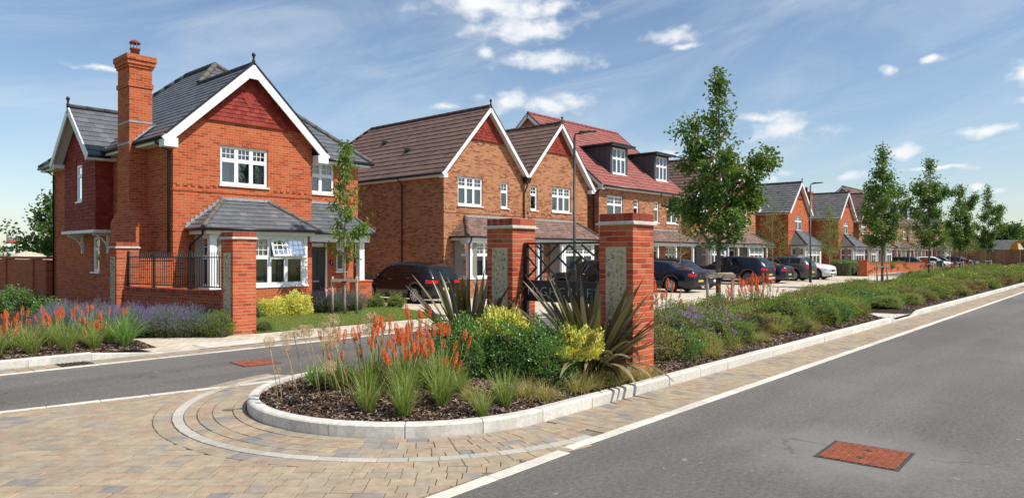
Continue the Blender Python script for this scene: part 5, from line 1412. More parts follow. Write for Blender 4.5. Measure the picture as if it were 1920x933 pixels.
class CarSurf:
    def __init__(s, sp):
        s.sp = sp; s.h = sp['L'] / 2
        s.ax = [s.h - sp['fo'], s.h - sp['fo'] - sp['wb']]     # front, rear axle
    def w(s, x):
        e = s.h - abs(x); t = max(0, 1 - e / .55); return s.sp['W'] / 2 * (1 - .22 * t ** 2.4 - .015 * abs(x))
    def bottom(s, x):
        b = .22 + .10 * max(0, 1 - (s.h - abs(x)) / .3)
        for a in s.ax:
            d = abs(x - a); R = s.sp['wr'] + .055
            if d < R: b = max(b, s.sp['wr'] + sqrt(R * R - d * d))
        return b
    def sec(s, x):
        zb = s.bottom(x); zt = lerp_pts(s.sp['top'], x); ze = min(lerp_pts(s.sp['belt'], x), zt - .02); w = s.w(x)
        zb = min(zb, ze - .05); g = max(0, min(1, (zt - ze) / .42)); wr = w * (.90 - .17 * g)
        return [(0, zb + .02), (w * .80, zb), (w * .965, zb + .012), (w * 1.0, zb + (ze - zb) * .45), (w * .985, ze - (ze - zb) * .12), (w * .945, ze), (wr, ze + (zt - ze) * .86), (wr * .86, zt - .018), (0, zt)]
    def at(s, x, p, side=1, off=0.):
        q = s.sec(x); i = min(int(p), len(q) - 2); t = p - i; y = q[i][0] + (q[i + 1][0] - q[i][0]) * t; z = q[i][1] + (q[i + 1][1] - q[i][1]) * t
        dy, dz = q[i + 1][0] - q[i][0], q[i + 1][1] - q[i][1]; L = hypot(dy, dz) or 1
        return (x, side * (y + dz / L * off), z - dy / L * off)
    def patch(s, x0, x1, p0, p1, side, nx=6, np_=3, off=.005, mb=None, taper=None):
        m = mb or MB(); b = len(m.v)
        for i in range(nx + 1):
            x = x0 + (x1 - x0) * i / nx
            for j in range(np_ + 1): m.v.append(s.at(x, p0 + (p1 - p0) * j / np_, side, off))
        for i in range(nx):
            for j in range(np_):
                a = b + i * (np_ + 1) + j; m.f.append((a, a + np_ + 1, a + np_ + 2, a + 1)); m.smooth.add(len(m.f) - 1)
        return m
def wheel_mesh(R, dark):
    m = MB(); wd = .21; m.lathe([(R * .66, -wd / 2 + .02), (R * .9, -wd / 2), (R, -wd / 2 + .03), (R, wd / 2 - .03), (R * .9, wd / 2), (R * .66, wd / 2 - .02)], 28, axis='Y'); ty = m.mesh('tyre', 'tyre')
    m = MB(); m.lathe([(R * .67, -wd / 2 + .015), (R * .69, -wd / 2 + .02), (R * .69, wd / 2 - .02), (R * .62, wd / 2 - .02)], 24, axis='Y'); n = 10
    disc = MB(); disc.lathe([(R * .64, -.02), (R * .64, .0)], 24, axis='Y')
    sp = MB()
    for o in (-1, 1):
        yo = o * (wd / 2 - .02)
        for k in range(n):
            a = 2 * pi * k / n; c, s_ = cos(a), sin(a); w = .022
            sp.hexa([(R * .1 * c - w * s_, yo - .01, R * .1 * s_ + w * c), (R * .1 * c + w * s_, yo - .01, R * .1 * s_ - w * c), (R * .66 * c + w * s_, yo - .01, R * .66 * s_ - w * c), (R * .66 * c - w * s_, yo - .01, R * .66 * s_ + w * c), (R * .1 * c - w * s_, yo + .01, R * .1 * s_ + w * c), (R * .1 * c + w * s_, yo + .01, R * .1 * s_ - w * c), (R * .66 * c + w * s_, yo + .01, R * .66 * s_ - w * c), (R * .66 * c - w * s_, yo + .01, R * .66 * s_ + w * c)])
        sp.lathe([(R * .16, yo - .012), (R * .14, yo + o * .014 + .0)], 14, axis='Y')
        rim = R * .66
        sp.lathe([(R * .69, yo - .008), (R * .69, yo + .008), (R * .63, yo + .008), (R * .63, yo - .008)], 24, axis='Y') if False else None
        for k in range(24):
            a0, a1 = 2 * pi * k / 24, 2 * pi * (k + 1) / 24
            sp.face([(R * .62 * cos(a0), yo + o * .012, R * .62 * sin(a0)), (R * .62 * cos(a1), yo + o * .012, R * .62 * sin(a1)), (R * .7 * cos(a1), yo + o * .012, R * .7 * sin(a1)), (R * .7 * cos(a0), yo + o * .012, R * .7 * sin(a0))])
    return ty, sp.mesh('rim', dark), disc.mesh('brake_disc', 'trim_dark')
WHEELS = {}
def car(kind, label, loc, nose, pnt, name='parked_car', rim='rim_silver', rails=False, rear_bits=True, lower=None, tail='wrap'):
    "nose = direction of travel in degrees (90 = towards the houses)"
    sp = SPECS[kind]; S = CarSurf(sp); h = S.h
    P = thing(name, label, 'car', loc, radians(nose), 'cars parked in front of the houses')
    xs = sorted(set([-h, -h + .02, -h + .06, h - .06, h - .02, h] + [-h + .06 + (2 * h - .12) * i / 60 for i in range(61)] + [a + d * (sp['wr'] + .055) for a in S.ax for d in (-1, -.98, -.9, -.75, -.5, -.25, 0, .25, .5, .75, .9, .98, 1)]))
    m = MB(); rings = []
    for x in xs:
        q = S.sec(x); pts = [(x, y, z) for y, z in q] + [(x, -y, z) for y, z in q[-2:0:-1]]
        rings.append((len(m.v), len(pts))); m.v.extend(pts)
    for (a, n), (b, _) in zip(rings, rings[1:]):
        for k in range(n): m.f.append((a + k, b + k, b + (k + 1) % n, a + (k + 1) % n)); m.smooth.add(len(m.f) - 1)
    m.f.append(tuple(rings[0][0] + k for k in range(rings[0][1]))); m.f.append(tuple(rings[-1][0] + k for k in reversed(range(rings[-1][1]))))
    body = m.build('body', pnt, P)
    # wheel wells and wheels
    for i, a in enumerate(S.ax):
        for s in (-1, 1):
            if (sp['wr'], rim) not in WHEELS: WHEELS[(sp['wr'], rim)] = wheel_mesh(sp['wr'], rim)
            ty, rm, dk = WHEELS[(sp['wr'], rim)]
            w = mobj('wheel', ty, P, (a, s * (sp['W'] / 2 - .13), sp['wr'])); mobj('rim', rm, w); mobj('brake_disc', dk, w)
            m = MB(); R = sp['wr'] + .05; y0, y1 = sorted((s * (sp['W'] / 2 - .30), s * (sp['W'] / 2 - .05)))
            for k in range(12):
                t0, t1 = pi * k / 12, pi * (k + 1) / 12; m.face([(a + R * cos(t0), y0, sp['wr'] + R * sin(t0)), (a + R * cos(t1), y0, sp['wr'] + R * sin(t1)), (a + R * cos(t1), y1, sp['wr'] + R * sin(t1)), (a + R * cos(t0), y1, sp['wr'] + R * sin(t0))])
            yi = s * (sp['W'] / 2 - .30); m.face([(a + R * cos(pi * k / 12), yi, sp['wr'] + R * sin(pi * k / 12)) for k in range(13)]); m.build('wheel_arch', 'trim_dark', P)
    # glass
    for (x0, x1), nm in ((sp['rs'], 'rear_screen'), (sp['fs'], 'windscreen')):
        m = MB(); S.patch(x0, x1, 7.12, 8, 1, 8, 3, .004, m); S.patch(x0, x1, 7.12, 8, -1, 8, 3, .004, m); m.build(nm, 'car_glass', P)
    for (x0, x1) in sp['win']:
        for s in (-1, 1):
            m = MB(); S.patch(x0, x1, 5.12, 5.93, s, 8, 3, .005, m); m.build('side_window', 'car_glass', P)
    # seams and handles
    for s in (-1, 1):
        for x in (sp['win'][0][1] + .05, sp['win'][1][1] + .05, sp['win'][2][1] + .12):
            m = MB(); S.patch(x - .005, x + .005, 2.2, 5.0, s, 1, 6, .002, m); m.build('door_seam', 'trim_dark', P)
        for x in (sp['win'][1][0] + .12, sp['win'][2][0] + .12):
            c = S.at(x, 4.55, s, .02); m = MB(); m.box(c[0] - .09, c[0] + .09, c[1] - .015, c[1] + .015, c[2] - .012, c[2] + .014); m.build('door_handle', 'chrome' if rim == 'rim_silver' else pnt, P)
        c = S.at(sp['win'][2][1] - .1, 5.15, s, .1); m = MB(); m.lathe([(.01, -.11), (.07, -.08), (.085, 0), (.07, .06), (.01, .09)], 10, c, 'Y'); o = m.build('door_mirror', pnt, P)
        m = MB(); S.patch(S.ax[1] + sp['wr'] + .06, S.ax[0] - sp['wr'] - .06, 1.9, 2.35, s, 6, 2, .006, m); m.build('sill_trim', lower or 'trim_dark', P)
        # lights
        zt = lerp_pts(sp['belt'], -h); 
        m = MB(); S.patch(-h + .012, -h + .22, 3.75, 4.8, s, 6, 4, .007, m)
        w = S.w(-h); y0, y1 = sorted((s * w * .60, s * w * .98)); z0, z1 = S.at(-h, 3.75)[2], S.at(-h, 4.8)[2]
        m.box(-h - .008, -h + .013, y0, y1, z0, z1); m.build('tail_light', 'lens_red', P)
        m = MB(); S.patch(h - .34, h - .02, 3.9, 4.8, s, 6, 3, .007, m); w = S.w(h); y0, y1 = sorted((s * w * .55, s * w * .98)); z0, z1 = S.at(h, 3.7)[2], S.at(h, 4.8)[2]
        m.box(h - .02, h + .008, y0, y1, z0, z1); m.build('headlight', 'lens_clear', P)
        if rails:
            m = MB(); m.tube([S.at(x, 7.0, s, .035) for x in (-1.5, -1.0, -.4, .2)], .016, 6); m.build('roof_rail', 'trim_dark', P)
    zb = S.at(-h, 3.2)[2]
    m = MB(); m.box(-h - .012, -h + .01, -.24, .24, zb - .13, zb - .03); m.build('rear_plate', 'plate_yellow', P)
    m = MB(); m.box(-h - .01, -h + .05, -S.w(-h) * .85, S.w(-h) * .85, S.bottom(-h) + .02, S.bottom(-h) + .13); m.build('rear_bumper', lower or 'trim_dark', P)
    m = MB(); m.lathe([(.05, -h - .010), (.05, -h + .01)], 14, (0, 0, 0), 'Y')
    m.v = [(y, x, z + zt - .10) for x, y, z in m.v]; m.build('badge', 'chrome', P)
    z = S.at(h, 3)[2]
    m = MB(); m.box(h - .01, h + .012, -.26, .26, z - .08, z + .03); m.build('front_plate', 'plate_white', P)
    m = MB(); m.box(h - .02, h + .006, -S.w(h) * .5, S.w(h) * .5, z + .05, z + .2)
    gr = m.build('grille', 'trim_dark', P)
    for k in range(3): m = MB(); m.box(h, h + .011, -S.w(h) * .48, S.w(h) * .48, z + .075 + k * .042, z + .085 + k * .042); m.build('grille_bar', 'chrome', gr)
    m = MB(); m.box(h - .03, h + .004, -S.w(h) * .8, S.w(h) * .8, S.bottom(h) + .02, S.bottom(h) + .13); m.build('front_bumper', 'trim_dark', P)
    m = MB(); m.box(-h + .25, h - .25, -sp['W'] / 2 + .32, sp['W'] / 2 - .32, .16, .3); m.build('underbody', 'trim_dark', P)
    x = sp['rs'][0] + .1
    m = MB(); m.bar(S.at(x, 8, 1, .02), S.at(x + .08, 7.4, 1, .02), .012, .012); m.build('rear_wiper', 'trim_dark', P)
    return P
car('hatch', 'black hatchback parked nose in on the drive beside the corner house', (17.4, 20.75, .01), 90, 'paint_black')
car('mini', 'black car half hidden behind the gate screen lattice', (25.2, 17.35, .01), 90, 'paint_black')
car('saloon', 'navy saloon with red tail lights parked beside the gate pier', (30.15, 17.5, .01), 90, 'paint_navy')
car('mini', 'dark blue small car facing the road beside the navy saloon', (33.4, 18.0, .01), -90, 'paint_blue', rails=True)
car('suv', 'black sport utility car with silver lower trim behind the big tree trunk', (40.5, 18.2, .01), 90, 'paint_navy', rim='rim_dark', lower='rim_silver')
car('saloon', 'dark blue car with its tail showing left of the grey sport utility car', (43.6, 18.3, .01), 90, 'paint_blue')
car('suv', 'grey sport utility car parked nose in behind the second lamp post', (48.3, 18.4, .01), 90, 'paint_grey', rails=True)
car('suv', 'white sport utility car facing the road beside the grey one', (51.8, 18.2, .01), -90, 'paint_white', rails=True, rim='rim_dark', lower='trim_dark')
car('estate', 'dark blue estate car behind the curved brick planter', (88.6, 18.8, .01), -90, 'paint_blue')
car('hatch', 'white hatchback behind the dark green wheeled bin', (97.0, 18.3, .01), -90, 'paint_white')
car('hatch', 'dark hatchback immediately right of the white hatchback', (100.6, 18.2, .01), -90, 'paint_navy')
car('saloon', 'black saloon beneath the fourth street tree', (107.5, 18.2, .01), 90, 'paint_black')
car('saloon', 'blue saloon, last in the line of parked cars', (112.0, 18.0, .01), -90, 'paint_blue')
# ------------------------------------------------------------------ plants
leaf_mat('leaf_pear', [(0, (.045, .11, .018)), (.5, (.09, .19, .03)), (.85, (.15, .26, .05)), (1, (.24, .34, .09))], .42, .35, .5)
leaf_mat('leaf_cherry', [(0, (0.075, 0.150, 0.025)), (.5, (0.138, 0.237, 0.037)), (1, (0.237, 0.325, 0.075))], .45, .35, .5)
leaf_mat('leaf_birch', [(0, (0.112, 0.175, 0.037)), (.6, (0.200, 0.250, 0.062)), (1, (0.325, 0.300, 0.100))], .5, .35)
leaf_mat('leaf_far', [(0, (0.030, 0.083, 0.018)), (.6, (0.068, 0.143, 0.030)), (1, (0.120, 0.210, 0.053))], .6, .25)
leaf_mat('leaf_box', [(0, (.06, .15, .028)), (.5, (.105, .24, .045)), (.85, (.16, .31, .07)), (1, (.30, .43, .15))], .35, .25, .6)
leaf_mat('leaf_hebe', [(0, (.10, .155, .025)), (.5, (.19, .27, .045)), (.85, (.29, .35, .07)), (1, (.42, .42, .12))], .5, .3)
plain('shrub_core', (.022, .026, .010), .95, .3, 20)  # near-black fill: shade between the leaves put into the colour
leaf_mat('leaf_olive', [(0, (.17, .15, .045)), (.5, (.29, .25, .075)), (1, (.44, .37, .14))], .55, .3)
leaf_mat('leaf_lime', [(0, (.52, .50, .05)), (.4, (.74, .70, .10)), (.8, (.82, .77, .20)), (1, (.85, .80, .40))], .5, .15)
leaf_mat('leaf_lavender', [(0, (0.083, 0.120, 0.053)), (.5, (0.135, 0.188, 0.083)), (1, (0.210, 0.255, 0.135))], .6, .2)
leaf_mat('leaf_russet', [(0, (0.140, 0.077, 0.035)), (.5, (0.238, 0.119, 0.049)), (1, (0.308, 0.196, 0.084))], .55, .25)
leaf_mat('grass_green', [(0, (.11, .20, .03)), (.45, (.20, .31, .05)), (.75, (.34, .38, .09)), (1, (.62, .54, .24))], .5, .35)
leaf_mat('grass_gold', [(0, (.24, .19, .05)), (.4, (.45, .37, .12)), (.8, (.62, .52, .22)), (1, (.27, .30, .07))], .6, .3)
leaf_mat('strap_green', [(0, (.09, .21, .035)), (.5, (.18, .35, .06)), (1, (.32, .48, .12))], .4, .3, .5)
leaf_mat('lawn_grass', [(0, (.14, .20, .03)), (.5, (.22, .29, .05)), (1, (.40, .40, .12))], .6, .3)
leaf_mat('phormium', [(0, (.045, .036, .018)), (.4, (.085, .066, .034)), (.7, (.14, .11, .055)), (1, (.27, .22, .13))], .35, .12, .5)
leaf_mat('phormium_red', [(0, (0.120, 0.035, 0.030)), (.5, (0.220, 0.060, 0.045)), (1, (0.320, 0.130, 0.090))], .4, .2)
leaf_mat('petal_orange', [(0, (0.720, 0.070, 0.015)), (.4, (0.850, 0.120, 0.020)), (.75, (0.850, 0.200, 0.040)), (1, (0.800, 0.340, 0.100))], .5, .25)
leaf_mat('petal_purple', [(0, (.13, .075, .27)), (.5, (.22, .14, .40)), (1, (.34, .26, .50))], .6, .25)
leaf_mat('petal_mauve', [(0, (0.280, 0.120, 0.360)), (.5, (0.420, 0.220, 0.500)), (1, (0.520, 0.340, 0.580))], .6, .25)
leaf_mat('seed_straw', [(0, (0.420, 0.300, 0.160)), (.5, (0.550, 0.420, 0.240)), (1, (0.660, 0.540, 0.340))], .7, .2)
leaf_mat('seed_dark', [(0, (0.020, 0.012, 0.015)), (1, (0.050, 0.030, 0.030))], .7, .05)
plain('stem_green', (.14, .17, .06), .6, .25, 20); plain('stem_straw', (.36, .28, .16), .7, .25, 20); plain('bark_grey', (.15, .115, .085), .9, .35, 25, .2, .6); plain('bark_pale', (.30, .24, .19), .85, .3, 25, .2, .4); plain('bark_dark', (.07, .05, .04), .9, .3, 20)

def leaf(m, p, d, n, L, w, fold=.25):
    "a leaf from p along d with upper side n"
    s = d.cross(n)
    if s.length < 1e-4: s = d.orthogonal()
    s.normalize(); n = s.cross(d)
    b = len(m.v); mid = p + d * (L * .45)
    m.v.extend([tuple(p), tuple(mid + s * w * .5 + n * w * fold), tuple(p + d * L - n * L * .12), tuple(mid - s * w * .5 + n * w * fold)])
    m.f.append((b, b + 1, b + 2)); m.f.append((b, b + 2, b + 3))
def rdir(r):
    z = r.uniform(-1, 1); a = r.uniform(0, 2 * pi); q = sqrt(1 - z * z); return Vector((q * cos(a), q * sin(a), z))
def shrub_mesh(seed, rx, ry, h, n, L, w, up=.35, lump=.28, inner=.35, tips=None, low=0.):
    "leaves through the volume of a lumpy dome sitting on z=0"
    r = random.Random(seed); m = MB(); t = MB(); o = Vector((seed * 7.3, 1.1, 3.7))
    for i in range(n):
        d = rdir(r); d.z = abs(d.z) * .95 + .02 if r.random() < .86 else -abs(d.z) * .2
        d.normalize()
        k = 1 + lump * mnoise.noise(d * 2.1 + o) * 1.6 + lump * .55 * mnoise.noise(d * 5.2 + o)
        f = 1 - abs(r.gauss(0, inner * .5)) if r.random() < .8 else r.uniform(.35, 1)
        c = Vector((d.x * rx * k * f, d.y * ry * k * f, max(low, (d.z * .80 + .20) * h * k * f)))
        g = (d * .8 + Vector((0, 0, up)) + rdir(r) * .75).normalized()
        leaf(m, c, g, (d + rdir(r) * .6).normalized(), L * r.uniform(.7, 1.25), w * r.uniform(.8, 1.2))
        if tips and d.z > -.0 and f > .82 and r.random() < tips[0]:
            hh = tips[1] * r.uniform(.7, 1.3); a = (d * .55 + Vector((0, 0, .8)) + rdir(r) * .3).normalized()
            e = c + a * hh
            s = a.orthogonal().normalized() * .0015; m.face([c - s, c + s, e + s, e - s])
            for q in range(tips[2]):
                pp = c + a * (hh * (1 - tips[3] * q / max(1, tips[2] - 1)))
                leaf(t, pp, (a * .5 + rdir(r)).normalized(), rdir(r), tips[4], tips[4] * .7)
    return m, t
CORES = {}
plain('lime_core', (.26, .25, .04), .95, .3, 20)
def SH(seed, rx, ry, h, n, L, w, mat, lump=.28, flower=None, **kw):
    "shrub foliage mesh (and flowers), with an added core painting the shade in its gaps, remembered for plant1"
    m, t = shrub_mesh(seed, rx, ry, h, n, L, w, lump=lump, **kw); me = m.mesh('foliage', mat)
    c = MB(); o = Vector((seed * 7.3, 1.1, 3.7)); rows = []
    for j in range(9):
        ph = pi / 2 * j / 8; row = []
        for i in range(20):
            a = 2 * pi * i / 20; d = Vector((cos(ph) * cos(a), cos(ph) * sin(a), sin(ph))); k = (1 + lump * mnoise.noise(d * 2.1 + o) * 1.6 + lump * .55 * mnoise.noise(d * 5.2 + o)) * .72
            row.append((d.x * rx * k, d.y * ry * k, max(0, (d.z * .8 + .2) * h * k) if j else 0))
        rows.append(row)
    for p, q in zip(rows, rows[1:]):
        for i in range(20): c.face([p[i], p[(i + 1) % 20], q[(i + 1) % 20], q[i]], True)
    CORES[me.name] = c.mesh('shade_core', 'lime_core' if mat == 'leaf_lime' else 'shrub_core')  # opaque dome added inside so the gaps between leaves look shaded
    return (me, t.mesh('flowers', flower)) if flower else me
def blades_mesh(seed, n, h, spread, w, droop=.5, base=.06, seg=4, fold=0., hv=.35, upright=.4):
    r = random.Random(seed); m = MB()
    for i in range(n):
        a = r.uniform(0, 2 * pi); bx = base * sqrt(r.random()); p = Vector((bx * cos(a), bx * sin(a), 0)); a += r.gauss(0, .5)
        L = h * r.uniform(1 - hv, 1 + hv * .6); out = spread * (r.random() ** .8) ; d = Vector((cos(a), sin(a), 0)); sd = Vector((-sin(a), cos(a), 0)); sd = (sd + rdir(r) * .4).normalized()
        ti = upright + (1 - upright) * (1 - out); pts = []; dr = droop * r.uniform(.5, 1.4) * out
        ang = (1 - ti) * 1.2; q = p.copy()
        for k in range(seg + 1):
            pts.append(q.copy()); st = L / seg; ang2 = ang + dr * 2.2 * (k / seg) ** 1.5
            q = q + (d * sin(ang2) + Vector((0, 0, 1)) * cos(ang2)) * st
            if q.z < .01: q.z = .01
        b = len(m.v)
        for k, pt in enumerate(pts):
            ww = w * (1 - (k / seg) ** 2 * .92) * r.uniform(.9, 1.1) * .5
            m.v.append(tuple(pt - sd * ww)); m.v.append(tuple(pt + sd * ww))
        for k in range(seg): m.f.append((b + 2 * k, b + 2 * k + 1, b + 2 * k + 3, b + 2 * k + 2))
    return m
def plant1(name, label, cat, me, loc, rz=0., sc=1., group=None, extra=None):
    "plant with foliage (and flowers) as parts"
    P = thing(name, label, cat, loc, rz, group); P.scale = (sc, sc, sc) if not hasattr(sc, '__len__') else sc
    mobj('foliage', me, P)
    if me.name in CORES: mobj('shade_core', CORES[me.name], P)
    for nm, e in (extra or ()): tag(mobj(nm, e, P), kind='stuff' if 'flower' in nm else None)
    return P
R = random.Random(21)
ORD = ['first', 'second', 'third', 'fourth', 'fifth', 'sixth', 'seventh', 'eighth', 'ninth', 'tenth', 'eleventh', 'twelfth', 'thirteenth', 'fourteenth', 'fifteenth', 'sixteenth', 'seventeenth', 'eighteenth', 'nineteenth', 'twentieth', 'twenty first', 'twenty second', 'twenty third', 'twenty fourth', 'twenty fifth', 'twenty sixth', 'twenty seventh', 'twenty eighth', 'twenty ninth', 'thirtieth']

GRASS = [blades_mesh(s, 230, .42, .85, .0062, .55, .06).mesh('tuft', 'grass_green') for s in (1, 2, 3)]
SEDGE = [blades_mesh(s, 420, .27, 1.0, .0042, .9, .09, hv=.45, upright=.15).mesh('sedge', 'grass_gold') for s in (4, 5, 6)]
ARCH = blades_mesh(9, 240, .62, .9, .010, .75, .07).mesh('arching_tuft', 'strap_green')
STRAP = [blades_mesh(s, 80, .42, .95, .024, .7, .09, hv=.3).mesh('straps', 'strap_green') for s in (11, 12)]
STRAPF = [blades_mesh(s, 46, .40, .95, .03, .6, .16, hv=.3, seg=3).mesh('straps', 'strap_green') for s in (13,)]
KLEAF = [blades_mesh(s, 190, .46, .9, .008, .6, .08).mesh('foliage', 'grass_green') for s in (14, 15)]
def poker_mesh(seed):
    r = random.Random(seed); m = MB(); H = .155
    for i in range(95):
        f = (i + .5) / 95; z = H * f; rad = .007 + .015 * sin(pi * min(1, .12 + f * .93)) ** .7
        a = i * 2.39996; d = Vector((cos(a), sin(a), 0)); c = Vector((0, 0, z)) + d * .004
        g = (d * .8 + Vector((0, 0, -.55 + f * 1.0))).normalized(); L = rad * 1.35 * r.uniform(.85, 1.2)
        s = g.cross(Vector((0, 0, 1))).normalized() * .0052; u = g.cross(s).normalized() * .0052
        b = len(m.v); e = c + g * L
        m.v.extend([tuple(c), tuple(e + s), tuple(e - s * .5 + u * .9), tuple(e - s * .5 - u * .9)])
        m.f += [(b, b + 1, b + 2), (b, b + 2, b + 3), (b, b + 3, b + 1), (b + 1, b + 3, b + 2)]
    return m.mesh('flower_head', 'petal_orange')
POKER = [poker_mesh(k) for k in range(3)]
stm = MB(); stm.tube([(0, 0, 0), (0, 0, .5), (0, 0, 1)], [.006, .0055, .005], 5); STEM = stm.mesh('flower_stem', 'stem_green')
def kniphofia(label, x, y, z, nh, h, spread, group, leaves=True, hs=1.):
    P = thing('red_hot_poker', label, 'flower', (x, y, z), R.uniform(0, 6), group)
    if leaves: mobj('foliage', R.choice(KLEAF), P, scale=(1, 1, R.uniform(.85, 1.05)))
    for i in range(nh):
        a = R.uniform(0, 2 * pi); d = spread * sqrt(R.random()); bx, by = .3 * d * cos(a), .3 * d * sin(a); H = h * R.uniform(.66, 1.2)
        tx, ty = .7 * d * cos(a) / H + R.gauss(0, .05), .7 * d * sin(a) / H + R.gauss(0, .05)
        s = mobj('flower_stem', STEM, P, (bx, by, 0), (-math.atan(ty), math.atan(tx), 0), (1, 1, H))
        c = mobj('flower_head', R.choice(POKER), s, (0, 0, .93), (0, 0, R.uniform(0, 6)))
        q = hs * R.uniform(.62, 1.12); w_ = q * R.uniform(.65, 1.0); c.scale = (w_, w_, q * R.uniform(.7, 1.25) / H)
    return P
KI = [(4.80, 7.02, 8, .55), (5.0, 6.68, 11, .62), (5.25, 6.8, 13, .70), (5.30, 6.36, 11, .54), (5.55, 6.6, 13, .68), (5.72, 6.28, 11, .6), (5.55, 6.05, 6, .42), (5.85, 6.75, 12, .74), (5.12, 6.22, 7, .44), (6.05, 6.4, 6, .56)]
for i, (x, y, n, h) in enumerate(sorted(KI)): kniphofia('orange red hot poker clump in the island bed, %s from its nose' % ORD[i], x, y, bed_z(x, y), n, h, .26, 'orange red hot pokers in the island bed')
for i, (x, y, k, sc) in enumerate([(4.52, 6.05, 0, 1.), (4.70, 5.66, 1, 1.02), (5.16, 5.60, 2, 1.08), (5.27, 5.10, 0, .72), (5.72, 5.18, 1, 1.0), (5.05, 6.05, 2, .8), (5.6, 5.75, 0, .7)]):
    plant1('grass_tuft', 'green upright grass tuft in the island mulch, %s from the rounded nose' % ORD[i], 'grass tuft', GRASS[k], (x, y, bed_z(x, y)), R.uniform(0, 6), sc, 'green grass tufts in the island bed')
for i, (x, y, sc) in enumerate([(5.55, 5.55, .75), (6.18, 5.26, 1.), (6.32, 5.1, .9), (6.95, 5.08, 1.05), (7.3, 5.08, 1.05), (7.65, 5.05, 1.05), (8.05, 5.0, 1.), (8.45, 4.99, .9)]):
    plant1('sedge_clump', 'golden brown sedge clump beside the island front kerb, %s towards the gate pier' % ORD[i], 'sedge', SEDGE[i % 3], (x, y, bed_z(x, y) - .02), R.uniform(0, 6), sc, 'golden sedge along the island kerb')
# alliums gone to seed
def ball_mesh(seed, rad, n, mat):
    r = random.Random(seed); m = MB()
    for i in range(n):
        z = 1 - 2 * (i + .5) / n; a = i * 2.39996; q = sqrt(1 - z * z); d = Vector((q * cos(a), q * sin(a), z)); e = d * rad * r.uniform(.82, 1.05)
        s = d.orthogonal().normalized() * .0009; m.face([d * .004 - s, d * .004 + s, e + s, e - s])
        for k in range(3): leaf(m, e, (d * .6 + rdir(r)).normalized(), rdir(r), rad * .2, rad * .13)
    return m.mesh('seed_head', mat)
BALL = [ball_mesh(k, .062, 95, 'seed_straw') for k in range(2)]
AL = [(4.04, 7.21, .82), (4.19, 7.11, .88), (4.18, 7.1, .75), (4.32, 7.17, .9), (4.38, 7.08, .92), (4.33, 6.88, .95), (4.57, 6.95, .95), (4.78, 7.07, 1.02), (4.52, 6.68, .92), (4.35, 6.58, .82), (4.4, 6.49, .84), (4.3, 6.41, .6), (5.12, 6.78, 1.02), (5.01, 6.71, .92), (4.06, 7.05, .52)]
AS = [1.0, 1.0, .85, .95, 1.1, 1.05, 1.15, 1.2, 1.15, 1.0, 1.05, 1.15, 1.45, 1.2, .5]
for i, (x, y, z) in enumerate(AL):
    bx, by = x + R.uniform(-.02, .22), y - R.uniform(-.05, .22); bz = bed_z(bx, by)
    P = thing('allium', ('small green allium bud lowest at the left end of the island' if i == 14 else 'dried straw coloured allium seed head, %s along the island nose' % ORD[i]), 'flower', (bx, by, bz), 0, 'dried alliums at the island nose')
    tx, ty, tz = x - bx, y - by, z - bz
    m = MB(); m.tube([(0, 0, 0), (tx * .3, ty * .3, tz * .4), (tx * .75, ty * .75, tz * .8), (tx, ty, tz)], [.0055, .005, .0045, .004], 5); s = m.build('flower_stem', 'stem_straw', P)
    mobj('seed_head', BALL[i % 2], s, (tx, ty, tz), (R.uniform(0, 3), R.uniform(0, 3), 0), (AS[i],) * 3)
for i, (x, y) in enumerate([(4.75, 7.35), (5.05, 7.15), (4.95, 7.75)]):
    plant1('strap_leaf_plant', 'dark green strap leaved tuft among the alliums, %s from the nose' % ORD[i], 'plant', STRAP[i % 2], (x, y, bed_z(x, y)), i, .62, 'strap leaved tufts in the island')

# island shrubs
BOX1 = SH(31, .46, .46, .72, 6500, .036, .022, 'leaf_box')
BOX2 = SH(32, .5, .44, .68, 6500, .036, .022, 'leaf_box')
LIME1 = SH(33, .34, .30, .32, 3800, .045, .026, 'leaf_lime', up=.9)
brn = MB()
for k in range(9): a = k * .7; brn.tube([(0, 0, 0), (.12 * cos(a), .12 * sin(a), .2), (.26 * cos(a), .26 * sin(a), .5)], [.012, .008, .003], 5)
BRN = brn.mesh('branches', 'bark_dark')
for x, y, me, sc, lab in ((6.45, 6.62, BOX1, 1., 'rounded glossy green shrub beside the red hot pokers'), (6.85, 6.05, BOX2, 1.0, 'glossy green shrub in the middle of the island planting'), (6.92, 5.62, BOX1, .98, 'glossy green shrub overhanging the golden sedge near the island kerb'), (7.0, 6.75, BOX2, .98, 'glossy green shrub at the back of the island under yellow foliage')):
    plant1('evergreen_shrub', lab, 'shrub', me, (x, y, bed_z(x, y)), R.uniform(0, 6), sc, 'glossy green island shrubs', [('branches', BRN)])
for x, y, z, sc, lab in ((7.0, 6.42, .42, 1.15, 'bright yellow leaved shrub topping the green shrubs left of the gate screen'), (7.28, 5.36, .30, 1.1, 'bright yellow leaved shrub beside the large bronze phormium')):
    plant1('golden_shrub', lab, 'shrub', LIME1, (x, y, bed_z(x, y) + z), R.uniform(0, 6), sc, 'yellow leaved island shrubs', [('branches', BRN)])

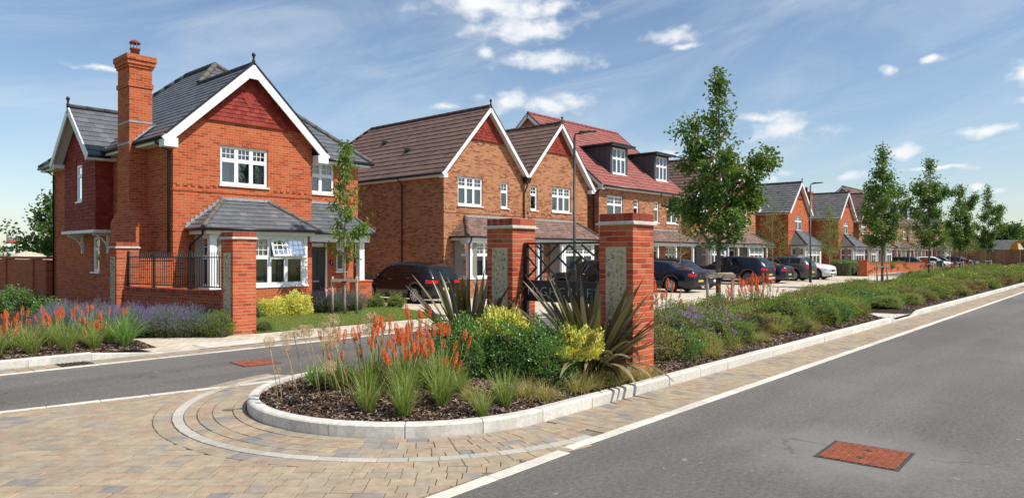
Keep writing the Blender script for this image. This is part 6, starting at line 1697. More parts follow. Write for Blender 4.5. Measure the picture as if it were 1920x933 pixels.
# phormiums: every leaf its own piece
def sword_mesh(seed, L, w, bend, mat):
    r = random.Random(seed); m = MB(); seg = 9; q = Vector((0, 0, 0)); tw = r.uniform(-.5, .5)
    for k in range(seg + 1):
        f = k / seg; an = .02 + bend * f ** 2.2; ww = w * (.55 + 1.1 * f) * (1 if f < .45 else max(0.03, 1 - ((f - .45) / .55) ** 1.8)) * .62
        s = Vector((sin(tw * f) * .6, cos(tw * f), 0)).normalized(); n = Vector((cos(an), 0, -sin(an)))
        m.v += [tuple(q - s * ww + n * ww * .35), tuple(q), tuple(q + s * ww + n * ww * .35)]
        q = q + Vector((sin(an), 0, cos(an))) * (L / seg)
    for k in range(seg):
        b = 3 * k; m.f += [(b, b + 1, b + 4, b + 3), (b + 1, b + 2, b + 5, b + 4)]; m.smooth |= {len(m.f) - 1, len(m.f) - 2}
    return m.mesh('leaf', mat)
SW = [sword_mesh(k, 1.25 + .12 * (k % 3), .066, b, 'phormium') for k, b in enumerate((.08, .15, .3, .5, .8, 1.25))]
SWR = [sword_mesh(20 + k, .75, .022, b, 'phormium_red') for k, b in enumerate((.3, .8, 1.5))]
SWS = [sword_mesh(30 + k, .8, .026, b, 'phormium') for k, b in enumerate((.1, .4, 1.0))]
def phormium(label, x, y, z, n, meshes, sc, spread=.95, seed=1, name='phormium', group='bronze phormiums'):
    r = random.Random(seed); P = thing(name, label, 'plant', (x, y, z), 0, group)
    for i in range(n):
        a = r.uniform(0, 2 * pi); t = spread * r.random() ** .55; k = min(len(meshes) - 1, int(t / spread * len(meshes) * r.uniform(.5, 1.1)))
        l = sc * r.uniform(.72, 1.1); d = .10 * r.random()
        mobj('leaf', meshes[k], P, (d * cos(a), d * sin(a), -.03), (0, t * .92, a), (l * r.uniform(.85, 1.1), l * r.uniform(.8, 1.15), l))
    return P
phormium('large bronze phormium with sword leaves in front of the roadside gate pier', 7.95, 5.58, bed_z(7.95, 5.58), 160, SW, 1.02, 1.3, 5)
phormium('bronze phormium left of the gate pier on the access road side', 7.85, 7.88, bed_z(7.85, 7.88), 110, SW, 1.0, 1.15, 6)
phormium('thin leaved red cordyline between the two bronze phormiums', 7.8, 6.75, bed_z(7.8, 6.75), 70, SWR, .95, 1.1, 7, 'cordyline', 'red cordyline')
phormium('small bronze phormium in front of the corner house door', 13.05, 18.75, .02, 40, SWS, 1.25, .9, 8, 'phormium', 'bronze phormiums')

# corner bed: pokers, tufts, lavender
KL = [(1.9, 14.6, 7, .62), (2.5, 14.3, 6, .6), (2.9, 15.0, 7, .66), (3.3, 14.5, 7, .62), (3.55, 15.1, 8, .66), (3.9, 14.6, 8, .64), (4.15, 15.0, 8, .64), (4.5, 14.5, 7, .66), (4.4, 14.1, 5, .46), (2.3, 15.3, 6, .66), (4.75, 14.2, 5, .6), (3.0, 14.0, 5, .5), (1.4, 15.2, 5, .6)]
for i, (x, y, n, h) in enumerate(sorted(KL)): kniphofia('orange red hot poker clump in the corner bed, %s from the left' % ORD[i], x, y, lbed_z(x, y), n + 2, h * .86, .32, 'orange red hot pokers in the corner bed', hs=.95)
for i, (x, y, sc) in enumerate([(1.7, 13.75, 1.15), (2.3, 13.75, 1.1), (2.85, 13.75, 1.15), (3.42, 13.76, 1.2), (3.95, 13.78, 1.15), (4.35, 13.72, 1.0)]):
    plant1('grass_tuft', 'green grass tuft behind the corner bed kerb, %s from the left' % ORD[i], 'grass tuft', GRASS[i % 3], (x, y, lbed_z(x, y)), R.uniform(0, 6), sc, 'green grass tufts in the corner bed')
plant1('arching_grass', 'tall arching green grass at the right tip of the corner bed', 'grass tuft', ARCH, (4.86, 13.72, .12), .5, 1.05)
LAV = []
for s in (41, 42):
    LAV.append(SH(s, .5, .5, .42, 3000, .05, .008, 'leaf_lavender', flower='petal_purple', up=.9, tips=(.26, .16, 5, .35, .016)))
LP = [(5.95, 16.2), (6.45, 15.75), (6.85, 15.35), (5.5, 16.9), (6.2, 16.85), (6.75, 16.3), (7.15, 15.95), (5.6, 17.8), (6.3, 17.7), (6.9, 17.2), (5.3, 18.7), (6.0, 18.7), (6.6, 18.2), (5.6, 19.6), (6.3, 19.5), (4.9, 17.6)]
for i, (x, y) in enumerate(sorted(LP, key=lambda p: p[0] * CA - p[1] * CB)):
    k = i % 2; plant1('lavender', 'purple lavender mound below the railed wall, %s from the left' % ORD[i], 'lavender', LAV[k][0], (x, y, .03), R.uniform(0, 6), R.uniform(.95, 1.15), 'lavender below the railed wall', [('flower_spikes', LAV[k][1])])
ROS = SH(43, .5, .5, .5, 3600, .05, .009, 'leaf_hebe', up=.9)
plant1('rosemary', 'green bushy mound at the foot of the sunlit boundary pier', 'shrub', ROS, (7.12, 15.0, .02), 0, (.85, .85, 1.0))
DS = SH(44, .6, .6, .8, 2600, .065, .036, 'leaf_box')
for i, (x, y, sc, lab) in enumerate([(3.2, 20.4, 1.1, 'leafy green shrub left of the lavender below the garden wall'), (1.9, 19.4, 1.0, 'leafy green shrub at the left picture edge behind the pokers'), (5.0, 24.5, .9, 'dark shrub in the shade below the side oriel'), (6.2, 26.5, .9, 'dark shrub in shade against the corner house side wall'), (4.0, 27.5, 1.0, 'dark shrub in shade near the long garden wall'), (6.0, 22.5, .7, 'low dark shrub behind the lavender beside the flint pier')]):
    plant1('leafy_shrub', lab, 'shrub', DS, (x, y, .02), i, sc, 'leafy shrubs by the corner house')
sp_ = blades_mesh(47, 60, 1.1, .5, .02, .2, .25, hv=.4).mesh('foliage', 'leaf_hebe')
for i, (x, y) in enumerate([(4.6, 30.0), (5.6, 30.6), (3.6, 29.0)]): plant1('spire_plant', 'upright pale green spiky plant before the garden wall, %s from the left' % ORD[i], 'plant', sp_, (x, y, .02), i, 1.1, 'spire plants by the garden wall')
# plants on the corner house lawn
LIME2 = SH(45, .5, .42, .62, 4200, .055, .03, 'leaf_lime', up=.8)
for i, (x, y, sc, lab) in enumerate([(10.45, 18.5, .85, 'left yellow leaved shrub on the lawn under the bay window'), (11.2, 18.45, 1.05, 'yellow leaved shrub on the lawn under the bay window, right one')]): plant1('golden_shrub', lab, 'shrub', LIME2, (x, y, .02), i, sc, 'yellow shrubs under the bay window')
plant1('lavender', 'lavender mound beside the young tree on the corner house lawn', 'lavender', LAV[0][0], (12.25, 18.5, .03), 1, 1.25, 'lavender on the lawn', [('flower_spikes', LAV[0][1])])
plant1('lavender', 'darker lavender mound in front of the corner house porch', 'lavender', LAV[1][0], (13.0, 18.45, .03), 2, 1.2, 'lavender on the lawn', [('flower_spikes', LAV[1][1])])
plant1('leafy_shrub', 'russet leaved shrub behind the sunlit boundary pier', 'shrub', bpy.data.meshes.new_from_object(mobj('t', DS)) if False else DS, (9.6, 18.3, .02), 2, .6, 'leafy shrubs by the corner house')
plant1('hebe', 'small rounded grey green shrub at the right foot of the sunlit boundary pier', 'shrub', ROS, (8.32, 15.1, .02), 0, .5)
LOW = SH(46, .38, .34, .42, 1500, .045, .022, 'leaf_hebe')
for i, (x, y, lab) in enumerate([(14.5, 19.0, 'low green plant at the foot of the porch pier'), (15.05, 18.6, 'low green plant at the edge of the drive by the hatchback'), (20.4, 19.5, 'green plant below the bay window of the nearest brown pair'), (21.3, 19.4, 'low plant right of the green one below the brown pair bay window'), (22.2, 19.5, 'low green plant in front of the brown pair, beside the gate pier')]): plant1('low_shrub', lab, 'shrub', LOW, (x, y, .02), i, 1.0, 'low plants in front of the houses')
# lawns
def blades_lawn(name, n, place, label):
    r = random.Random(5); m = MB()
    for i in range(n):
        p = place(r)
        if p is None: continue
        x, y, z = p; a = r.uniform(0, 2 * pi); h = r.uniform(.025, .06); w = r.uniform(.003, .006); lx, ly = r.gauss(0, .02), r.gauss(0, .02)
        m.v += [(x - w * cos(a), y - w * sin(a), z), (x + w * cos(a), y + w * sin(a), z), (x + lx, y + ly, z + h)]; k = len(m.v); m.f.append((k - 3, k - 2, k - 1))
    return tag(m.build(name, 'lawn_grass'), label, 'grass', kind='stuff')
def inpoly(x, y, poly):
    c = False
    for i in range(len(poly)):
        (a, b), (d, e) = poly[i], poly[i - 1]
        if (b > y) != (e > y) and x < (d - a) * (y - b) / (e - b) + a: c = not c
    return c
LW = [(8.05, 14.82), (13.85, 14.82), (14.3, 16.2), (15.0, 19.1), (14.2, 19.5), (8.1, 19.5)]
def plw(r):
    x, y = r.uniform(8, 15.1), r.uniform(14.8, 19.6); return (x, y, .02) if inpoly(x, y, LW) else None
blades_lawn('lawn_grass', 60000, plw, 'short mown grass of the corner house front lawn')
def pls(r):
    x, y = r.uniform(-1, 4.4), r.uniform(17.1, 26); return (x, y, .012)
blades_lawn('lawn_grass', 16000, pls, 'short shaded grass left of the corner house')

# ------------------------------------------------------------------ the long roadside bed
HB1 = SH(51, .55, .5, .55, 3600, .042, .021, 'leaf_hebe', up=.6)
HB2 = SH(52, .6, .52, .46, 3400, .042, .02, 'leaf_olive', up=.6)
HB3 = SH(53, .5, .5, .5, 3400, .04, .022, 'leaf_box')
FL1 = SH(54, .5, .5, .5, 2600, .052, .02, 'leaf_hebe', flower='petal_mauve', up=.8, tips=(.12, .12, 6, .12, .026))
RS1 = SH(55, .5, .45, .42, 2400, .042, .02, 'leaf_russet', up=.6)
HF1 = SH(56, .75, .65, .6, 2000, .075, .04, 'leaf_hebe', up=.5)
HF2 = SH(57, .75, .65, .55, 2000, .075, .04, 'leaf_olive', up=.5)
leaf_mat('leaf_light', [(0, (.22, .27, .05)), (.5, (.36, .42, .08)), (1, (.52, .54, .16))], .5, .3)
HF4 = SH(59, .7, .62, .5, 1800, .08, .04, 'leaf_light', up=.7)
HF3 = SH(58, .7, .6, .5, 1800, .075, .04, 'leaf_russet', up=.5)
LT1 = SH(60, .5, .48, .46, 3000, .045, .018, 'leaf_light', up=.8)
KINDS = {'l': (LT1, 'pale_shrub', 'pale yellow green loose shrub', 'shrub'), 'h': (HB1, 'hebe', 'mid green rounded shrub', 'shrub'), 'o': (HB2, 'olive_shrub', 'olive brown spreading shrub', 'shrub'), 'b': (HB3, 'box_shrub', 'dark green rounded shrub', 'shrub'), 'r': (RS1, 'russet_shrub', 'russet brown shrub', 'shrub'), 'f': (FL1[0], 'flowering_plant', 'mauve flowering plant', 'flower'), 's': (STRAP[0], 'strap_leaf_plant', 'bright green strap leaved clump', 'plant'), 'g': (SEDGE[0], 'sedge_clump', 'straw coloured sedge clump', 'sedge')}
BED = [('o', 9.75, 6.0, 1.05), ('b', 10.15, 5.75, .85), ('g', 10.75, 5.35, 1.15), ('f', 11.0, 6.3, 1.0), ('f', 11.6, 5.95, .95), ('s', 10.6, 7.1, 1.1), ('f', 11.8, 7.0, 1.05), ('h', 10.2, 7.6, .9), ('f', 12.6, 6.4, 1.), ('s', 12.9, 5.95, 1.15), ('s', 13.4, 6.35, 1.1), ('o', 13.3, 7.2, 1.1), ('r', 14.0, 6.2, .9), ('g', 14.3, 5.75, 1.15), ('h', 14.6, 6.9, 1.), ('h', 15.6, 6.3, 1.15), ('o', 15.2, 7.7, 1.1), ('s', 16.4, 5.95, 1.1), ('h', 16.6, 6.7, 1.05), ('b', 17.4, 6.3, 1.1), ('o', 16.6, 7.9, 1.05), ('h', 17.9, 7.4, 1.1), ('h', 18.6, 6.6, 1.05), ('h', 12.2, 8.0, .9), ('o', 13.6, 8.4, .95), ('h', 15.0, 8.8, 1.), ('b', 16.6, 9.0, 1.), ('h', 18.3, 8.6, 1.05), ('o', 19.6, 7.8, 1.1), ('h', 19.8, 6.6, 1.1),
       ('o', 21.0, 8.2, 1.2), ('h', 21.2, 7.0, 1.1), ('s', 22.6, 6.6, 1.25), ('b', 23.4, 7.0, 1.15), ('o', 22.8, 8.6, 1.2), ('h', 24.4, 7.4, 1.2), ('b', 25.0, 6.5, 1.1), ('o', 24.6, 8.8, 1.2), ('h', 26.2, 7.0, 1.2), ('r', 27.2, 6.3, 1.0), ('g', 27.8, 5.9, 1.2), ('o', 26.6, 8.2, 1.25), ('h', 28.2, 7.3, 1.2), ('r', 29.4, 6.6, 1.), ('s', 28.9, 6.1, 1.2), ('h', 23.6, 6.0, .9), ('h', 25.8, 5.85, .9), ('o', 28.3, 5.9, .9), ('b', 18.2, 5.9, .9), ('h', 19.3, 5.95, .9), ('o', 26.0, 9.4, 1.2), ('h', 28, 9.2, 1.2), ('h', 27.4, 10.2, 1.2), ('o', 25.0, 10.0, 1.1), ('h', 29.5, 8.4, 1.2), ('o', 29.6, 9.6, 1.2), ('r', 16.9, 6.0, .7), ('h', 11.2, 8.4, .9), ('h', 13.0, 9.1, .9), ('h', 17.4, 9.6, .9)]
def old_back(x): return lin([(5.78, 8.81), (9, 9.1), (20, 10.4), (40, 11.6)], x)
BED = [(k, x, 5.22 + (y - 5.4) * (back_y(x) - .45 - 5.22) / (old_back(x) - .45 - 5.4), sc) for k, x, y, sc in BED]
BED = [(('l' if k == 'h' and int(x * 7) % 3 == 0 else k), x, y, sc) for k, x, y, sc in BED]
BED += [('l', 11.0, 5.5, .7), ('l', 14.8, 5.7, .8), ('l', 19.0, 6.6, .9), ('g', 11.7, 5.25, .9), ('h', 12.4, 5.5, .7), ('g', 13.1, 5.3, 1.0), ('o', 15.2, 5.45, .75), ('g', 16.0, 5.3, .9), ('h', 17.2, 5.5, .75), ('g', 18.6, 5.35, .9), ('o', 19.6, 5.5, .75), ('s', 17.8, 6.0, .9), ('s', 15.6, 6.9, 1.0), ('s', 20.2, 7.2, 1.1), ('s', 14.2, 7.0, 1.0)]
cnt = {}
for i, (k, x, y, sc) in enumerate(sorted(BED, key=lambda b: b[1])):
    me, nm, lab, cat = KINDS[k]; cnt[k] = cnt.get(k, -1) + 1
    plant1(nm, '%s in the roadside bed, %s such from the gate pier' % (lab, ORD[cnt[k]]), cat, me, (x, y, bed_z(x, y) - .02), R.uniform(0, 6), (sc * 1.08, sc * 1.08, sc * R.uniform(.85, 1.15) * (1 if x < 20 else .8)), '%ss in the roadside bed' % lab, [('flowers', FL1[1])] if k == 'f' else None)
for i, (x, y, n) in enumerate([(12.6, 7.9, 5), (13.4, 7.6, 6), (14.1, 7.9, 6), (17.4, 7.7, 7), (18.0, 7.5, 8), (18.6, 7.8, 9), (19.2, 7.6, 8), (19.8, 8.0, 7)]):
    kniphofia('red hot poker clump behind the roadside bed, %s beyond the gate pier' % ORD[i], x, y, bed_z(x, y), n + 3, .80, .42, 'orange red hot pokers in the roadside bed', hs=1.35)
FB = []; rb = random.Random(77)
x = 30.
while x < 88:
    st = 1.1 + (x - 30) * .028
    y = 5.75
    while y < back_y(x) - .5:
        FB.append((x + rb.uniform(-.3, .3), y + rb.uniform(-.25, .25))); y += st * .95
    x += st
kc = {}
for i, (x, y) in enumerate(FB):
    if y > 8.3 and x < 56 and rb.random() < .75: k = 'S'
    else: k = rb.choice('HHOLHOLR')
    me, nm, lab = {'S': (STRAPF[0], 'strap_leaf_plant', 'bright green strap plant'), 'H': (HF1, 'hebe', 'mid green mounded shrub'), 'O': (HF2, 'olive_shrub', 'olive mounded shrub'), 'h': (HF1, 'hebe', 'mid green mounded shrub'), 'R': (HF3, 'russet_shrub', 'russet brown mounded shrub'), 'L': (HF4, 'pale_shrub', 'pale mounded shrub')}[k]
    sc = .95 + (x - 30) * .011
    tn = min(((40.7, 'second'), (52.2, 'third'), (63.0, 'fourth'), (76.8, 'last')), key=lambda q: abs(q[0] - x))[1]
    rw = 'by the road kerb' if y < 6.8 else ('in mid bed' if y < back_y(x) - 2.2 else 'at the back of the bed')
    sd = 'before' if x < {'second': 40.7, 'third': 52.2, 'fourth': 63.0, 'last': 76.8}[tn] else 'past'
    lab2 = '%s %s, %s the %s street tree' % (lab, rw, sd, tn); kc[lab2] = kc.get(lab2, -1) + 1
    plant1(nm, ORD[kc[lab2] % 30] + ' ' + lab2, 'shrub' if k != 'S' else 'plant', me, (x, y, bed_z(x, y) - .03), rb.uniform(0, 6), (sc * (1.5 if k == 'S' else 1.0), sc * (1.5 if k == 'S' else 1.0), sc * rb.uniform(.6, .85)), lab + 's in the far half of the roadside bed')
BALLD = ball_mesh(9, .075, 70, 'seed_dark')
for i in range(14):
    x = 33 + i * 1.6 + rb.uniform(-.5, .5); y = back_y(x) - rb.uniform(.3, .9); h = rb.uniform(.75, 1.0)
    P = thing('allium', 'dark allium seed head behind the roadside bed, %s beyond the first street tree' % ORD[i], 'flower', (x, y, bed_z(x, y)), 0, 'dark allium heads in the roadside bed')
    m = MB(); m.tube([(0, 0, 0), (0, 0, h)], .006, 5); s = m.build('flower_stem', 'stem_straw', P); mobj('seed_head', BALLD, s, (0, 0, h), (0, 0, 0), (1.1,) * 3)
for i in range(9):
    x = 60 + i * 2.6; y = back_y(x) - 1.3
    phormium('upright spiky plant at the far end of the bed, %s from the fourth tree' % ORD[i], x, y, bed_z(x, y), 16, SWS, 1.3, .6, 60 + i, 'spike_plant', 'spike plants at the far end of the bed')
for i in range(8):
    x = 74 + i * 3.2; y = 14.0 + (i % 3) * .6
    kniphofia('low orange red flowers before the far parked cars, %s from the planter' % ORD[i], x, y, .02, 9, .55, .8, 'orange red flowers near the far parked cars', True, 2.2)
# ------------------------------------------------------------------ trees
def tree(label, loc, H, cb, crown, nleaf, L, w, leafm, barkm, seed, trunk=.055, name='street_tree', group=None, limbs=26, lobes=(), gap=.35, droop=.2, spread=.42, stakes=None, lean=0., clump=.2, twig=True):
    """crown = list of (fraction of crown height, radius); limbs rise from the leader, leaves gather round the twig ends"""
    r = random.Random(seed); P = thing(name, label, 'tree', loc, r.uniform(0, 6) if not lobes else 0, group)
    m = MB(); o = Vector((seed * 3.1, 0, 0))
    lead = []
    for k in range(13):
        f = k / 12; lead.append(Vector((lean * f + .06 * H / 7 * mnoise.noise(Vector((f * 3, seed, 0))), .06 * H / 7 * mnoise.noise(Vector((f * 3, seed, 9))), H * .97 * f)))
    m.tube(lead, [trunk * (1.15 if k == 0 else (1 - .9 * (k / 12))) for k in range(13)], 9)
    leaves = MB(); twigs = []
    def at(z): 
        f = max(0, min(.9999, z / (H * .97))) * 12; i = int(f); return lead[i].lerp(lead[i + 1], f - i)
    def grow(p0, p1, r0, depth):
        mid = p0.lerp(p1, .5) + rdir(r) * (p1 - p0).length * .09 + Vector((0, 0, -(p1 - p0).length * .05))
        pts = [p0, mid, p1]; m.tube(pts, [r0, r0 * .7, r0 * .3], 5, False)
        n = 3 if depth else 2; Ln = (p1 - p0).length
        for k in range(2, 9):
            f = k / 8; q = p0.lerp(mid, f * 2) if f < .5 else mid.lerp(p1, f * 2 - 1); twigs.append((q, (p1 - p0).normalized(), .55 + .45 * f))
        if depth > 0:
            for k in range(n + (1 if Ln > 1 else 0)):
                f = r.uniform(.3, .95); q = p0.lerp(mid, f * 2) if f < .5 else mid.lerp(p1, f * 2 - 1)
                d = ((p1 - p0).normalized() + rdir(r) * .9 + Vector((0, 0, .15))).normalized(); grow(q, q + d * Ln * r.uniform(.3, .5), r0 * .45, depth - 1)
    for k in range(limbs):
        f = (k + r.random()) / limbs; z = cb + (H - cb) * f * .96; a = k * 2.39996 + r.uniform(-.4, .4)
        rad = lin(crown, f) * (.72 + .42 * r.random()) * (1 + .5 * mnoise.noise(Vector((cos(a) * 1.4, sin(a) * 1.4, f * 3)) + o))
        rise = rad * r.uniform(.35, .95) if f < .8 else rad * 1.1
        z0 = max(cb * .92, z - rise * .7); p0 = at(z0); e = Vector((at(z).x + rad * cos(a), at(z).y + rad * sin(a), min(H, z0 + rise)))
        grow(p0, e, trunk * .38 * (1 - .6 * f), 1 if rad > .45 else 0)
    for (a, z0, z1, rad, lr) in lobes:     # boughs that stand out from the crown
        e = Vector((rad * cos(a), rad * sin(a), z1)); grow(at(z0), e, trunk * .4, 2)
        for k in range(16): twigs.append((e + rdir(r) * lr * r.random(), Vector((cos(a), sin(a), .3)), 1.1))
    for k in range(12): twigs.append((Vector((at(H * .9).x, at(H * .9).y, H * (.86 + .14 * r.random()))), Vector((0, 0, 1)), .7))
    for i in range(nleaf):
        q, d, s = r.choice(twigs); c = q + Vector((r.gauss(0, clump), r.gauss(0, clump), r.gauss(0, clump * .9))) * s
        g = (rdir(r) + d * .4 + Vector((0, 0, -droop))).normalized()
        leaf(leaves, c, g, (Vector((0, 0, 1)) + rdir(r) * .9).normalized(), L * r.uniform(.7, 1.25), w * r.uniform(.8, 1.2))
    m.build('trunk', barkm, P); leaves.build('crown', leafm, P)
    if stakes: add_stakes(label, loc, stakes)
    return P
STN = [0]
def add_stakes(label, loc, st):
    n, h, rad, ang = st; x, y, z = loc
    P = thing('tree_stake', 'timber stakes and tie bar supporting the ' + ' '.join(label.split(',')[0].split()[:8]), 'tree stake', (x, y, z), ang, 'timber tree stakes')
    pts = [(-rad, 0), (rad, 0)] if n == 2 else [(-rad, -.05), (rad, -.05), (.05, rad)]
    for (a, b) in pts: m = MB(); m.tube([(a, b, -.1), (a, b, h)], .04, 10); m.build('stake', 'timber_stake', P)
    m = MB(); m.box(-rad - .03, rad + .03, -.085, -.042, h - .16, h - .07) if n == 2 else m.box(-rad - .06, rad + .06, -.14, -.092, h - .12, h - .03); m.build('tie_bar', 'timber_stake', P)
    if n == 3: m = MB(); m.tube([(-rad, -.05, h - .02), (rad, -.05, h - .02)], .035, 8); m.build('top_rail', 'timber_stake', P)
    m = MB(); m.box(-.07, .07, -.09, .06, h - .19, h - .14); m.build('strap', 'strap', P)
def wx(r_, d_): return (CA * r_ + CB * d_, -CB * r_ + CA * d_)
AR = atan2(-CB, CA)          # world angle of the picture's right-hand direction
# the big street tree with two boughs standing out
bz = bed_z(17.7, 8.3)
tree('largest street tree, nearest in the roadside bed', (17.7, 8.3, bz), 6.6, 1.85, [(0, .4), (.1, .68), (.3, .82), (.5, .7), (.62, .5), (.72, .38), (.9, .28), (1, .1)], 9500, .12, .075, 'leaf_pear', 'bark_grey', 3, .075, lobes=[(AR + pi, 3.5, 4.85, .98, .28), (AR, 2.9, 4.2, 1.2, .3), (AR + .3, 2.4, 3.2, 1.15, .3), (AR + pi - .4, 2.3, 2.9, 1.1, .3)], group='street trees along the roadside bed', stakes=(3, 1.15, .33, AR), limbs=40, clump=.125)
for i, (x, y, H, wd, s, lab) in enumerate([(39.6, 9.7, 7.1, .88, 4, 'second street tree, in line with the brick planter'), (52.2, 10.0, 8.0, .75, 5, 'third street tree, taller and slimmer than the second'), (63.0, 10.0, 6.9, .72, 6, 'fourth street tree, second from the far end'), (76.8, 10.0, 7.8, .8, 8, 'last street tree, farthest along the roadside bed')]):
    tree(lab, (x, y, bed_z(x, y)), H, 2.0, [(0, .6 * wd), (.12, 1.15 * wd), (.32, 1.2 * wd), (.55, .85 * wd), (.75, .5 * wd), (.9, .36 * wd), (1, .2)], 6500, .15, .095, 'leaf_pear', 'bark_grey', 10 + s, .07, lobes=[(AR, 3.6, 5.1, 2.0 * wd, .35)] if i == 0 else [(AR + .2, 4, 5.6, 1.4 * wd, .3)], group='street trees along the roadside bed', stakes=(2, 1.05, .26, AR), limbs=30, clump=.16)
# young trees in front of the houses
tree('slim young tree with drooping leaves on the corner house lawn', (12.2, 17.45, .02), 5.15, 1.75, [(0, .3), (.15, .42), (.45, .45), (.7, .36), (1, .12)], 1500, .16, .055, 'leaf_cherry', 'bark_pale', 31, .04, 'young_tree', 'young trees in front of the houses', limbs=22, droop=1.1, stakes=(2, 1.12, .36, AR), clump=.1)
tree('nearly bare young tree in front of the nearest brown pair', (21.6, 18.3, .02), 4.9, 1.6, [(0, .5), (.2, .7), (.5, .65), (1, .2)], 220, .05, .03, 'leaf_russet', 'bark_dark', 32, .03, 'young_tree', 'young trees in front of the houses', limbs=26, clump=.12)
tree('sparse young tree in front of the red roofed house', (31.8, 17.0, .02), 5.0, 1.7, [(0, .5), (.2, .65), (.5, .55), (1, .2)], 700, .085, .045, 'leaf_birch', 'bark_pale', 33, .035, 'young_tree', 'young trees in front of the houses', limbs=22, clump=.16)
tree('loose leaved young tree left of the first red gabled house', (44.8, 17.4, .02), 5.3, 1.5, [(0, .8), (.2, 1.0), (.5, .8), (1, .2)], 1500, .10, .05, 'leaf_birch', 'bark_pale', 34, .04, 'young_tree', 'young trees in front of the houses', limbs=24, clump=.2)
tree('yellow green columnar young tree by the white car', (56.4, 17.5, .02), 5.6, 1.5, [(0, .8), (.2, 1.0), (.5, .85), (.8, .55), (1, .2)], 2600, .11, .06, 'leaf_birch', 'bark_pale', 35, .045, 'young_tree', 'young trees in front of the houses', limbs=26, clump=.2)
tree('small young tree in front of the brown roofed houses past the planter', (79.6, 17.0, .02), 5.4, 1.9, [(0, .6), (.3, .9), (.7, .7), (1, .2)], 1100, .13, .07, 'leaf_birch', 'bark_pale', 36, .05, 'young_tree', 'young trees in front of the houses', limbs=20, clump=.22)
tree('greenish young tree before the last houses', (99.0, 16.8, .02), 6.2, 1.9, [(0, .9), (.3, 1.3), (.7, 1.0), (1, .3)], 1500, .17, .10, 'leaf_birch', 'bark_pale', 37, .06, 'young_tree', 'young trees in front of the houses', limbs=22, clump=.3)
tree('slender young tree by the farthest parked cars', (108.5, 16.5, .02), 6.0, 1.9, [(0, .9), (.3, 1.2), (.7, .9), (1, .3)], 1400, .17, .10, 'leaf_birch', 'bark_pale', 38, .06, 'young_tree', 'young trees in front of the houses', limbs=22, clump=.3)
# background trees
BT = [('broad dark tree on the skyline left of the corner house', (32, 110, 0), 9.6, 5.0, 41), ('dense green tree behind the far fence, left of the last street tree', (141, 25, 0), 6.2, 3.6, 42), ('green tree behind the far fence between the last street trees', (143, 30, 0), 6.8, 4.0, 43), ('low green tree behind the fence by the blue saloon', (140, 21.5, 0), 4.6, 2.6, 44), ('round tree on the skyline at the right picture edge', (210, 23, 0), 8.6, 4.6, 45)]
for lab, loc, H, rad, s in BT:
    tree(lab, loc, H, H * .16, [(0, rad * .75), (.2, rad), (.55, rad * .95), (.8, rad * .7), (1, rad * .25)], 9000, .10 * rad, .075 * rad, 'leaf_far', 'bark_dark', s, .16, 'background_tree', 'trees behind the houses', limbs=30, clump=.5)
# far hedgerow, clipped hedge, planter, bin
def hedge_mass(name, x0, x1, y0, y1, h, n, L, mat, seed, label, cat, kind=None, loc=(0, 0, 0)):
    r = random.Random(seed); m = MB()
    for i in range(n):
        f = r.random(); hh = h * (1 + .15 * mnoise.noise(Vector((f * 30, seed, 0))))
        s = r.random()
        x = x0 + (x1 - x0) * f
        if s < .45: p = Vector((x, y0 + r.uniform(-.04, .06), hh * r.random())); n_ = Vector((0, -1, .2))
        elif s < .85: p = Vector((x, r.uniform(y0, y1), hh + r.uniform(-.06, .03))); n_ = Vector((0, 0, 1))
        else: p = Vector((x0 + r.uniform(-.03, .05), r.uniform(y0, y1), hh * r.random())); n_ = Vector((-1, 0, .2))
        leaf(m, p, (n_ * .5 + rdir(r)).normalized(), (n_ + rdir(r) * .5).normalized(), L * r.uniform(.7, 1.3), L * .55)
    if kind == 'stuff': return tag(m.build(name, mat, None, loc), label, cat, kind=kind)
    P = thing(name, label, cat, loc); m.build('foliage', mat, P)
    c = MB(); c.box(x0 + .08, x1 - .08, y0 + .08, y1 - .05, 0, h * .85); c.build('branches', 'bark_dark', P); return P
hedge_mass('hedge', 0, 3.2, 0, 1.6, 1.25, 5000, .06, 'leaf_box', 3, 'clipped dark green hedge beside the white car', 'hedge', None, (60.5, 17.2, 0))
hedge_mass('hedgerow', -40, 60, 120, 124, 2.6, 9000, .5, 'leaf_far', 4, 'rough hedgerow along the far field on the left', 'hedge', 'stuff')
P = thing('brick_planter', 'low curved red brick planter wall with end piers, beyond the white car', 'planter', (61.2, 16.0, 0))
pts = [(.4, .3), (3, .9), (7, 1.5), (11, 1.7), (15, 1.5), (19, .9), (22.5, .3)]
m = MB()
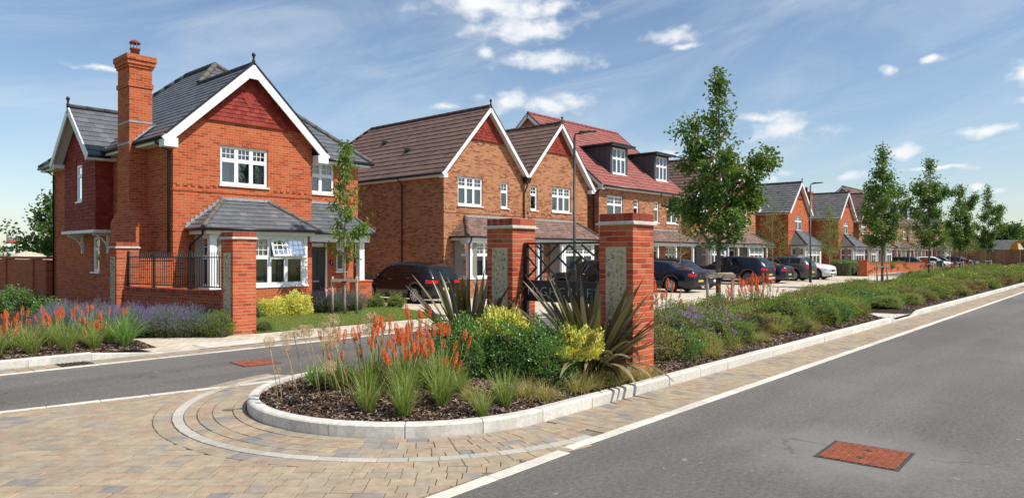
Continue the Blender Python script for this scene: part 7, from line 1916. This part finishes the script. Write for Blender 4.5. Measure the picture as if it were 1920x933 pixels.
for (a, b), (c, d) in zip(pts, pts[1:]): m.hexa([(a, b, -.1), (c, d, -.1), (c, d + .25, -.1), (a, b + .25, -.1), (a, b, .88), (c, d, .88), (c, d + .25, .88), (a, b + .25, .88)])
m.build('wall', 'brick_red', P); m = MB()
for (a, b), (c, d) in zip(pts, pts[1:]): m.hexa([(a, b - .03, .882), (c, d - .03, .882), (c, d + .28, .882), (a, b + .28, .882), (a, b - .03, .96), (c, d - .03, .96), (c, d + .28, .96), (a, b + .28, .96)])
m.build('coping', 'brick_wall', P)
for x in (0, 22.4): m = MB(); m.box(x - .2, x + .45, .05, .7, -.1, 1.25); m.box(x - .24, x + .49, .01, .74, 1.252, 1.33); m.build('end_pier', 'brick_red', P)
for i in range(7): plant1('planter_shrub', 'low green plant in the curved brick planter, %s from its left end' % ORD[i], 'shrub', HF1, (64 + i * 2.8, 18.2 + .3 * sin(i), .45), i, 1.0, 'plants in the brick planter')
plain('bin_green', (.012, .05, .02), .5, .1)
def bin_(name, label, loc, mat, group):
    P = thing(name, label, 'bin', loc, -pi / 2, group)
    m = MB(); m.hexa([(-.25, -.22, .06), (.25, -.22, .06), (.25, .22, .06), (-.25, .22, .06), (-.3, -.29, .98), (.32, -.29, .98), (.32, .29, .98), (-.3, .29, .98)]); m.build('body', mat, P)
    m = MB(); m.hexa([(-.34, -.31, .985), (.34, -.31, .985), (.34, .31, .985), (-.34, .31, .985), (-.32, -.28, 1.05), (.28, -.27, 1.07), (.28, .27, 1.07), (-.32, .28, 1.05)]); m.build('lid', mat, P)
    m = MB(); m.tube([(-.37, -.25, .97), (-.37, .25, .97)], .02, 8); m.build('handle', mat, P)
    for s in (-.26, .26): m = MB(); m.lathe([(.1, -.025), (.1, .025)], 14, (-.26, s, .1), 'Y'); m.build('wheel', 'tyre', P)
bin_('wheeled_bin', 'dark green wheeled bin standing in front of the white hatchback', (88.3, 15.9, .02), 'bin_green', 'wheeled bins')
bin_('wheeled_bin', 'black wheeled bin beside the porch of the corner house', (15.8, 23.8, .02), 'black_plastic', 'wheeled bins')
